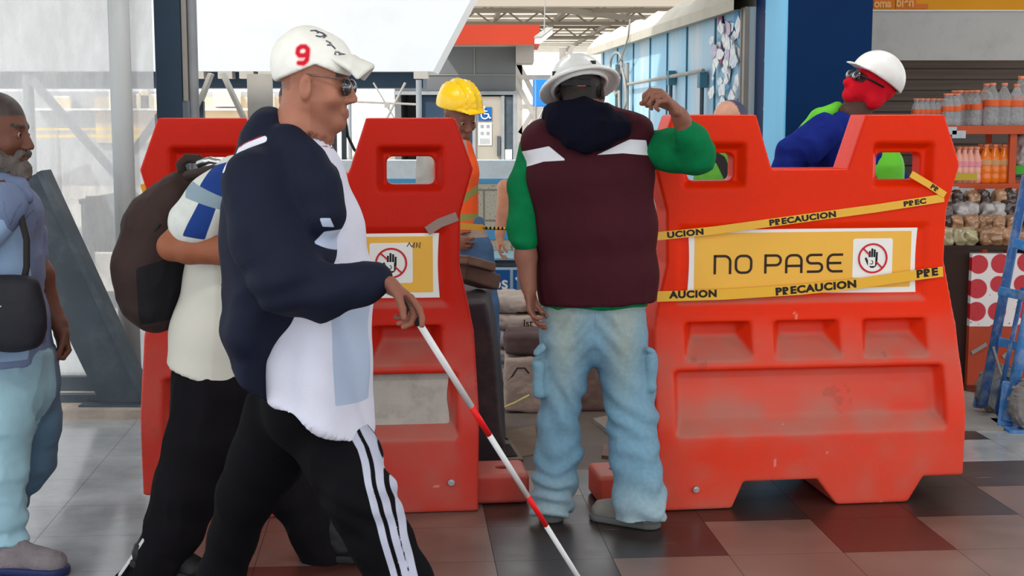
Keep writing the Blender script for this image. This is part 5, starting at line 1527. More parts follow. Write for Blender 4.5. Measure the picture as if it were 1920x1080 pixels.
chain(fd, [(SHL, .042), (ELL, .038), (A(986, 480, 5.23), .040), (WRL, .028)], .015)
hand_prims(fd, WRL, A(998, 620, 5.17) - WRL, (.7, .7, 0), (.2, 1, 0), (.28, .35, .42, .5), 1.0, (.3, .9, .25))
ELR, WRR = A(1308, 296, 5.20), A(1274, 216, 5.08)
chain(fd, [(SHR, .042), (ELR, .040), (A(1290, 250, 5.13), .040), (WRR, .029)], .015)
hand_prims(fd, WRR, A(1246, 180, 5.04) - WRR, (-.55, .2, -.8), (-.4, .6, .6), (.75, .85, .9, .95), 1.15, (.2, .8, .55))
for pts_ in ([(A(1062, 640), .09), (A(1042, 790, 5.25), .062), (A(1032, 930, 5.24), .040)], [(A(1165, 640), .09), (A(1188, 790, 5.2), .062), (A(1203, 930, 5.17), .040)]): chain(fd, pts_, .02)
def hair_extra(P, N, C):
    R, F, U = fr
    Q = P - np.array(hc)[None]
    u = Q @ np.array(U); f_ = Q @ np.array(F); r_ = np.linalg.norm(Q, axis=1)
    hair = (u > -.042) & (f_ < .02) & (r_ < .16)
    C[hair] = np.array(srgb(32, 24, 24))[None] * (1 + .3 * vnoise(P[hair] * 80, 5))[:, None]
    return C
field_obj('body', fd, skin_mat('skin_worker', SK), t, col=skin_col(SK, 2, hair_extra))
eyes(Lh, fr, 1, t)
RS = .95
# jeans
fd = mk([A(960, 560), A(1275, 560), A(960, 965, 5.25), A(1275, 965, 5.2), V3(.2, 4.83, .3), V3(.2, 5.33, .3)], .03, .0075)
chain(fd, [(A(1112, 566), (.192, .12)), (A(1112, 622), (.204, .135))], .03, (1, 0, 0))
chain(fd, [(A(1064, 640), (.108, .125)), (A(1052, 715), (.095, .105)), (A(1046, 785, 5.26), (.078, .09)), (A(1046, 850, 5.26), (.086, .092)), (A(1040, 900, 5.25), (.084, .09)), (A(1034, 955, 5.24), (.072, .082)), (A(1034, 1010, 5.24), (.072, .08))], .02, (1, 0, 0))
chain(fd, [(A(1160, 640), (.106, .125)), (A(1176, 715), (.100, .105)), (A(1186, 790, 5.22), (.090, .095)), (A(1192, 850, 5.2), (.092, .095)), (A(1198, 915, 5.18), (.094, .10)), (A(1198, 960, 5.16), (.094, .095)), (A(1198, 1010, 5.16), (.092, .09))], .02, (1, 0, 0))
fd.box(A(1010, 708, 5.22), (.022, .06, .072), .02, .015); fd.box(A(1219, 695, 5.22), (.020, .05, .07), .02, .015)
fd.seg(A(1016, 652, 5.16), A(1007, 662, 5.16), .014, .012, .02); fd.seg(A(1216, 656, 5.18), A(1224, 660, 5.18), .009, .008, .01)
fd.plane(A(1110, 563), (0, 0, 1), .01); fd.plane((0, 0, .035), (0, 0, -1), .004)
def jean_folds(P, N):
    z = P[:, 2]; low = np.clip((.42 - z) / .38, 0, 1) ** 1.2
    n = vnoise(P * np.array([7, 7, 4]), 31)
    w = np.sin(z * 78 + 7 * n + P[:, 0] * 16)
    knee = np.exp(-((z - .42) / .12) ** 2)
    d = .010 * low * w + .006 * knee * np.sin((z + P[:, 0] * .9) * 60 + 4 * n)
    diag = vnoise(np.stack([P[:, 0] * 14 + P[:, 2] * 9, P[:, 1] * 10, P[:, 2] * 4], 1), 8)
    crotch = np.exp(-((z - .72) / .1) ** 2) * np.exp(-((P[:, 0] - A(1110, 640).x) / .12) ** 2)
    return d + .006 * diag + .007 * crotch * np.sin((np.abs(P[:, 0] - A(1110, 640).x) * 1.2 + z) * 75)
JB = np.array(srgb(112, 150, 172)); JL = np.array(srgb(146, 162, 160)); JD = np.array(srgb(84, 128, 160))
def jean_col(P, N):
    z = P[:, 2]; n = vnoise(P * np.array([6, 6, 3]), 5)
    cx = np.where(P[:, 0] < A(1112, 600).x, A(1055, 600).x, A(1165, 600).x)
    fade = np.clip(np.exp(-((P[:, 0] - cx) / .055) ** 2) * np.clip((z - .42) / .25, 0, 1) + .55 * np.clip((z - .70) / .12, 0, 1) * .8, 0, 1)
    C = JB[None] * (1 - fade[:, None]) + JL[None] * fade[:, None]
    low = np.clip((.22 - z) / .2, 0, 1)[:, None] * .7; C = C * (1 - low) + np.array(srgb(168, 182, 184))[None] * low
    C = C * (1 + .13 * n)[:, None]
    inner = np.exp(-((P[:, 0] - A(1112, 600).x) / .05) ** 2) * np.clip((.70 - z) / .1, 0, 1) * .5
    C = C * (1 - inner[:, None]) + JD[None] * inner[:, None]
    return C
cxj = A(1112, 600).x
seamf = lambda P, N: np.maximum(np.minimum.reduce([np.abs(P[:, 0] - cxj) - .0015 + 10 * (P[:, 2] < .70), np.abs(np.hypot((P[:, 0] - A(1045, 600).x) / .9, (P[:, 2] - .80) / .8) - .09) - .0012 + 10 * (P[:, 2] > .80), np.abs(np.hypot((P[:, 0] - A(1178, 600).x) / .9, (P[:, 2] - .80) / .8) - .09) - .0012 + 10 * (P[:, 2] > .80)]), P[:, 1] - 5.03)
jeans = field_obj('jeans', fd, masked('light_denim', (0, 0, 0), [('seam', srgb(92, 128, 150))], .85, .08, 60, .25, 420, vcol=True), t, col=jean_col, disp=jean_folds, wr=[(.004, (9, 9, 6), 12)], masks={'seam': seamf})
# sweater
fd = mk([A(930, 220), A(1370, 200), A(930, 590), A(1370, 590), V3(.2, 4.78, 1), V3(.2, 5.38, 1)], .02, .008)
chain(fd, [(A(1104, 262, 5.28), (.13, .08)), (A(1106, 330), (.19, .12)), (A(1114, 440), (.19, .125)), (A(1114, 572), (.205, .132))], .04, (1, 0, 0))
chain(fd, [(SHL + V3(.0, .0, -.02), .062), (A(982, 350, 5.30), .060), (A(978, 425, 5.25), .055), (A(983, 452, 5.23), .050)], .02)
chain(fd, [(SHR + V3(-.0, .0, -.03), .074), (A(1264, 284, 5.25), .078), (A(1303, 292, 5.2), .070), (A(1298, 266, 5.16), .056), (A(1286, 250, 5.12), .048)], .03)
fd.plane(A(1110, 573), (0, 0, -1), .004); fd.plane(A(981, 478, 5.23), (0, .1, -1), .004) if False else None
field_obj('sweater', fd, mat('green_knit', srgb(8, 112, 66), .85, noise=.12, nscale=20, bump=.25, bscale=160, spec=.1), t, wr=[(.006, (9, 7, 12), 3)])
# vest
fd = mk([A(950, 200), A(1260, 200), A(950, 580), A(1260, 580), V3(.2, 4.83, 1), V3(.2, 5.38, 1)], .02, .0065)
chain(fd, [(A(1101, 275, 5.27), (.222, .10)), (A(1106, 330), (.232, .142)), (A(1116, 430), (.225, .150)), (A(1120, 520), (.222, .155)), (A(1122, 600), (.222, .158))], .03, (1, 0, 0))
chain(fd, [(A(1080, 225, 5.28), .06), (A(1015, 262, 5.28), .07)], .04); chain(fd, [(A(1130, 222, 5.28), .06), (A(1192, 248, 5.28), .07)], .04)
fd.plane(A(1120, 565), (.03, 0, -1), .004)
# arm holes
fd.seg(A(948, 262, 5.28), A(950, 380, 5.26), .052, .05, .012, op='cut'); fd.seg(A(1252, 245, 5.28), A(1268, 330, 5.26), .055, .05, .012, op='cut')
front = lambda P, N: P[:, 1] - 5.10
strip1 = m_poly([(974, 287), (1030, 275), (1062, 301), (1020, 304), (984, 316)], 4.96, front)
strip2 = m_poly([(1184, 262), (1216, 264), (1222, 293), (1170, 288), (1120, 291)], 4.96, front)
seam = m_line([[(1010, 300), (1092, 318), (1122, 300), (1190, 262)], [(1092, 318), (1090, 560)]], 4.96, .002, front)
field_obj('vest', fd, masked('maroon_vest', srgb(58, 13, 25), [('seam', srgb(40, 10, 18)), ('strip', srgb(215, 218, 225))], .8, .08, 12, .12, 200), t, wr=[(.004, (5, 8, 3), 7), (.003, (16, 14, 8), 9)], masks={'strip': m_min(strip1, strip2), 'seam': seam})
# navy hood/scarf around the neck
fd = mk([A(980, 170), A(1210, 170), A(980, 290), A(1210, 290), V3(.2, 4.88, 1.4), V3(.2, 5.33, 1.4)], .03, .007)
for a0, a1 in zip(np.linspace(0, 2 * math.pi, 19)[:-1], np.linspace(0, 2 * math.pi, 19)[1:]):
    q = lambda a: A(1098, 224, 5.27) + V3(math.cos(a) * .118, math.sin(a) * .082, .012 * math.sin(a * 2) - .012 * math.cos(a))
    fd.seg(q(a0), q(a1), .038, None, .02)
chain(fd, [(A(1040, 236, 5.185), (.034, .024)), (A(1072, 252, 5.15), (.034, .022)), (A(1100, 262, 5.14), (.034, .022)), (A(1130, 252, 5.15), (.034, .022)), (A(1166, 238, 5.185), (.034, .024))], .05, (0, 0, 1))
chain(fd, [(A(1062, 214, 5.19), .030), (A(1095, 206, 5.18), .032), (A(1130, 212, 5.19), .030)], .04)
field_obj('hood', fd, mat('navy_fleece', srgb(12, 14, 28), .92, noise=.15, nscale=20, spec=.08), t, wr=[(.006, (10, 14, 16), 4), (.002, (30, 30, 30), 6)])
WH = mat('hard_hat_white', srgb(222, 224, 222), .32, spec=.5, noise=.03, nscale=8, dirt=srgb(150, 150, 148), dirt_amt=.25, dscale=10)
frh = frame((.22, .92, -.34), (-.27, .2, 1))
Lhat = lambda x, y, z: hc + frh[0] * x + frh[1] * y + frh[2] * z
hh, c = helmet(t, Lhat, frh, .95, WH, 'full', True, -.018)
b = MB()
for a in (-.75, .80):
    q = c + frh[0] * math.sin(a) * .098 - frh[1] * math.cos(a) * .112 + frh[2] * .028
    b.box(q, (.018, .014, .030), rz=a)
b.build('vent_cap', M['black'], hh)
b = MB(); q = hc - frh[1] * .098 + frh[2] * .002; b.box(q, (.11, .014, .028), rz=-.2); sp = b.build('headband', M['black'], hh, bevel=.004)
b = MB(); b.box(q - frh[1] * .008 + V3(.02, 0, -.012), (.03, .006, .008), rz=-.2); b.build('adjuster', mat('orange_adjuster', srgb(220, 90, 40), .5), hh)
SHM = mat('dusty_shoe', srgb(128, 124, 118), .7, noise=.15, nscale=20, dirt=srgb(90, 86, 80), dirt_amt=.5, dscale=10); SOLE = mat('grey_sole', srgb(96, 98, 96), .7)
hl = V3(A(1032, 960).x, 5.05, 0)
shoe('shoe', hl, hl + V3(.02, .26, 0), .078, SHM, SOLE, t)
hr = V3(A(1230, 960, 5.2).x, 4.98, 0)
shoe('shoe', hr, hr + V3(-.23, .14, 0), .080, SHM, SOLE, t)
tuck(t)

RS = 1.0
# ================================================================== man with the white cap
d0 = 3.7
A = lambda x, y, d=3.7: at(x, y, d)
t = thing('person', 'man in profile with white cap, sunglasses, navy jacket and a cane, walking right', 'person', (A(580, 900).x, d0, 0))
cm = t
SK = srgb(152, 100, 80)
hc = A(592, 156)
pts = [A(420, 60), A(820, 60), V3(A(380, 100).x, 3.3, .0), V3(A(820, 100).x, 4.0, .0), A(830, 300, 3.4)]
fd = mk(pts, .03, .0055)
nb = A(548, 288)
Lc, frc = head_prims(fd, hc, (1, -.06, -.04), (.04, 0, 1), 1.0, .87, 1.03, neck=nb, neck_r=.062)
chain(fd, [(A(590, 228), .045), (A(585, 270), .052)], .03)
SH1, SH2 = A(495, 345, 3.50), A(505, 345, 3.90)
chain(fd, [(nb, (.09, .09)), (A(545, 360), (.11, .17)), (A(570, 520), (.13, .15)), (A(568, 720), (.12, .15))], .04, (1, 0, 0))
chain(fd, [(nb, .05), (SH1, .06)], .03); chain(fd, [(nb, .05), (SH2, .06)], .03)
EL1, WR1 = A(535, 540, 3.43), A(714, 522, 3.44)
chain(fd, [(SH1, .05), (EL1, .045), (A(610, 535, 3.43), .042), (WR1, .030)], .015)
hd = (A(778, 572, 3.44) - WR1)
tips = hand_prims(fd, WR1, hd, (-.45, .15, -.85), (.2, -.9, .35), (.30, .62, .72, .80), 1.02, (.25, .9, .35))
EL2, WR2 = A(520, 560, 3.93), A(600, 640, 3.95)
chain(fd, [(SH2, .05), (EL2, .043), (WR2, .028)], .015)
hand_prims(fd, WR2, (.6, .1, -.8), (-.7, 0, -.5), (.3, -.9, .2), (.4, .5, .55, .6))
HP1, KN1, AN1 = A(585, 775, 3.69), A(684, 925, 3.58), V3(A(790, 1180, 3.55).x, 3.55, .10)
HP2, KN2, AN2 = A(548, 770, 3.80), A(470, 930, 3.82), V3(A(395, 1170, 3.85).x, 3.85, .14)
chain(fd, [(HP1, .075), (KN1, .06), (AN1, .04)], .02); chain(fd, [(HP2, .08), (KN2, .06), (AN2, .04)], .02)
def cm_extra(P, N, C):
    Q = P - np.array(hc)[None]; R, F, U = frc; u = Q @ np.array(U); f_ = Q @ np.array(F); r_ = Q @ np.array(R)
    nearh = np.linalg.norm(Q, axis=1) < .17
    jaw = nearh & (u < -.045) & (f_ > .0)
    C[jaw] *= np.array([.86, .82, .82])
    mouth = nearh & (np.abs(u + .074) < .008) & (f_ > .074) & (np.abs(r_) < .024); C[mouth] = np.array(srgb(128, 72, 68))
    brow = nearh & (np.abs(u - .024) < .006) & (f_ > .06) & (np.abs(np.abs(r_) - .03) < .022); C[brow] = np.array(srgb(60, 45, 42))
    hair = nearh & (u < .05) & (u > -.02) & (f_ < -.055); C[hair] = C[hair] * .75
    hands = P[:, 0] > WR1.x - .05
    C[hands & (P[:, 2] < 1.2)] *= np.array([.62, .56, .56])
    return C
field_obj('body', fd, skin_mat('skin_cap_man', SK), t, col=skin_col(SK, 4, cm_extra))
eyes(Lc, frc, 1, t)
# cap
fd = mk([A(500, 35), A(712, 35), A(500, 160), A(712, 160), V3(hc.x, 3.57, hc.z), V3(hc.x, 3.83, hc.z)], .01, .0045)
fd.ell(A(580, 126), (.094, .088, .103), 0)
fd.ell(A(612, 122), (.066, .074, .070), .03)
fd.ell(A(545, 110), (.045, .06, .05), .03)
fd.ell(A(575, 78), (.035, .05, .032), .03)
zc = lambda px, py: A(px, py).z
x0_, x1_, x2_ = A(515, 0).x, A(597, 0).x, A(690, 0).x
def cap_cut(X, Y, Z):
    l1 = zc(515, 152) + (X - x0_) * (zc(597, 122) - zc(515, 152)) / (x1_ - x0_)
    l2 = zc(597, 122) + (X - x1_) * (zc(660, 146) - zc(597, 122)) / (A(660, 0).x - x1_)
    return (Z - np.minimum(l1, l2)) + 0 * Y       # positive above: keep
sl, X, Y, Z = fd.sub(fd.lo - 1, fd.lo + fd.n * fd.h + 1)
fd.comb(sl, cap_cut(X, Y, Z).astype(np.float32), .003, 'cut')
fd.F = np.maximum(fd.F, -1)
CAPW = masked('white_cap', srgb(222, 222, 216), [('ink', srgb(70, 74, 84)), ('halo', srgb(228, 150, 152)), ('nine', srgb(190, 26, 44))], .8, .05, 20, .2, 250)
near = lambda P, N: P[:, 1] - 3.70
ninel = [[(575, 101), (570, 104), (561, 104), (557, 99), (558, 91), (563, 87), (571, 87), (576, 92), (576, 104), (575, 113), (569, 119), (560, 118)]]
ink = m_line([[(579, 56), (588, 55), (592, 60)], [(590, 66), (598, 68), (606, 64)], [(600, 60), (608, 66), (604, 70)], [(610, 76), (618, 80)], [(612, 84), (620, 84), (626, 90)], [(627, 96), (633, 97), (637, 104), (629, 105), (626, 99)], [(636, 99), (648, 103)], [(590, 57), (600, 60)]], 3.62, .0042, near)
cap = field_obj('cap', fd, CAPW, t, wr=[(.0025, (12, 12, 20), 4)], masks={'nine': m_line(ninel, 3.61, .0095, near), 'halo': m_line(ninel, 3.61, .016, near), 'ink': ink})
fd = mk([A(600, 80), A(720, 170), V3(hc.x, 3.57, hc.z), V3(hc.x, 3.83, hc.z)], .02, .0045)
for y_ in np.linspace(-.072, .072, 21):
    dz = -.030 * (y_ / .07) ** 2; dx = -.028 * (y_ / .07) ** 2
    fd.seg(A(628, 100) + V3(0, y_ * .9, dz * .5), A(662, 110) + V3(0, y_, dz * .9), (.010, .0065), (.010, .006), .01, (0, 1, 0)); fd.seg(A(662, 110) + V3(0, y_, dz * .9), A(697, 124) + V3(dx, y_, dz), (.010, .006), (.009, .005), .008, (0, 1, 0))
field_obj('brim', fd, masked('cap_brim', srgb(214, 214, 208), [], .8, .05, 20, .1, 200), cap)
# sunglasses
LENS = mat('smoked_lens', srgb(28, 28, 38), .12, spec=.9, coat=.5)
R_, F_, U_ = frc
b = MB()
for s_ in (1, -1): b.tube([Lc(s_ * .078, -.01, .020), Lc(s_ * .076, .05, .016), Lc(s_ * .062, .092, .010)], .0026, 6)
gl = b.build('sunglasses', mat('metal_frame', srgb(120, 95, 90), .3, metal=.6), t, True)
for s_ in (1, -1):
    fd = mk([Lc(s_ * .035, .10, -.005)], .06, .003)
    fd.ell(Lc(s_ * .036, .098, -.008), (.030, .016, .023), 0, [list(R_), list(F_), list(U_)])
    fd.ell(Lc(s_ * .034, .088, -.008), (.030, .016, .023), 0, [list(R_), list(F_), list(U_)], 'cut')
    field_obj('lens', fd, LENS, gl)
# shirt (long lavender-white) under the jacket
SHIRT = mat('lavender_shirt', srgb(196, 198, 214), .85, noise=.06, nscale=8, bump=.15, bscale=150)
fd = mk([A(440, 240), A(730, 240), A(440, 840), A(730, 840), V3(A(500, 500).x, 3.35, 1), V3(A(500, 500).x, 3.98, 1)], .02, .0075)
chain(fd, [(A(572, 274), (.052, .06)), (A(574, 330), (.095, .14)), (A(586, 430), (.130, .165)), (A(592, 540), (.150, .175)), (A(594, 680), (.150, .20)), (A(594, 840), (.150, .24))], .03, (1, 0, 0))
n_ = Vector((A(470, 700).z - A(690, 815).z, 0, A(690, 815).x - A(470, 700).x)).normalized()
fd.plane(A(580, 757, 3.7), (-abs(n_.x), 0, -abs(n_.z)), .004)
def shirt_disp(P, N):
    n = vnoise(P * np.array([4, 4, 1.5]), 4)
    return .010 * np.sin(P[:, 0] * 34 + 6 * n + P[:, 2] * 5) * np.clip((1.15 - P[:, 2]) / .3, 0, 1)
blue_band = m_poly([(618, 560), (688, 540), (694, 768), (630, 760)], 3.52, lambda P, N: P[:, 1] - 3.66)
field_obj('shirt', fd, masked('shirt_cloth', srgb(198, 200, 216), [('band', srgb(160, 176, 200))], .85, .06, 8, .15, 150), t, disp=shirt_disp, wr=[(.003, (10, 10, 6), 3)], masks={'band': blue_band})
# jacket
fd = mk([A(395, 170), A(740, 170), A(395, 760), A(740, 760), V3(A(500, 500).x, 3.3, 1), V3(A(500, 500).x, 4.05, 1)], .02, .007)
chain(fd, [(A(515, 305), (.085, .15)), (A(528, 360), (.140, .20)), (A(530, 450), (.150, .215)), (A(520, 540), (.135, .215))], .04, (1, 0, 0))
chain(fd, [(A(520, 540), (.135, .215)), (A(482, 610), (.078, .22)), (A(486, 690), (.055, .22)), (A(505, 760), (.05, .22))], .03, (1, 0, 0))
chain(fd, [(A(505, 232), (.042, .075)), (A(500, 262), (.06, .10)), (A(505, 300), (.08, .13))], .03, (1, 0, 0))     # collar
chain(fd, [(A(538, 268, 3.60), .05), (A(568, 312, 3.57), .058), (A(592, 352, 3.54), .062), (A(605, 400, 3.53), .06)], .03)
chain(fd, [(A(548, 285), (.045, .15)), (A(590, 340), (.07, .19)), (A(604, 400), (.068, .205)), (A(602, 470), (.068, .215)), (A(596, 530), (.066, .215))], .03, (1, 0, 0))
chain(fd, [(A(482, 345, 3.53), .088), (A(500, 450, 3.47), .084), (A(540, 532, 3.42), .078), (A(610, 548, 3.42), .060), (A(670, 533, 3.43), .048), (A(708, 523, 3.44), .041)], .03)
chain(fd, [(A(560, 556, 3.43), .05), (A(600, 574, 3.43), .038), (A(650, 552, 3.43), .034)], .03)
chain(fd, [(A(500, 345, 3.88), .08), (A(520, 550, 3.93), .065), (A(590, 628, 3.95), .045)], .03)
n_ = Vector((A(440, 640).z - A(535, 735).z, 0, A(535, 735).x - A(440, 640).x)).normalized()
fd.plane(A(485, 697), (-abs(n_.x), 0, -abs(n_.z)), .004)
def jk_disp(P, N):
    n = vnoise(P * np.array([5, 5, 5]), 14)
    el = np.array(A(560, 545, 3.42)); r = np.linalg.norm(P - el, axis=1)
    return .006 * np.sin((P[:, 0] * .8 - P[:, 2]) * 60 + 6 * n) * np.exp(-(r / .14) ** 2) + .006 * np.sin(P[:, 0] * 30 + 5 * n) * np.clip((1.2 - P[:, 2]) / .3, 0, 1)
nearj = lambda P, N: P[:, 1] - 3.62
dj = 3.42
j1 = m_line([[(418, 318), (420, 300), (428, 287), (450, 275), (486, 262)]], 3.50, .016, nearj)
jr = m_line([[(424, 282), (450, 268), (480, 256)]], 3.50, .004, nearj)
j2 = m_min(m_poly([(595, 411), (614, 412), (620, 430), (600, 428)], dj, nearj), m_poly([(582, 459), (602, 438), (638, 436), (640, 474), (618, 478)], dj, nearj))
j3 = m_poly([(623, 452), (641, 452), (641, 462), (625, 462)], dj, nearj)
inv = lambda f: (lambda P, N: -f(P, N))
patch = lambda P, N: np.maximum(j2(P, N), -j3(P, N))
field_obj('jacket', fd, masked('navy_jacket', srgb(20, 25, 42), [('white', srgb(205, 208, 220)), ('piping', srgb(120, 30, 50)), ('patch', srgb(170, 182, 205))], .75, .1, 10, .1, 150, spec=.12), t, disp=jk_disp, wr=[(.004, (5, 5, 2.5), 3), (.0015, (18, 18, 9), 6)],
          masks={'white': j1, 'piping': jr, 'patch': patch})
# trousers
fd = mk([A(380, 690), A(830, 690), V3(A(350, 1170).x, 3.3, .05), V3(A(860, 1170).x, 4.1, .05)], .03, .0075)
chain(fd, [(A(572, 700), (.118, .15)), (A(575, 760), (.122, .155))], .03, (1, 0, 0))
chain(fd, [(A(600, 795, 3.67), .104), (A(640, 862, 3.62), .096), (A(676, 935, 3.55), .088), (A(712, 1010, 3.55), .080), (A(752, 1090, 3.55), .080), (A(785, 1170, 3.55), .082)], .025)
chain(fd, [(A(535, 775, 3.79), .115), (A(500, 860, 3.81), .098), (A(462, 930, 3.82), .080), (A(435, 1010, 3.84), .066), (A(415, 1080, 3.84), .064), (A(398, 1160, 3.85), .07)], .025)
fd.plane(A(570, 700), (0, 0, 1), .01)
st_cond = lambda P, N: P[:, 1] - 3.64
lines = [[(642, 805), (672, 850), (688, 890), (704, 945), (722, 1010), (745, 1090), (762, 1170)]]
l2 = [[(x + 20, y - 2) for x, y in lines[0]]]; l3 = [[(x + 40 - (6 if y > 950 else 0), y - 6) for x, y in lines[0]]]
stripes = m_line(lines + l2 + l3, 3.49, .0165, st_cond)
def pants_disp(P, N):
    n = vnoise(P * np.array([6, 6, 5]), 24)
    k = A(690, 925, 3.55); r = np.linalg.norm(P - np.array(k), axis=1)
    return .007 * np.sin((P[:, 2] + P[:, 0] * .4) * 70 + 6 * n) * np.exp(-(r / .12) ** 2) + .005 * n
field_obj('trousers', fd, masked('black_trousers', srgb(11, 11, 15), [('stripe', srgb(170, 174, 192))], .85, .1, 10, .1, 150, spec=.08), t, disp=pants_disp, wr=[(.004, (10, 10, 4), 3)], masks={'stripe': stripes})
BLKS = mat('black_shoe', srgb(24, 24, 26), .5); WSOLE = mat('white_sole', srgb(215, 215, 212), .5)
shoe('shoe', V3(AN1.x - .04, 3.55, .005), V3(AN1.x + .23, 3.54, .005), .09, BLKS, WSOLE, t)
u_ = V3(-.35, 0, .94)
shoe('shoe', V3(AN2.x - .06, 3.85, .075), V3(AN2.x + .20, 3.84, .01), .09, BLKS, WSOLE, t)
tuck(t)
# white cane
ct = thing('white_cane', 'long white cane with two red bands held by the man in the white cap', 'cane', gp(1130, 1158))
cp = lambda f: (A(752, 552, 3.425)) .lerp(gp(1130, 1155, .012), f)
p_a, p_b = A(752, 552, 3.425), gp(1130, 1155, .012)
def cane_at(py):
    lo, hi = 0.0, 1.0
    for _ in range(40):
        m_ = (lo + hi) / 2; q = p_a.lerp(p_b, m_)
        # project
        rel = q - Vector((0, 0, CAMH)); zc_ = rel.y * CP - rel.z * SP; yc_ = rel.y * SP + rel.z * CP
        yy = 540 - FPX * yc_ / zc_
        if yy < py: lo = m_
        else: hi = m_
    return p_a.lerp(p_b, lo)
CW = mat('cane_white', srgb(206, 208, 210), .35, spec=.4); CR_ = mat('cane_red', srgb(214, 20, 24), .4)
b = MB(); b.cyl(cane_at(560), cane_at(606), .013, .0115, 16); b.build('cane_grip', M['rubber'], ct, True)
b = MB(); b.cyl(cane_at(604), cane_at(762), .0088, .0084, 16); b.build('cane_section', CW, ct, True)
b = MB(); b.cyl(cane_at(762), cane_at(815), .0084, .0082, 16); o = b.build('cane_band', CR_, ct, True); o['label'] = 'upper red band'
b = MB(); b.cyl(cane_at(815), cane_at(930), .0082, .0078, 16); b.build('cane_section', CW, ct, True)
b = MB(); b.cyl(cane_at(930), cane_at(985), .0078, .0076, 16); o = b.build('cane_band', CR_, ct, True); o['label'] = 'lower red band'
b = MB(); b.cyl(cane_at(985), cane_at(1150), .0076, .0072, 16); b.build('cane_section', CW, ct, True)
b = MB(); b.cyl(cane_at(1146), p_b, .013, .010, 16); b.build('cane_tip', M['rubber'], ct, True)


# ================================================================== man with the backpack
d0 = 4.5
A = lambda x, y, d=4.5: at(x, y, d)
t = thing('person', 'man with brown backpack, striped shirt and black trousers, mostly hidden behind the capped man', 'person', (A(430, 900).x, d0, 0))
SK = srgb(140, 82, 56)
hc = A(578, 205, 4.5)
fd = mk([A(240, 130), A(720, 130), V3(A(240, 700).x, 4.2, 0), V3(A(720, 700).x, 4.75, .1)], .03, .0065)
nb = A(505, 300)
Lb, frb = head_prims(fd, hc, (1, 0, -.15), (.15, 0, 1), 1.0, .9, 1.0, neck=nb)
SH1, SH2 = A(445, 335, 4.36), A(455, 335, 4.66)
chain(fd, [(nb, (.08, .08)), (A(455, 370), (.10, .14)), (A(425, 520), (.10, .13)), (A(400, 700), (.10, .13))], .04, (1, 0, 0))
chain(fd, [(nb, .05), (SH1, .055)], .03); chain(fd, [(nb, .05), (SH2, .055)], .03)
EL1, WR1 = A(322, 462, 4.30), A(500, 470, 4.28)
chain(fd, [(SH1, .050), (A(372, 405, 4.32), .046), (EL1, .043), (A(355, 466, 4.29), .047), (A(420, 470, 4.28), .044), (WR1, .028)], .012)
hand_prims(fd, WR1, (1, 0, 0), (0, 0, -1), (0, -1, .3), (.6, .7, .7, .8))
EL2, WR2 = A(470, 500, 4.75), A(560, 560, 4.75)
chain(fd, [(SH2, .048), (EL2, .042), (WR2, .028)], .015); hand_prims(fd, WR2, (.8, 0, -.6), (-.5, 0, -.7), (0, -1, 0), (.5, .6, .6, .7))
HP1, KN1, AN1 = A(398, 735, 4.42), A(352, 900, 4.38), V3(A(285, 1080, 4.38).x, 4.38, .125)
HP2, KN2, AN2 = A(415, 735, 4.58), A(540, 900, 4.62), V3(A(618, 1040, 4.62).x, 4.62, .09)
chain(fd, [(HP1, .085), (KN1, .058), (AN1, .038)], .02); chain(fd, [(HP2, .085), (KN2, .058), (AN2, .038)], .02)
field_obj('body', fd, skin_mat('skin_backpack_man', SK), t, col=skin_col(SK, 6, lambda P, N, C: np.where(((np.linalg.norm(P - np.array(hc), axis=1) < .15) & ((P - np.array(hc)) @ np.array(frb[2]) > .03) & ((P - np.array(hc)) @ np.array(frb[1]) < .08))[:, None], np.array(srgb(28, 22, 20))[None], C)))
eyes(Lb, frb, 1, t)
fd = mk([A(270, 280), A(540, 280), A(270, 740), A(560, 740), V3(A(400, 500).x, 4.15, 1), V3(A(400, 500).x, 4.8, 1)], .02, .0075)
chain(fd, [(A(490, 315), (.07, .10)), (A(455, 370), (.135, .17)), (A(430, 520), (.135, .165)), (A(405, 620), (.135, .165)), (A(392, 740), (.145, .18))], .03, (1, 0, 0))
n_ = Vector((A(310, 668).z - A(470, 716).z, 0, A(470, 716).x - A(310, 668).x)).normalized()
fd.plane(A(390, 696), (-abs(n_.x), 0, -abs(n_.z)), .004)
chain(fd, [(A(442, 335, 4.37), .075), (A(400, 375, 4.33), .078), (A(366, 420, 4.31), .080)], .03)
ax_ = Vector((A(366, 435).x - A(425, 330).x, 0, A(366, 435).z - A(425, 330).z)).normalized()
slv = lambda P, N: P[:, 1] - 4.48
sl_full = m_poly([(300, 300), (500, 300), (500, 470), (290, 470)], 4.3, slv)
c1 = m_poly([(392, 312), (440, 300), (440, 392), (376, 352)], 4.28, slv)
c2 = m_poly([(345, 352), (360, 340), (440, 378), (440, 400), (350, 370)], 4.28, slv)
c3 = m_poly([(378, 378), (410, 388), (388, 448), (348, 440)], 4.28, slv)
body_low = m_poly([(280, 452), (560, 452), (560, 760), (280, 760)], 4.35)
field_obj('shirt', fd, masked('striped_shirt', srgb(198, 202, 198), [('low', srgb(196, 194, 184)), ('blue', srgb(28, 58, 125)), ('grey', srgb(128, 148, 160))], .85, .05, 40, .15, 140), t, wr=[(.005, (6, 6, 3), 6)], masks={'blue': m_min(c1, c3), 'grey': c2, 'low': body_low})
fd = mk([A(200, 690), A(680, 690), V3(A(200, 1100).x, 4.15, .0), V3(A(690, 1100).x, 4.85, 0)], .03, .008)
chain(fd, [(A(398, 690), (.125, .15)), (A(400, 745), (.130, .155))], .03, (1, 0, 0))
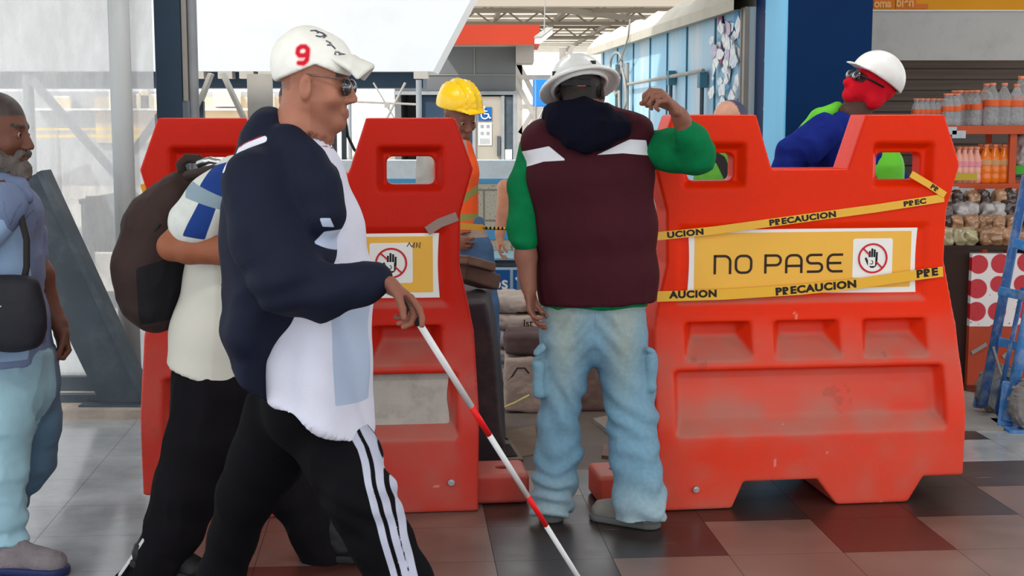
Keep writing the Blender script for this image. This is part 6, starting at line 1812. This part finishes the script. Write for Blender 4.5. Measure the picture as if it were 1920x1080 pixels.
chain(fd, [(A(396, 740, 4.42), .112), (A(378, 830, 4.4), .108), (A(352, 915, 4.38), .100), (A(328, 990, 4.38), .088), (A(300, 1055, 4.38), .076), (A(285, 1085, 4.38), .074)], .025)
chain(fd, [(A(420, 745, 4.58), .112), (A(490, 850, 4.6), .095), (A(548, 930, 4.62), .078), (A(585, 990, 4.62), .072), (A(606, 1045, 4.62), .075)], .025)
chain(fd, [(A(275, 1010, 4.36), .012), (A(222, 1085, 4.36), .013), (A(290, 1075, 4.37), .03), (A(275, 1010, 4.36), .012)], .01)
fd.plane(A(400, 688), (0, 0, 1), .01)
field_obj('trousers', fd, masked('charcoal_trousers', srgb(17, 15, 19), [('piping', srgb(190, 190, 192))], .85, .1, 10, .1, 150, spec=.08), t, wr=[(.006, (9, 9, 5), 13), (.003, (20, 20, 12), 8)], masks={'piping': m_line([[(272, 1008), (224, 1078)]], 4.35, .010)})
shoe('shoe', V3(AN2.x - .05, 4.62, .003), V3(AN2.x + .21, 4.60, .003), .088, BLKS, M['rubber'], t)
shoe('shoe', V3(AN1.x - .06, 4.38, .065), V3(AN1.x + .17, 4.38, .004), .088, BLKS, M['rubber'], t)
tuck(t)
# backpack
bp = thing('backpack', 'bulging dark brown backpack on the back of the man in the striped shirt', 'backpack', A(290, 620))
fd = mk([A(205, 290), A(400, 290), A(205, 640), A(400, 640), V3(A(300, 400).x, 4.3, 1), V3(A(300, 400).x, 4.75, 1)], .03, .008)
chain(fd, [(A(330, 372, 4.54), (.075, .11)), (A(305, 430, 4.54), (.115, .14)), (A(288, 500, 4.54), (.120, .15)), (A(288, 560, 4.54), (.105, .14))], .05, (1, 0, 0))
chain(fd, [(A(318, 390, 4.54), (.07, .1)), (A(352, 345, 4.54), (.04, .08))], .04, (1, 0, 0))
BPM = mat('brown_backpack', srgb(50, 38, 35), .75, noise=.15, nscale=8, bump=.2, bscale=90)
lowm = m_poly([(262, 500), (330, 480), (380, 470), (380, 640), (330, 600), (262, 610)], 4.42, lambda P, N: P[:, 1] - 4.52)
field_obj('bag_body', fd, masked('brown_bag', srgb(52, 38, 35), [('dark', srgb(22, 21, 26))], .75, .15, 8, .2, 90), bp, wr=[(.006, (8, 8, 5), 16), (.003, (24, 24, 18), 8)], masks={'dark': lowm})
b = MB(); b.tube([A(345, 330, 4.5), A(338, 308, 4.5), A(350, 297, 4.5), A(372, 298, 4.5), A(380, 312, 4.5)], .016, 10); b.build('top_handle', BPM, bp, True)
b = MB(); b.tube([A(372, 308, 4.42), A(395, 300, 4.40), A(440, 312, 4.36)], .012, 8); b.build('strap_buckle', M['chrome'], bp, True)
b = MB(); b.tube([A(350, 330, 4.42), A(400, 318, 4.35), A(450, 340, 4.30), A(470, 400, 4.30), A(440, 520, 4.32), A(360, 570, 4.40)], .016, 8); b.build('shoulder_strap', BPM, bp, True)
b = MB(); b.tube([A(300, 420, 4.388), A(262, 470, 4.392), A(248, 540, 4.40), A(270, 590, 4.42)], .004, 6); b.build('zip', M['rubber'], bp, True)


# ================================================================== bearded man at the left edge
d0 = 4.6
A = lambda x, y, d=4.6: at(x, y, d)
t = thing('person', 'bearded man at the left edge in pale blue shirt and faded jeans, walking right', 'person', (A(20, 900).x, d0, 0))
SK = srgb(98, 60, 46)
hc = A(-4, 245)
fd = mk([A(-110, 150), A(150, 150), V3(A(-150, 700).x, 4.3, 0), V3(A(150, 700).x, 4.95, .1)], .03, .006)
nb = A(-20, 345)
Ll, frl = head_prims(fd, hc, (1, -.10, -.12), (.10, 0, 1), 1.02, .98, 1.03, neck=nb, neck_r=.055)
SH1, SH2 = A(5, 385, 4.43), A(10, 385, 4.77)
chain(fd, [(nb, (.08, .08)), (A(10, 430), (.10, .15)), (A(15, 560), (.11, .14)), (A(30, 680), (.10, .14))], .04, (1, 0, 0))
chain(fd, [(nb, .05), (SH1, .052)], .03); chain(fd, [(nb, .05), (SH2, .052)], .03)
EL2, WR2 = A(78, 515, 4.72), A(112, 610, 4.70)
chain(fd, [(SH2, .048), (EL2, .042), (A(85, 560, 4.72), .040), (WR2, .028)], .012)
hand_prims(fd, WR2, (.15, 0, -1), (-.8, .2, 0), (.7, -.6, -.1), (.9, 1.0, 1.05, 1.1), 1.0, (.1, .95, .4))
EL1, WR1 = A(-70, 520, 4.38), A(-60, 610, 4.36)
chain(fd, [(SH1, .048), (EL1, .042), (WR1, .028)], .012)
hand_prims(fd, WR1, (.1, 0, -1), (.8, 0, 0), (.6, -.6, 0), (.5, .6, .7, .8))
HP1, KN1, AN1 = A(8, 700, 4.52), A(22, 860, 4.5), V3(A(18, 1030, 4.5).x, 4.5, .09)
HP2, KN2, AN2 = A(45, 700, 4.68), A(62, 850, 4.7), V3(A(-20, 960, 4.75).x, 4.75, .22)
chain(fd, [(HP1, .08), (KN1, .055), (AN1, .036)], .02); chain(fd, [(HP2, .075), (A(52, 850, 4.72), .045), (AN2, .032)], .02)
def lm_extra(P, N, C):
    Q = P - np.array(hc)[None]; R, F, U = frl; u = Q @ np.array(U); f_ = Q @ np.array(F); r_ = Q @ np.array(R); rr = np.linalg.norm(Q, axis=1) < .19
    hair = rr & (u > .048 + .25 * np.clip(f_ - .03, 0, 1)) | (rr & (f_ < -.015) & (u > -.03) & (np.abs(r_) < .078))
    C[hair] = np.array(srgb(62, 52, 50))[None] * (1 + .25 * vnoise(P[hair] * 90, 3))[:, None]
    brow = rr & (np.abs(u - .024) < .006) & (f_ > .06) & (np.abs(np.abs(r_) - .03) < .022); C[brow] = np.array(srgb(45, 36, 34))
    return C
field_obj('body', fd, skin_mat('skin_bearded_man', SK), t, col=skin_col(SK, 9, lm_extra))
eyes(Ll, frl, 1, t)
fd = mk([Ll(0, 0, -.07)], .2, .0055)
R_, F_, U_ = frl; ML = [list(R_), list(F_), list(U_)]
fd.seg(Ll(-.045, .045, -.09), Ll(0, .085, -.112), .028, .030, .02); fd.seg(Ll(.045, .045, -.09), Ll(0, .085, -.112), .028, .030, .02)
fd.seg(Ll(-.064, .005, -.045), Ll(-.045, .045, -.09), .016, .028, .015); fd.seg(Ll(.064, .005, -.045), Ll(.045, .045, -.09), .016, .028, .015)
fd.ell(Ll(0, .082, -.12), (.034, .03, .03), .02, ML)
fd.seg(Ll(-.026, .096, -.058), Ll(.026, .096, -.058), .009, None, .01); fd.seg(Ll(-.03, .090, -.062), Ll(-.034, .078, -.09), .010, None, .01); fd.seg(Ll(.03, .090, -.062), Ll(.034, .078, -.09), .010, None, .01)
bc = lambda P, N: np.array(srgb(112, 104, 100))[None] * (np.clip(.75 + 3.0 * (hc.z - .085 - P[:, 2]), .45, 1.2) * (1 + .35 * vnoise(P * np.array([70, 70, 25]), 4)))[:, None]
field_obj('beard', fd, mat('grey_beard', (0, 0, 0), .9, vcol=True, bump=.6, bscale=220), t, col=bc, wr=[(.004, (60, 60, 30), 4)])
LBLUE = mat('pale_blue_shirt', srgb(128, 148, 180), .85, noise=.08, nscale=10, bump=.15, bscale=150)
fd = mk([A(-120, 310), A(140, 310), A(-120, 720), A(140, 720), V3(0 + A(0, 500).x, 4.25, 1), V3(A(0, 500).x, 4.95, 1)], .02, .0075)
chain(fd, [(A(0, 350), (.065, .085)), (A(8, 400), (.105, .16)), (A(8, 500), (.110, .165)), (A(12, 600), (.120, .17)), (A(24, 690), (.130, .165))], .03, (1, 0, 0))
chain(fd, [(A(-5, 343, 4.6), .05), (A(35, 352, 4.55), .028), (A(52, 372, 4.52), .02)], .02)
chain(fd, [(SH2 + V3(.01, 0, -.01), .070), (A(52, 440, 4.74), .058), (A(62, 478, 4.73), .050)], .02)
chain(fd, [(SH1, .070), (A(-50, 460, 4.4), .064), (A(-66, 505, 4.38), .058)], .02)
fd.plane(A(20, 676), (0, 0, -1), .005)
collar = m_line([[(60, 345), (28, 420), (20, 372)], [(40, 420), (52, 560), (55, 660)]], 4.43, .003, lambda P, N: P[:, 1] - 4.6)
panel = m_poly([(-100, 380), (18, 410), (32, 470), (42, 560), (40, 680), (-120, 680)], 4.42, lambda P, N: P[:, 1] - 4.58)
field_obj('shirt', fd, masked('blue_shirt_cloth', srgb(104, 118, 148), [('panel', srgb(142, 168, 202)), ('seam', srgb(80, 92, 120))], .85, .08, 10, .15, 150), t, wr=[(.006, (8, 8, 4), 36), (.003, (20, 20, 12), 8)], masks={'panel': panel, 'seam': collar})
fd = mk([A(-120, 650), A(140, 650), V3(A(-130, 900).x, 4.25, .05), V3(A(140, 900).x, 4.95, .05)], .03, .0075)
chain(fd, [(A(28, 668), (.122, .16)), (A(30, 720), (.130, .165))], .03, (1, 0, 0))
chain(fd, [(A(0, 715, 4.52), .104), (A(4, 790, 4.5), .092), (A(4, 880, 4.5), .076), (A(8, 960, 4.5), .064), (A(12, 1030, 4.5), .060), (A(12, 1060, 4.5), .06)], .025)
chain(fd, [(A(50, 715, 4.68), .104), (A(58, 790, 4.7), .098), (A(52, 860, 4.71), .090), (A(15, 930, 4.74), .07), (A(-15, 960, 4.76), .062)], .025)
fd.plane(A(20, 655), (0, 0, 1), .008); fd.plane((0, 0, .10), (0, 0, -1), .004)
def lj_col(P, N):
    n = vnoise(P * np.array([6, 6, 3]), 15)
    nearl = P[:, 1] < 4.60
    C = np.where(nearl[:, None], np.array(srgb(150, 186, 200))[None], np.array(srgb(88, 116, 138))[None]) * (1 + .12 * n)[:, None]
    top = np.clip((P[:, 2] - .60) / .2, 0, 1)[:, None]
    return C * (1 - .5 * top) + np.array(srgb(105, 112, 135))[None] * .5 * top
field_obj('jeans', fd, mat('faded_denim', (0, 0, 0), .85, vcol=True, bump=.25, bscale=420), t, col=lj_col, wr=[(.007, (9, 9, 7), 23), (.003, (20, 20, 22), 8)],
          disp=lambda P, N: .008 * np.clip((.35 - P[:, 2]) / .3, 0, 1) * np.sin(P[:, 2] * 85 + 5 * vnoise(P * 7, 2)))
SNK = mat('grey_sneaker', srgb(120, 112, 116), .8, noise=.2, nscale=20, bump=.4, bscale=90)
shoe('shoe', V3(AN1.x - .055, 4.5, .003), V3(AN1.x + .20, 4.46, .003), .092, SNK, mat('navy_sole', srgb(30, 42, 85), .5), t)
shoe('shoe', V3(AN2.x - .16, 4.76, .13), V3(AN2.x + .06, 4.75, .01), .092, SNK, M['rubber'], t)
tuck(t)
cb = thing('crossbody_bag', 'black round crossbody bag hanging at the bearded man\'s hip', 'bag', A(20, 655, 4.38))
fd = mk([A(-70, 500, 4.37), A(100, 680, 4.37), V3(A(0, 600).x, 4.25, 1), V3(A(0, 600).x, 4.45, 1)], .02, .0075)
fd.box(A(8, 585, 4.365), (.115, .035, .115), .035, 0); fd.ell(A(22, 590, 4.36), (.105, .048, .118), .03)
field_obj('bag_body', fd, mat('black_nylon', srgb(30, 30, 38), .6, noise=.1, nscale=8, bump=.15, bscale=120), cb, wr=[(.005, (9, 9, 9), 3)])
b = MB(); b.tube([A(18, 372, 4.48), A(38, 400, 4.425), A(50, 450, 4.415), A(50, 500, 4.41), A(42, 540, 4.38)], .011, 8); b.build('strap', M['rubber'], cb, True)
b = MB(); b.tube([A(-8, 580, 4.312), A(2, 574, 4.312), A(8, 566, 4.315)], .0022, 6); b.build('bag_mark', M['white'], cb)


# ================================================================== worker with the yellow helmet
d0 = 7.5
A = lambda x, y, d=7.5: at(x, y, d)
t = thing('person', 'worker in yellow hard hat and orange vest looking down behind the left red barrier', 'person', (A(880, 700).x, d0, 0))
SK = srgb(128, 84, 68)
hc = A(862, 218)
fd = mk([A(770, 150), A(960, 150), V3(A(770, 700).x, 7.2, .0), V3(A(960, 700).x, 7.8, .1)], .03, .008)
nb = A(855, 275, 7.52)
Ly, fry = head_prims(fd, hc, (.55, -.78, -.38), (.10, -.3, 1), 1.0, neck=nb)
chain(fd, [(nb, (.07, .07)), (A(852, 315), (.10, .08)), (A(852, 440), (.10, .08))], .04, (1, 0, 0))
SHa, SHb = A(808, 300), A(905, 300, 7.6)
chain(fd, [(nb, .05), (SHa, .05), (A(800, 400, 7.45), .042), (A(840, 450, 7.35), .03)], .02)
hand_prims(fd, A(840, 450, 7.35), (1, -.2, -.2), (0, 1, -.4), (0, 0, 1), (.5, .5, .6, .6))
chain(fd, [(nb, .05), (A(872, 305, 7.56), .045), (A(858, 400, 7.54), .040), (A(846, 450, 7.45), .03)], .02)
hand_prims(fd, A(846, 450, 7.45), (-.6, -.7, -.2), (0, .5, -.7), (0, 0, 1), (.5, .5, .6, .6))
chain(fd, [(A(862, 470), .09), (A(862, 600), .06), V3(A(860, 600).x, 7.5, .08) and (V3(A(858, 600).x, 7.5, .08), .04)], .02)
chain(fd, [(A(892, 470), .09), (A(905, 600), .06), (V3(A(915, 600).x, 7.5, .08), .04)], .02)
field_obj('body', fd, skin_mat('skin_yellow_hat', SK), t, col=skin_col(SK, 12, lambda P, N, C: C))
eyes(Ly, fry, 1, t)
YH = mat('hard_hat_yellow', srgb(244, 200, 10), .3, spec=.5, noise=.03, nscale=8)
frY = frame((.60, -.75, -.20), (.02, -.2, 1))
helmet(t, lambda x, y, z: hc + frY[0] * x + frY[1] * y + frY[2] * z, frY, 1.04, YH, 'peak', True, .02)
fd = mk([A(770, 250), A(950, 250), A(770, 470), A(950, 470), V3(A(860, 400).x, 7.2, 1), V3(A(860, 400).x, 7.8, 1)], .02, .009)
chain(fd, [(A(855, 285), (.09, .09)), (A(852, 320), (.125, .12)), (A(852, 432), (.128, .13))], .03, (1, 0, 0))
fd.plane(A(868, 431), (0, 0, -1), .004)
fs = mk([A(770, 250), A(950, 250), A(770, 470), A(950, 470), V3(A(860, 400).x, 7.2, 1), V3(A(860, 400).x, 7.8, 1)], .02, .009)
chain(fs, [(A(852, 310), (.11, .10)), (A(852, 400), (.11, .11))], .03, (1, 0, 0))
chain(fs, [(SHa + V3(-.01, 0, 0), .062), (A(798, 400, 7.45), .058), (A(812, 425, 7.42), .05)], .02); chain(fs, [(A(870, 308, 7.56), .058), (A(858, 400, 7.54), .052)], .02)
field_obj('shirt', fs, mat('grey_work_shirt', srgb(158, 156, 152), .85, noise=.1, nscale=12, bump=.15), t, wr=[(.006, (14, 14, 9), 3)])
fc = lambda P, N: P[:, 1] - 7.5
gr = m_line([[(868, 255), (892, 330), (893, 372), (866, 385)], [(820, 412), (910, 412)]], 7.38, .045)
op = m_poly([(852, 250), (872, 262), (884, 320), (880, 345), (850, 330)], 7.38, fc)
field_obj('vest', fd, masked('orange_vest', srgb(240, 92, 38), [('band', srgb(140, 142, 80)), ('shirt', srgb(150, 145, 140))], .7, .08, 10, .1, 100), t, wr=[(.005, (10, 10, 6), 3)], masks={'band': m_line([[(820, 408), (915, 408)], [(862, 378), (900, 352)]], 7.38, .035), 'shirt': op})
fd = mk([A(800, 420), A(960, 420), V3(A(820, 600).x, 7.2, .03), V3(A(960, 600).x, 7.8, .03)], .03, .009)
chain(fd, [(A(868, 432), (.125, .10)), (A(874, 470), (.135, .11)), (A(878, 500), (.135, .11))], .02, (1, 0, 0))
chain(fd, [(A(862, 490), .085), (A(860, 600), .07), (V3(A(858, 600).x, 7.5, .06), .065)], .02)
chain(fd, [(A(893, 490), .085), (A(910, 570), .07), (V3(A(918, 620).x, 7.5, .06), .065)], .02)
field_obj('jeans', fd, masked('worker_jeans', srgb(72, 104, 140), [('belt', srgb(158, 142, 130))], .85, .2, 12, .3, 200), t, wr=[(.006, (12, 12, 8), 3)], masks={'belt': m_poly([(800, 425), (950, 425), (950, 446), (800, 446)], 7.4)})
for px in (856, 918): shoe('shoe', V3(A(px, 600).x, 7.55, .003), V3(A(px, 600).x + .06, 7.30, .003), .09, BLKS, M['rubber'], t)
tuck(t)

# ================================================================== stooping worker behind the man in the vest
d0 = 8.2
A = lambda x, y, d=8.2: at(x, y, d)
t = thing('person', 'stooping person in white shirt, bare arm reaching down, mostly hidden by maroon vest', 'person', (A(1010, 600).x, d0, 0))
SK = srgb(188, 132, 104)
fd = mk([A(900, 250), A(1110, 250), V3(A(900, 600).x, 7.8, .0), V3(A(1110, 600).x, 8.6, .1)], .03, .008)
hc = A(1052, 290, 7.95); nb = A(1045, 335, 8.1)
Ls, frs = head_prims(fd, hc, (-.3, -.6, -.75), (0, -.7, .6), 1.0, neck=nb)
chain(fd, [(nb, (.08, .08)), (A(1035, 370, 8.25), (.15, .10)), (A(1020, 450, 8.35), (.13, .10))], .04, (1, 0, 0))
SHa = A(978, 346, 8.15)
chain(fd, [(nb, .05), (SHa, .05), (A(948, 352, 8.1), .045), (A(944, 400, 8.08), .040), (A(937, 440, 8.05), .028)], .015)
hand_prims(fd, A(937, 440, 8.05), (-.1, 0, -1), (.8, 0, 0), (.2, -1, 0), (.35, .45, .5, .6), .95)
chain(fd, [(nb, .05), (A(1075, 360, 8.2), .05), (A(1090, 430, 8.1), .042), (A(1060, 480, 8.05), .03)], .015)
hand_prims(fd, A(1060, 480, 8.05), (-.4, 0, -.8), (-.8, 0, 0), (.2, -1, 0), (.5, .5, .5, .6), .95)
for x_ in (1000, 1045): chain(fd, [(A(x_, 470, 8.35), .09), (A(x_ - 5, 560, 8.25), .06), (V3(A(x_, 560).x, 8.3, .08), .04)], .02)
field_obj('body', fd, skin_mat('skin_stooping', SK), t, col=skin_col(SK, 14))
eyes(Ls, frs, 1, t)
fd = mk([A(930, 300), A(1120, 300), A(930, 520), A(1120, 520), V3(A(1000, 400).x, 7.8, 1), V3(A(1000, 400).x, 8.6, 1)], .02, .009)
chain(fd, [(A(1042, 345, 8.15), (.11, .10)), (A(1035, 375, 8.25), (.18, .13)), (A(1020, 470, 8.35), (.15, .13))], .03, (1, 0, 0))
chain(fd, [(SHa, .06), (A(958, 356, 8.12), .058)], .02)
field_obj('shirt', fd, mat('white_tee', srgb(232, 230, 226), .85, bump=.1), t, wr=[(.006, (10, 10, 6), 3)])
fd = mk([A(930, 440), A(1120, 440), V3(A(940, 600).x, 7.9, .03), V3(A(1110, 600).x, 8.6, .03)], .03, .010)
chain(fd, [(A(1020, 455, 8.35), (.14, .12)), (A(1022, 490, 8.35), (.15, .12))], .02, (1, 0, 0))
for x_ in (1000, 1045): chain(fd, [(A(x_, 485, 8.35), .095), (A(x_ - 5, 560, 8.25), .075), (V3(A(x_, 560).x, 8.3, .06), .065)], .02)
field_obj('trousers', fd, mat('dull_trousers', srgb(88, 92, 104), .85), t, wr=[(.006, (12, 12, 8), 3)])
for x_ in (1000, 1045): shoe('shoe', V3(A(x_, 560).x, 8.46, .003), V3(A(x_, 560).x - .04, 8.22, .003), .09, BLKS, M['rubber'], t)
tuck(t)

# ================================================================== worker with the red face cover
d0 = 6.7
A = lambda x, y, d=6.7: at(x, y, d)
t = thing('person', 'worker with red face cover, dark glasses and tilted white hard hat beside the blue column', 'person', (A(1610, 700).x, d0, 0))
SK = srgb(70, 42, 36)
hc = A(1632, 163)
fd = mk([A(1430, 90), A(1730, 90), V3(A(1430, 700).x, 6.4, .0), V3(A(1730, 700).x, 7.1, .1)], .03, .0075)
nb = A(1588, 232, 6.72)
Lr, frr = head_prims(fd, hc, (-.78, -.18, .50), (.52, 0, .80), 1.0, neck=None, ears=False)
chain(fd, [(A(1628, 185), .055), (A(1606, 210), .055), (nb, .062)], .03)
SHa, SHb = A(1540, 250, 6.62), A(1640, 262, 6.82)
chain(fd, [(nb, (.08, .08)), (A(1590, 300), (.14, .11)), (A(1610, 420), (.12, .10)), (A(1625, 520), (.12, .10))], .04, (1, 0, 0))
chain(fd, [(nb, .05), (SHa, .052), (A(1486, 285, 6.56), .044), (A(1452, 345, 6.5), .03)], .02)
hand_prims(fd, A(1452, 345, 6.5), (-.6, -.2, -.8), (.8, 0, -.5), (0, -1, 0), (.4, .5, .5, .6))
chain(fd, [(nb, .05), (SHb, .052), (A(1690, 360, 6.86), .044), (A(1650, 420, 6.7), .03)], .02)
hand_prims(fd, A(1650, 420, 6.7), (-.8, -.4, -.4), (0, 0, -1), (0, -1, 0), (.4, .5, .5, .6))
for x_ in (1600, 1655): chain(fd, [(A(x_, 530), .09), (A(x_, 660), .06), (V3(A(x_, 600).x, 6.7, .08), .04)], .02)
field_obj('body', fd, skin_mat('skin_red_cover', SK), t, col=skin_col(SK, 16))
eyes(Lr, frr, 1, t)
R_, F_, U_ = frr; MR_ = [list(R_), list(F_), list(U_)]
fd = mk([Lr(0, 0, 0)], .19, .0065)
def rc(p): return Lr(*p)
fd.ell(rc((0, -.012, .030)), (.084, .104, .092), 0, MR_)
fd.ell(rc((0, .032, -.02)), (.070, .066, .084), .02, MR_); fd.seg(rc((0, .05, -.04)), rc((0, .062, -.088)), .052, .036, .02); fd.seg(rc((0, .1, -.02)), rc((0, .112, -.045)), .016, .018, .02)
fd.seg(rc((-.05, -.03, -.05)), rc((.05, -.03, -.05)), .045, None, .03)
fd.box(rc((0, .11, .004)), (.064, .05, .020), .01, .006, MR_, 'cut')
field_obj('face_cover', fd, mat('red_cloth', srgb(196, 8, 32), .85, noise=.1, nscale=12, bump=.15), t, wr=[(.003, (20, 20, 20), 3)])
b = MB()
for s_ in (1, -1): b.tube([rc((s_ * .088, -.02, .02)), rc((s_ * .084, .05, .014)), rc((s_ * .066, .100, .006))], .005, 6)
gl = b.build('safety_glasses', M['black'], t, True)
for s_ in (1, -1):
    fd = mk([rc((s_ * .036, .104, .002))], .06, .0035)
    fd.ell(rc((s_ * .037, .106, .002)), (.036, .014, .025), 0, MR_); fd.ell(rc((s_ * .034, .096, .002)), (.036, .014, .025), 0, MR_, 'cut')
    field_obj('lens', fd, LENS, gl)
helmet(t, Lr, frr, 1.0, WH, 'peak', False, .012)
fd = mk([A(1430, 190), A(1740, 190), A(1430, 560), A(1740, 560), V3(A(1600, 400).x, 6.35, 1), V3(A(1600, 400).x, 7.1, 1)], .02, .008)
NB = srgb(18, 34, 112)
chain(fd, [(A(1582, 246), (.10, .09)), (A(1590, 300), (.165, .13)), (A(1605, 400), (.15, .12)), (A(1620, 540), (.15, .13))], .03, (1, 0, 0))
chain(fd, [(A(1545, 248, 6.60), .085), (A(1512, 275, 6.55), .082), (A(1486, 288, 6.54), .070), (A(1468, 320, 6.51), .055), (A(1455, 342, 6.5), .045)], .025)
chain(fd, [(SHb, .07), (A(1690, 360, 6.86), .058), (A(1655, 415, 6.72), .045)], .02)
field_obj('sweater', fd, mat('royal_blue_knit', NB, .85, noise=.15, nscale=10, bump=.15, spec=.1), t, wr=[(.007, (10, 8, 8), 3), (.003, (26, 26, 20), 5)])
HV = mat('lime_vest', srgb(92, 182, 44), .6, noise=.08, nscale=10, spec=.2)
fd = mk([A(1470, 180), A(1740, 180), A(1470, 560), A(1740, 560), V3(A(1600, 400).x, 6.4, 1), V3(A(1600, 400).x, 7.1, 1)], .02, .009)
chain(fd, [(A(1600, 262, 6.74), (.135, .12)), (A(1622, 320, 6.74), (.175, .14)), (A(1628, 420, 6.74), (.17, .14)), (A(1630, 540, 6.74), (.17, .14))], .03, (1, 0, 0))
chain(fd, [(A(1570, 204, 6.74), .035), (A(1535, 222, 6.70), .040), (A(1508, 250, 6.70), .034)], .02)
chain(fd, [(A(1492, 300, 6.62), .03), (A(1490, 340, 6.62), .035)], .02)
fd.seg(A(1530, 290, 6.5), A(1575, 420, 6.5), .12, .13, .01, op='cut')
field_obj('vest', fd, HV, t, wr=[(.005, (10, 10, 6), 3)])
fd = mk([A(1500, 500), A(1740, 500), V3(A(1520, 600).x, 6.4, .03), V3(A(1740, 600).x, 7.0, .03)], .03, .010)
chain(fd, [(A(1626, 520), (.145, .12)), (A(1628, 560), (.15, .12))], .02, (1, 0, 0))
for x_ in (1600, 1655): chain(fd, [(A(x_, 550), .095), (A(x_, 660), .078), (V3(A(x_, 600).x, 6.7, .06), .07)], .02)
field_obj('trousers', fd, mat('dark_trousers', srgb(36, 40, 52), .85), t, wr=[(.006, (12, 12, 8), 3)])
for x_ in (1600, 1655): shoe('shoe', V3(A(x_, 600).x, 6.78, .003), V3(A(x_, 600).x - .05, 6.52, .003), .09, BLKS, M['rubber'], t)
tuck(t)

# ================================================================== crouching bald worker behind the right barrier
d0 = 7.2
A = lambda x, y, d=7.2: at(x, y, d)
t = thing('person', 'worker with shaved head and lime vest, only the crown showing above the right barrier', 'person', (A(1365, 700).x, d0, 0))
SK = srgb(196, 148, 124)
hc = A(1367, 232)
fd = mk([A(1270, 170), A(1460, 170), V3(A(1270, 700).x, 6.9, .0), V3(A(1460, 700).x, 7.6, .1)], .03, .0085)
nb = A(1372, 285, 7.22)
Lz, frz = head_prims(fd, hc, (-.75, -.6, -.25), (.1, 0, 1), 1.0, neck=nb)
chain(fd, [(nb, (.08, .08)), (A(1372, 330), (.14, .10)), (A(1372, 460), (.12, .09))], .04, (1, 0, 0))
for s_ in (-1, 1):
    chain(fd, [(nb, .05), (A(1372 + 48 * s_, 320), .05), (A(1372 + 56 * s_, 400, 7.15), .042), (A(1372 + 40 * s_, 450, 7.0), .03)], .02)
    hand_prims(fd, A(1372 + 40 * s_, 450, 7.0), (-s_ * .3, -.6, -.6), (0, 0, -1), (-s_, 0, 0), (.4, .5, .5, .6))
for x_ in (1350, 1398): chain(fd, [(A(x_, 470), .09), (A(x_, 600), .06), (V3(A(x_, 600).x, 7.2, .08), .04)], .02)
field_obj('body', fd, skin_mat('skin_bald', SK), t, col=skin_col(SK, 18, lambda P, N, C: np.where((((P - np.array(hc)) @ np.array(frz[1]) < -.01) & ((P - np.array(hc)) @ np.array(frz[2]) > -.04) & (np.linalg.norm(P - np.array(hc), axis=1) < .16))[:, None], np.array(srgb(70, 72, 96))[None], C)))
eyes(Lz, frz, 1, t)
fd = mk([A(1270, 270), A(1470, 270), A(1270, 500), A(1470, 500), V3(A(1370, 400).x, 6.9, 1), V3(A(1370, 400).x, 7.5, 1)], .02, .010)
chain(fd, [(A(1372, 300), (.11, .10)), (A(1372, 340), (.165, .125)), (A(1372, 470), (.155, .125))], .03, (1, 0, 0))
chain(fd, [(A(1325, 322), .065), (A(1316, 390, 7.15), .058)], .02); chain(fd, [(A(1420, 322), .065), (A(1428, 390, 7.15), .058)], .02)
field_obj('vest', fd, masked('lime_worker_vest', srgb(84, 150, 48), [('dark', srgb(34, 30, 34))], .7), t, wr=[(.005, (10, 10, 6), 3)], masks={'dark': m_line([[(1320, 280), (1352, 300), (1372, 350)]], 7.1, .05)})
fd = mk([A(1270, 450), A(1470, 450), V3(A(1290, 600).x, 6.9, .03), V3(A(1460, 600).x, 7.5, .03)], .03, .010)
chain(fd, [(A(1374, 460), (.14, .11)), (A(1374, 490), (.145, .11))], .02, (1, 0, 0))
for x_ in (1350, 1398): chain(fd, [(A(x_, 485), .09), (A(x_, 600), .072), (V3(A(x_, 600).x, 7.2, .06), .065)], .02)
field_obj('trousers', fd, mat('grey_work_trousers', srgb(60, 64, 74), .85), t, wr=[(.006, (12, 12, 8), 3)])
for x_ in (1350, 1398): shoe('shoe', V3(A(x_, 600).x, 7.28, .003), V3(A(x_, 600).x - .08, 7.04, .003), .09, BLKS, M['rubber'], t)
tuck(t)
